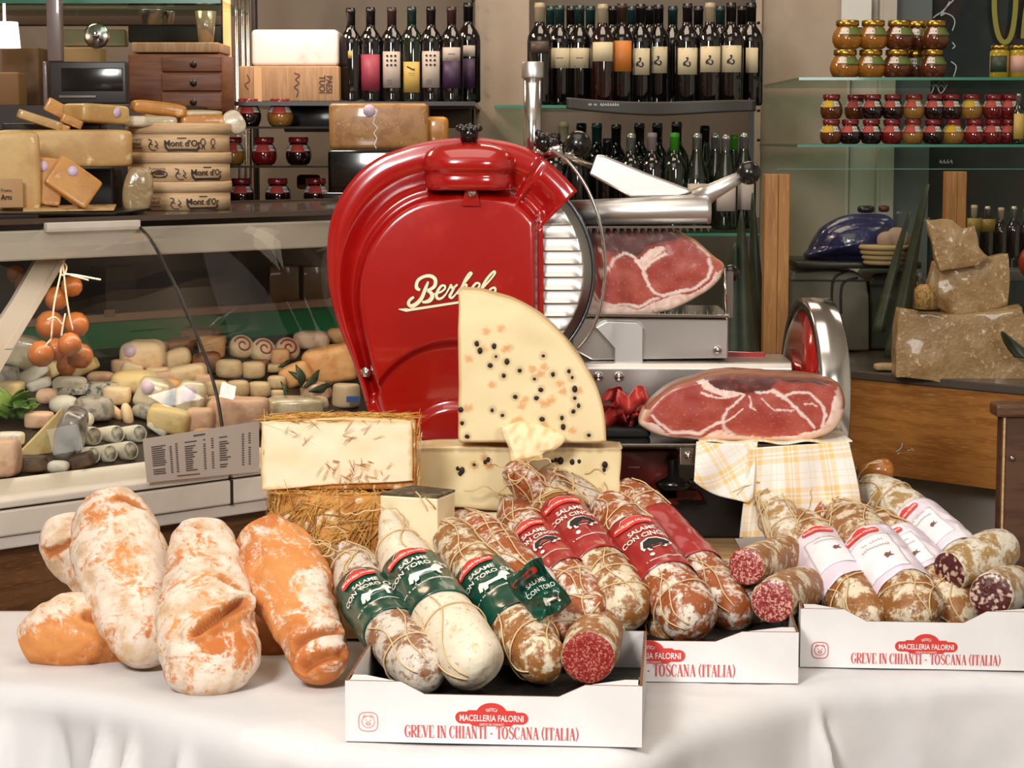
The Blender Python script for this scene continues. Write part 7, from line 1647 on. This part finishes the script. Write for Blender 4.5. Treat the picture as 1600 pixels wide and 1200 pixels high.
pxbox('shelf_ledge', 365, 330, 500, 345, 6.12, .4, mat('brass_ledge', '7a6040', .35, .4), 'brownish ledge below the small jar shelves', 'ledge')

# ---- far left background
m_lamp = mat('lampshade_lit', 'fff2e0', .5, em=1.6); m_peach = mat('peach_emissive_post', 'ffab70', .5, em=.95)
pxbox('emissive_post', 347, -30, 361, 170, 6.3, .03, m_peach, 'peach-coloured post, lit look made by emission, left of the chrome tubes', 'lamp')  # a lamp-lit post, not a lamp: its brightness is put in as emission
mb = MB(); c = W(8, 75, 6.0); mb.lathe([(.036, 0), (.042, 0), (.036, .07), (0, .07)], c, (0, 0, 1), 28); mb.tube([c + UZ * .07, c + UZ * .3], .004, 8); tag(mb.build('pendant_lamp', m_lamp), 'white glowing lamp at the upper left corner', 'lamp')
pxbox('counter_post', 71, -30, 96, 96, 5.6, .04, mat('mauve_grey_post', '7a6a66', .35, coat=.3), 'grey metal post above the register', 'post')
pxbox('counter_post', 66, 96, 75, 165, 5.62, .03, MATS['mauve_grey_post'], 'lower thin part of the grey post left of the register', 'post')
zg = shelf('glass_shelf', -60, 345, 10, 5.9, 6.5, 'glass shelf at the upper left with green edge', m_shg, .010)
t = thing('cash_register_display', 'dark grey display screen on the counter at upper left', 'display', (W(138, 160, 5.6).x, 5.62, W(138, 160, 5.6).z))
pxbox('frame', 77, 96, 198, 162, 5.6, .05, mat('charcoal_plastic', '33302f', .4), parent=t); pxbox('screen', 95, 106, 192, 142, 5.595, .008, mat('dark_screen', '211e1f', .15, coat=.4), parent=t, r=.002); pxbox('card_slot', 92, 149, 150, 153, 5.594, .008, mat('grey_slot', '77706c', .4), parent=t, r=.001)
m_draw = mat('brown_drawer_wood', '7a4522', .5, layers=[('63361a', 8, .4, .6, (1, 1, 10))])
t = thing('drawer_cabinet', 'brown wooden box stack with knob holes, behind the round cheese boxes', 'cabinet', (W(275, 172, 6.0).x, 6.1, W(275, 175, 6.0).z)); pxbox('cabinet_body', 200, 84, 348, 176, 6.0, .25, m_draw, parent=t)
for y0, y1 in ((87, 112), (115, 142), (145, 172)):
    d = pxbox('drawer', 252, y0, 346, y1, 5.985, .02, m_draw, parent=t, r=.003); c = W(302, (y0 + y1) / 2 + 1, 5.98)
    mb = MB(); mb.lathe([(.009, -.004), (.009, .006), (0, .007)], c, (0, -1, 0), 16); mb.build('knob', mat('dark_knob', '2c1c14', .4), d)
pxbox('wooden_plank', 205, 66, 342, 82, 6.0, .25, m_pine, 'pale wooden plank lying on the brown drawer stack', 'plank')
pxbox('wooden_crate', 2, 74, 62, 165, 6.2, .2, mat('worn_brown_crate', '6b4a2c', .7, layers=[('573a20', 9, .4, .6)]), 'worn brown crate at the upper left edge', 'crate'); pxbox('small_carton', -20, 113, 30, 165, 5.9, .1, mat('tan_carton', '8a6136', .6), 'small tan carton in front of the worn crate', 'carton')
pxbox('white_cupboard', 98, 46, 196, 72, 6.6, .06, mat('warm_white_cupboard', 'c9b68e', .6), 'pale cream cupboard panel behind the register', 'cupboard'); pxbox('pale_carton', 98, 74, 158, 164, 6.3, .1, mat('beige_carton', '9a7448', .6), 'beige carton standing above the register', 'carton')
mb = MB(); mb.lathe([(.034, 0), (.036, .01), (.030, .014), (0, .016)], W(152, 56, 6.2), (0, -1, 0), 28); mb.lathe([(.01, .014), (.01, .022), (0, .024)], W(152, 56, 6.2), (0, -1, 0), 14); tag(mb.build('metal_dial', m_chrome), 'round chrome dial below the upper left glass shelf', 'dial')
for i, (x, y0, y1, w_) in enumerate(((238, 16, 38, 44), (266, 18, 38, 14))):
    c = W(x, y1, 6.15); r = M_(w_ / 2, 6.15); h_ = M_(y1 - y0, 6.15); mb = MB(); mb.lathe([(0, 0), (r * .7, 0), (r, h_ - .002), (r, h_), (r * .94, h_), (r * .66, .004), (0, .004)], c, (0, 0, 1), 28); tag(mb.build('metal_cup', mat('dull_metal', '8c8884', .3, .9)), ('wide' if i == 0 else 'small') + ' metal cup hanging below the upper left glass shelf', 'cup')
mb = MB(); c = W(322, 66, 6.1); mb.lathe([(0, 0), (.020, 0), (.030, .085), (.028, .085), (.018, .003), (0, .003)], c, (0, 0, 1), 28); tag(mb.build('glass_tumbler', mat('ribbed_glass_lit', 'a08a70', .15, .3, coat=.5)), 'ribbed tumbler beside the lit-looking peach-coloured post', 'tumbler')
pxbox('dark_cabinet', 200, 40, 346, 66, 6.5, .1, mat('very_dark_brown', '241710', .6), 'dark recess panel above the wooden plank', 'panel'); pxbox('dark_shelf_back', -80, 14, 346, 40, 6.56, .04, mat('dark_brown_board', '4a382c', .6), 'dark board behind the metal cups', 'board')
pxbox('timber_beam', -80, -20, 346, 6, 6.4, .08, mat('warm_brown_timber', '6e4426', .6, layers=[('8a5a34', 6, .45, .6)]), 'brown timber above the upper left glass shelf', 'beam')
m_sb = mat('dark_sideboard', '2c1e16', .5)
xR = W(322, 0, 5.98).x; zsb = 1.672
mb = MB(); mb.box(((xR - 2.6) / 2, 5.78, zsb / 2), (xR + 2.6, .38, zsb)); mb.box(((xR - .03 - 2.9) / 2, 6.26, zsb / 2), (xR - .03 + 2.9, .56, zsb)); tag(mb.build('sideboard', m_sb), 'dark sideboard behind the cheese counter carrying the register and crates', 'sideboard')

# ================================================================== RIGHT COUNTER
u2 = Vector((-.985, 1, 0)).normalized(); n2 = Vector((u2.y, -u2.x, 0)); B2 = W(1335, 592, 5.35); B2.z = 0
def RP(px, py, s): return onplane(px, py, B2, n2, s)
def R3(s, t, z): return B2 + n2 * s + u2 * t + UZ * z
def rt_(p): return (p - B2).dot(u2)
def rs_(p): return (p - B2).dot(n2)
def rbx(mb, s0, s1, t0, t1, z0, z1):
    vs = [R3(s, t, z) for z in (z0, z1) for s in (s0, s1) for t in (t0, t1)]
    mb.add(vs, [(0, 2, 3, 1), (4, 5, 7, 6), (0, 1, 5, 4), (2, 6, 7, 3), (0, 4, 6, 2), (1, 3, 7, 5)], 0, smooth=False)
ztc = RP(1335, 592, 0).z; zbc = RP(1385, 742, 0).z
m_oak2 = mat('oiled_oak', 'a56e34', .4, coat=.2, layers=[('8c5826', 6, .4, .65, (1, 1, 9)), ('b47e42', 26, .5, .7, (1, 1, 16))])
rc = thing('service_counter', 'oak-fronted service counter with dark stone top on the right', 'counter', R3(.3, 0, 0))
mb = MB(); rbx(mb, 0, .04, -1.6, .50, zbc, ztc); mb.build('oak_front', m_oak2, rc)
mb = MB(); rbx(mb, -.01, .85, -1.6, .62, ztc + .001, ztc + .022); mb.build('stone_top', mat('dark_grey_stone', '4c443d', .3, coat=.2), rc, bevel=.003)
mb = MB(); rbx(mb, .10, .8, -1.6, .50, 0, zbc - .001); mb.build('grey_plinth', mat('grey_plaster', 'a39c93', .8), rc)
ztop2 = ztc + .022
mb = MB(); put(mb, strokes([crom([(1400, 706), (1408, 700), (1410, 692)], 8), [(1402, 710), (1406, 707)], [(1418, 704), (1424, 703)], [(1424, 700), (1428, 704)]], 1.4), lambda x, y: RP(x, y, -.002)); mb.build('paint_splashes', m_chalk, rc)
# stile and lock at the far right
p0 = RP(1568, 700, -.25)
a, b = W(1564, 720, 4.30), W(1700, 720, 4.30); zc_ = W(1580, 652, 4.3).z
t = thing('wooden_cabinet', 'dark wooden cabinet side with small lock at the right edge', 'cabinet', ((a.x + b.x) / 2, 4.33, 0))
mb = MB(); mb.box(((a.x + b.x) / 2, 4.32, zc_ / 2), (b.x - a.x, .04, zc_)); mb.build('side_panel', mat('dark_walnut', '5a3a22', .5, layers=[('4a2c18', 8, .4, .6, (1, 1, 8))]), t)
a2 = W(1558, 650, 4.28); mb = MB(); mb.box(((a2.x + b.x) / 2, 4.32, zc_ + .014), (b.x - a2.x, .07, .026)); mb.build('top_moulding', m_oak, t, bevel=.006)
mb = MB(); mb.lathe([(.006, 0), (.006, .004), (0, .006)], W(1581, 716, 4.3), (0, -1, 0), 16); mb.build('lock', m_chrome, t)
mb = MB(); mb.box((a.x + .004, 4.296, zc_ / 2), (.004, .004, zc_)); mb.build('edge_strip', m_pale, t)
# wood posts with the glass screen
m_ash = mat('light_oak_post', 'a8743a', .5, layers=[('96642e', 5, .4, .65, (8, 8, 1)), ('b88448', 16, .5, .7, (10, 10, 1))])
def post(x0, x1, y0, y1, Y, label):
    t = thing('screen_post', label, 'post', (W((x0 + x1) / 2, y1, Y).x, Y + .02, W(0, y1, Y).z), 'oak posts of the glass screen'); a, b = W(x0, y0, Y), W(x1, y1, Y); wd = b.x - W(x0, y1, Y).x
    cx_ = W((x0 + x1) / 2, (y0 + y1) / 2, Y).x
    mb = MB(); mb.box((cx_ - wd * .22, Y + .02, (a.z + b.z) / 2), (wd * .52, .045, a.z - b.z)); mb.build('post_half', m_ash, t, bevel=.002); mb = MB(); mb.box((cx_ + wd * .27, Y + .022, (a.z + b.z) / 2), (wd * .44, .045, a.z - b.z)); mb.build('post_half', m_ash, t, bevel=.002)
    return t
post(1193, 1233, 272, 562, 5.45, 'near oak post beside the slicer flywheel'); 
post(1475, 1508, 268, 553, 5.72, 'far oak post behind the hard cheese chunks')
# support under near post: counter return
glz0, glz1 = W(1230, 560, 5.45).z, W(1230, 265, 5.45).z
xa, xb = W(1218, 0, 5.47).x, W(1900, 0, 5.47).x
mb = MB(); mb.box(((xa + xb) / 2, 5.48, (ztop2 + glz1) / 2), (xb - xa, .006, glz1 - ztop2 - .001)); sg = mb.build('glass_screen', m_glass); tag(sg, 'clear glass screen standing between the oak posts', 'glass screen')
mb = MB(); mb.box(((xa + xb) / 2, 5.48, glz1 + .001), (xb - xa, .006, .002)); mb.build('polished_edge', m_edge, sg)
# shelf below glass: lower cold cabinet seen through (grey steel)
m_gcab = mat('grey_green_steel', '6d6a5e', .35, .3, layers=[('55584c', 4, .4, .6)])
t = thing('steel_cabinet', 'grey steel cabinet with curved shoulder behind the glass screen', 'cabinet', (W(1330, 600, 5.9).x, 5.95, W(1330, 640, 5.8).z))
pts = [(1236, 548), (1236, 436), (1240, 424), (1300, 420), (1338, 424), (1354, 438), (1358, 470), (1358, 548)]
mb = MB(); mb.prism([W(x, y, 5.8) for x, y in pts][::-1], (0, .3, 0)); mb.build('cabinet_body', m_gcab, t, bevel=.006)
mb = MB(); mb.prism([W(x, y, 5.85) for x, y in [(1358, 546), (1358, 440), (1366, 428), (1420, 424), (1450, 440), (1452, 546)]][::-1], (0, .25, 0)); mb.build('rear_body', mat('dark_green_steel', '3c4238', .35, .3), t, bevel=.006)
mb = MB(); mb.tube([W(x, y, 5.795) for x, y in crom([(1300, 490), (1300, 450), (1306, 432), (1324, 424)], 16)], .003, 6); mb.tube([W(x, y, 5.795) for x, y in crom([(1314, 490), (1314, 456), (1320, 440), (1340, 434)], 16)], .003, 6); mb.build('rubber_trim', m_seamd, t)
mb = MB(); mb.box(W(1330, 438, 5.79) + Vector((0, .0, 0)), (M_(190, 5.79), .004, .003)); mb.build('trim_line', m_seamd, t)
pxbox('dark_tray', 1244, 409, 1440, 420, 5.72, .3, mat('black_slate', '1e1a18', .3), 'black shelf plate carrying the blue bag behind the glass', 'plate')
# blue bag and basket
outb = [(1266, 405), (1268, 390), (1276, 372), (1290, 354), (1310, 342), (1335, 336), (1360, 335), (1390, 338), (1400, 350), (1402, 380), (1400, 408), (1340, 412)]
o = inflate(outb, 5.78, .16, (1335, 380), 'blue_bag', mat('navy_plastic', '161c4a', .25, coat=.5, layers=[('222c60', 8, .5, .6)], bump=.8, bs=14, bd=.01), None, .06, .03, amp=.008, ns=12, nr=24, n=90); tag(o, 'shiny navy blue bag behind the glass screen', 'bag')
mb = MB(); mb.sellip(W(1353, 327, 5.85), (.045, .04, .02), .6, .6); tag(mb.build('black_clip', m_blk), 'small black clasp on top of the blue bag', 'clasp'); mb = MB(); mb.sellip(W(1381, 326, 5.85), (.028, .03, .018), .6, .6); tag(mb.build('red_clip', mat('maroon', '4a1420', .4), None), 'small maroon clasp on top of the blue bag', 'clasp')
t = thing('woven_basket', 'beige woven basket of bread beside the blue bag', 'basket', (W(1382, 412, 5.66).x, 5.7, W(1382, 414, 5.66).z)); c = W(1384, 413, 5.70)
for k in range(4):
    mb = MB(); r = .055 + .004 * k; mb.lathe([(0, .0), (r, .0), (r + .005, .006), (r, .012), (0, .012)], c + UZ * .013 * k, (0, 0, 1), 32); mb.build('coil', mat('rattan', 'a89268', .7), t)
for i, (x, y, r, lb) in enumerate(((1402, 372, .030, 'pale bread roll in the basket, right one'), (1386, 376, .026, 'pale bread roll in the basket, left one'))):
    mb = MB(); mb.sellip(W(x, y, 5.7), (2 * r, 2 * r, 1.9 * r), .9, .9, amp=.08, seed=i); tag(mb.build('bread_roll', mat('pale_roll', '9a8272', .7), None), lb, 'bread roll', 'bread rolls in the basket')
# hard cheese chunks
m_par = mat('granular_hard_cheese', 'a5875c', .4, coat=.35, layers=[('98784c', 30, .42, .6), ('d2b88c', 90, .58, .7)], bump=.8, bs=90, bd=.004)
def chunk(out, Y, th, c, label, tilt=0, amp=.005):
    o = inflate(dens(out), Y, th, c, 'hard_cheese_chunk', m_par, None, .006, .003, amp=amp, ns=22, nr=26, tilt=tilt); tag(o, label, 'hard cheese', 'hard cheese chunks in clear wrap')
chunk([(1400, 590), (1400, 545), (1404, 500), (1408, 482), (1440, 488), (1500, 492), (1560, 486), (1598, 478), (1610, 520), (1606, 600), (1560, 604), (1480, 598), (1420, 592)], 5.16, .16, (1500, 545), 'largest hard cheese chunk at the bottom of the pile')
chunk([(1462, 408), (1500, 412), (1540, 404), (1575, 396), (1577, 440), (1575, 476), (1540, 488), (1498, 500), (1462, 480), (1450, 465), (1452, 440)], 5.24, .13, (1512, 448), 'middle hard cheese chunk of the pile')
chunk([(1450, 344), (1470, 342), (1488, 346), (1506, 356), (1524, 352), (1530, 385), (1545, 400), (1528, 416), (1470, 424), (1462, 400), (1454, 366)], 5.20, .10, (1495, 386), 'topmost hard cheese chunk with ragged upper edge', amp=.005)
t = thing('glass_jar', 'open glass jar of grated cheese beside the hard cheese pile', 'jar', (W(1446, 480, 5.12).x, 5.12, W(1446, 484, 5.12).z)); c = W(1446, 483, 5.12); r = M_(20, 5.12)
mb = MB(); mb.lathe([(0, .001), (r * .88, .001), (r * .88, .048), (r * .5, .058), (0, .056)], c, (0, 0, 1), 28); mb.build('grated_cheese', mat('grated_cheese_heap', 'c0985c', .7, layers=[('8a6430', 120, .45, .6)], bump=1, bs=200), t); mb = MB(); mb.lathe([(r * .9, 0), (r, .004), (r, .085), (r * .96, .085), (r * .96, .005)], c, (0, 0, 1), 32); mb.build('jar_glass', m_glass, t)
mb = MB(); p = RP(1395, 588, .05); mb.sellip(Vector((p.x, p.y, ztop2 + .01)), (.09, .05, .018), .5, .5, amp=.2, ns=40); o = mb.build('cheese_crumbs', mat('crumbly_beige', 'b89c70', .6, layers=[('e0d4c0', 30, .55, .65)])); tag(o, 'flat beige cheese crumbs at the counter front edge', 'cheese')
# agave-like leaves
m_ag = mat('grey_green_leaf', '3a4434', .5, layers=[('2a3426', 10, .4, .6)])
for i, (x0, y0, x1, y1, w_, Y, lb) in enumerate(((1400, 560, 1453, 288, 36, 5.6, 'tall pointed grey-green leaf left of the far oak post'), (1376, 520, 1425, 330, 22, 5.55, 'narrow pointed leaf crossing the basket'), (1420, 520, 1440, 322, 20, 5.64, 'dark leaf behind the tall pointed one'),
                                                (1168, 562, 1160, 330, 46, 5.4, 'broad dark leaf standing left of the near oak post'), (1190, 560, 1178, 302, 30, 5.5, 'long dark leaf tip beside the near oak post'), (1605, 560, 1570, 520, 34, 5.05, 'dark green leaf at the right of the cheese pile'), (1150, 560, 1150, 380, 60, 5.4, 'wide dark leaf behind the slicer carriage'))):
    A_, Bq = W(x0, y0, Y), W(x1, y1, Y - .02); sd = Vector((1, .3, 0)).normalized(); wd = M_(w_, Y)
    mb = MB(); mb.grid(lambda u, v: A_.lerp(Bq, u) + sd * (v - .5) * wd * (1 - u) ** .7 + Vector((0, .03 * abs(v - .5) * 2 + .02 * math.sin(u * 3), 0)), 16, 6, th=.002); tag(mb.build('pointed_leaf', m_ag), lb, 'leaf', 'pointed plant leaves')
# small bottles behind the cheese
for i, (x, yt, g, cp, lab) in enumerate(((1520, 320, m_botg, 'cream', 'yellow'), (1541, 322, m_bot, 'silver', 'yellow'), (1562, 324, m_bot, 'cream', None), (1582, 322, m_bot, 'silver', None), (1602, 326, m_bot, 'cream', None))):
    wine(x, 422, yt, 6.2, g, cp, [(L_gold, .60, .80, 1.2, None)] if lab else [], f'small dark bottle behind the hard cheese, {nth(i)}', 'small bottles behind the hard cheese')
pxbox('back_shelf', 1500, 422, 1760, 440, 6.05, .4, mat('grey_ledge', '4e4e4c', .4), 'grey ledge carrying the small bottles behind the cheese pile', 'ledge')
mb = MB(); mb.sellip(W(1606, 410, 5.9), (.05, .05, .08), 1, 1); tag(mb.build('red_object', mat('brick_red', '8a2c18', .4), None), 'brick-red rounded container cut by the right edge', 'container')
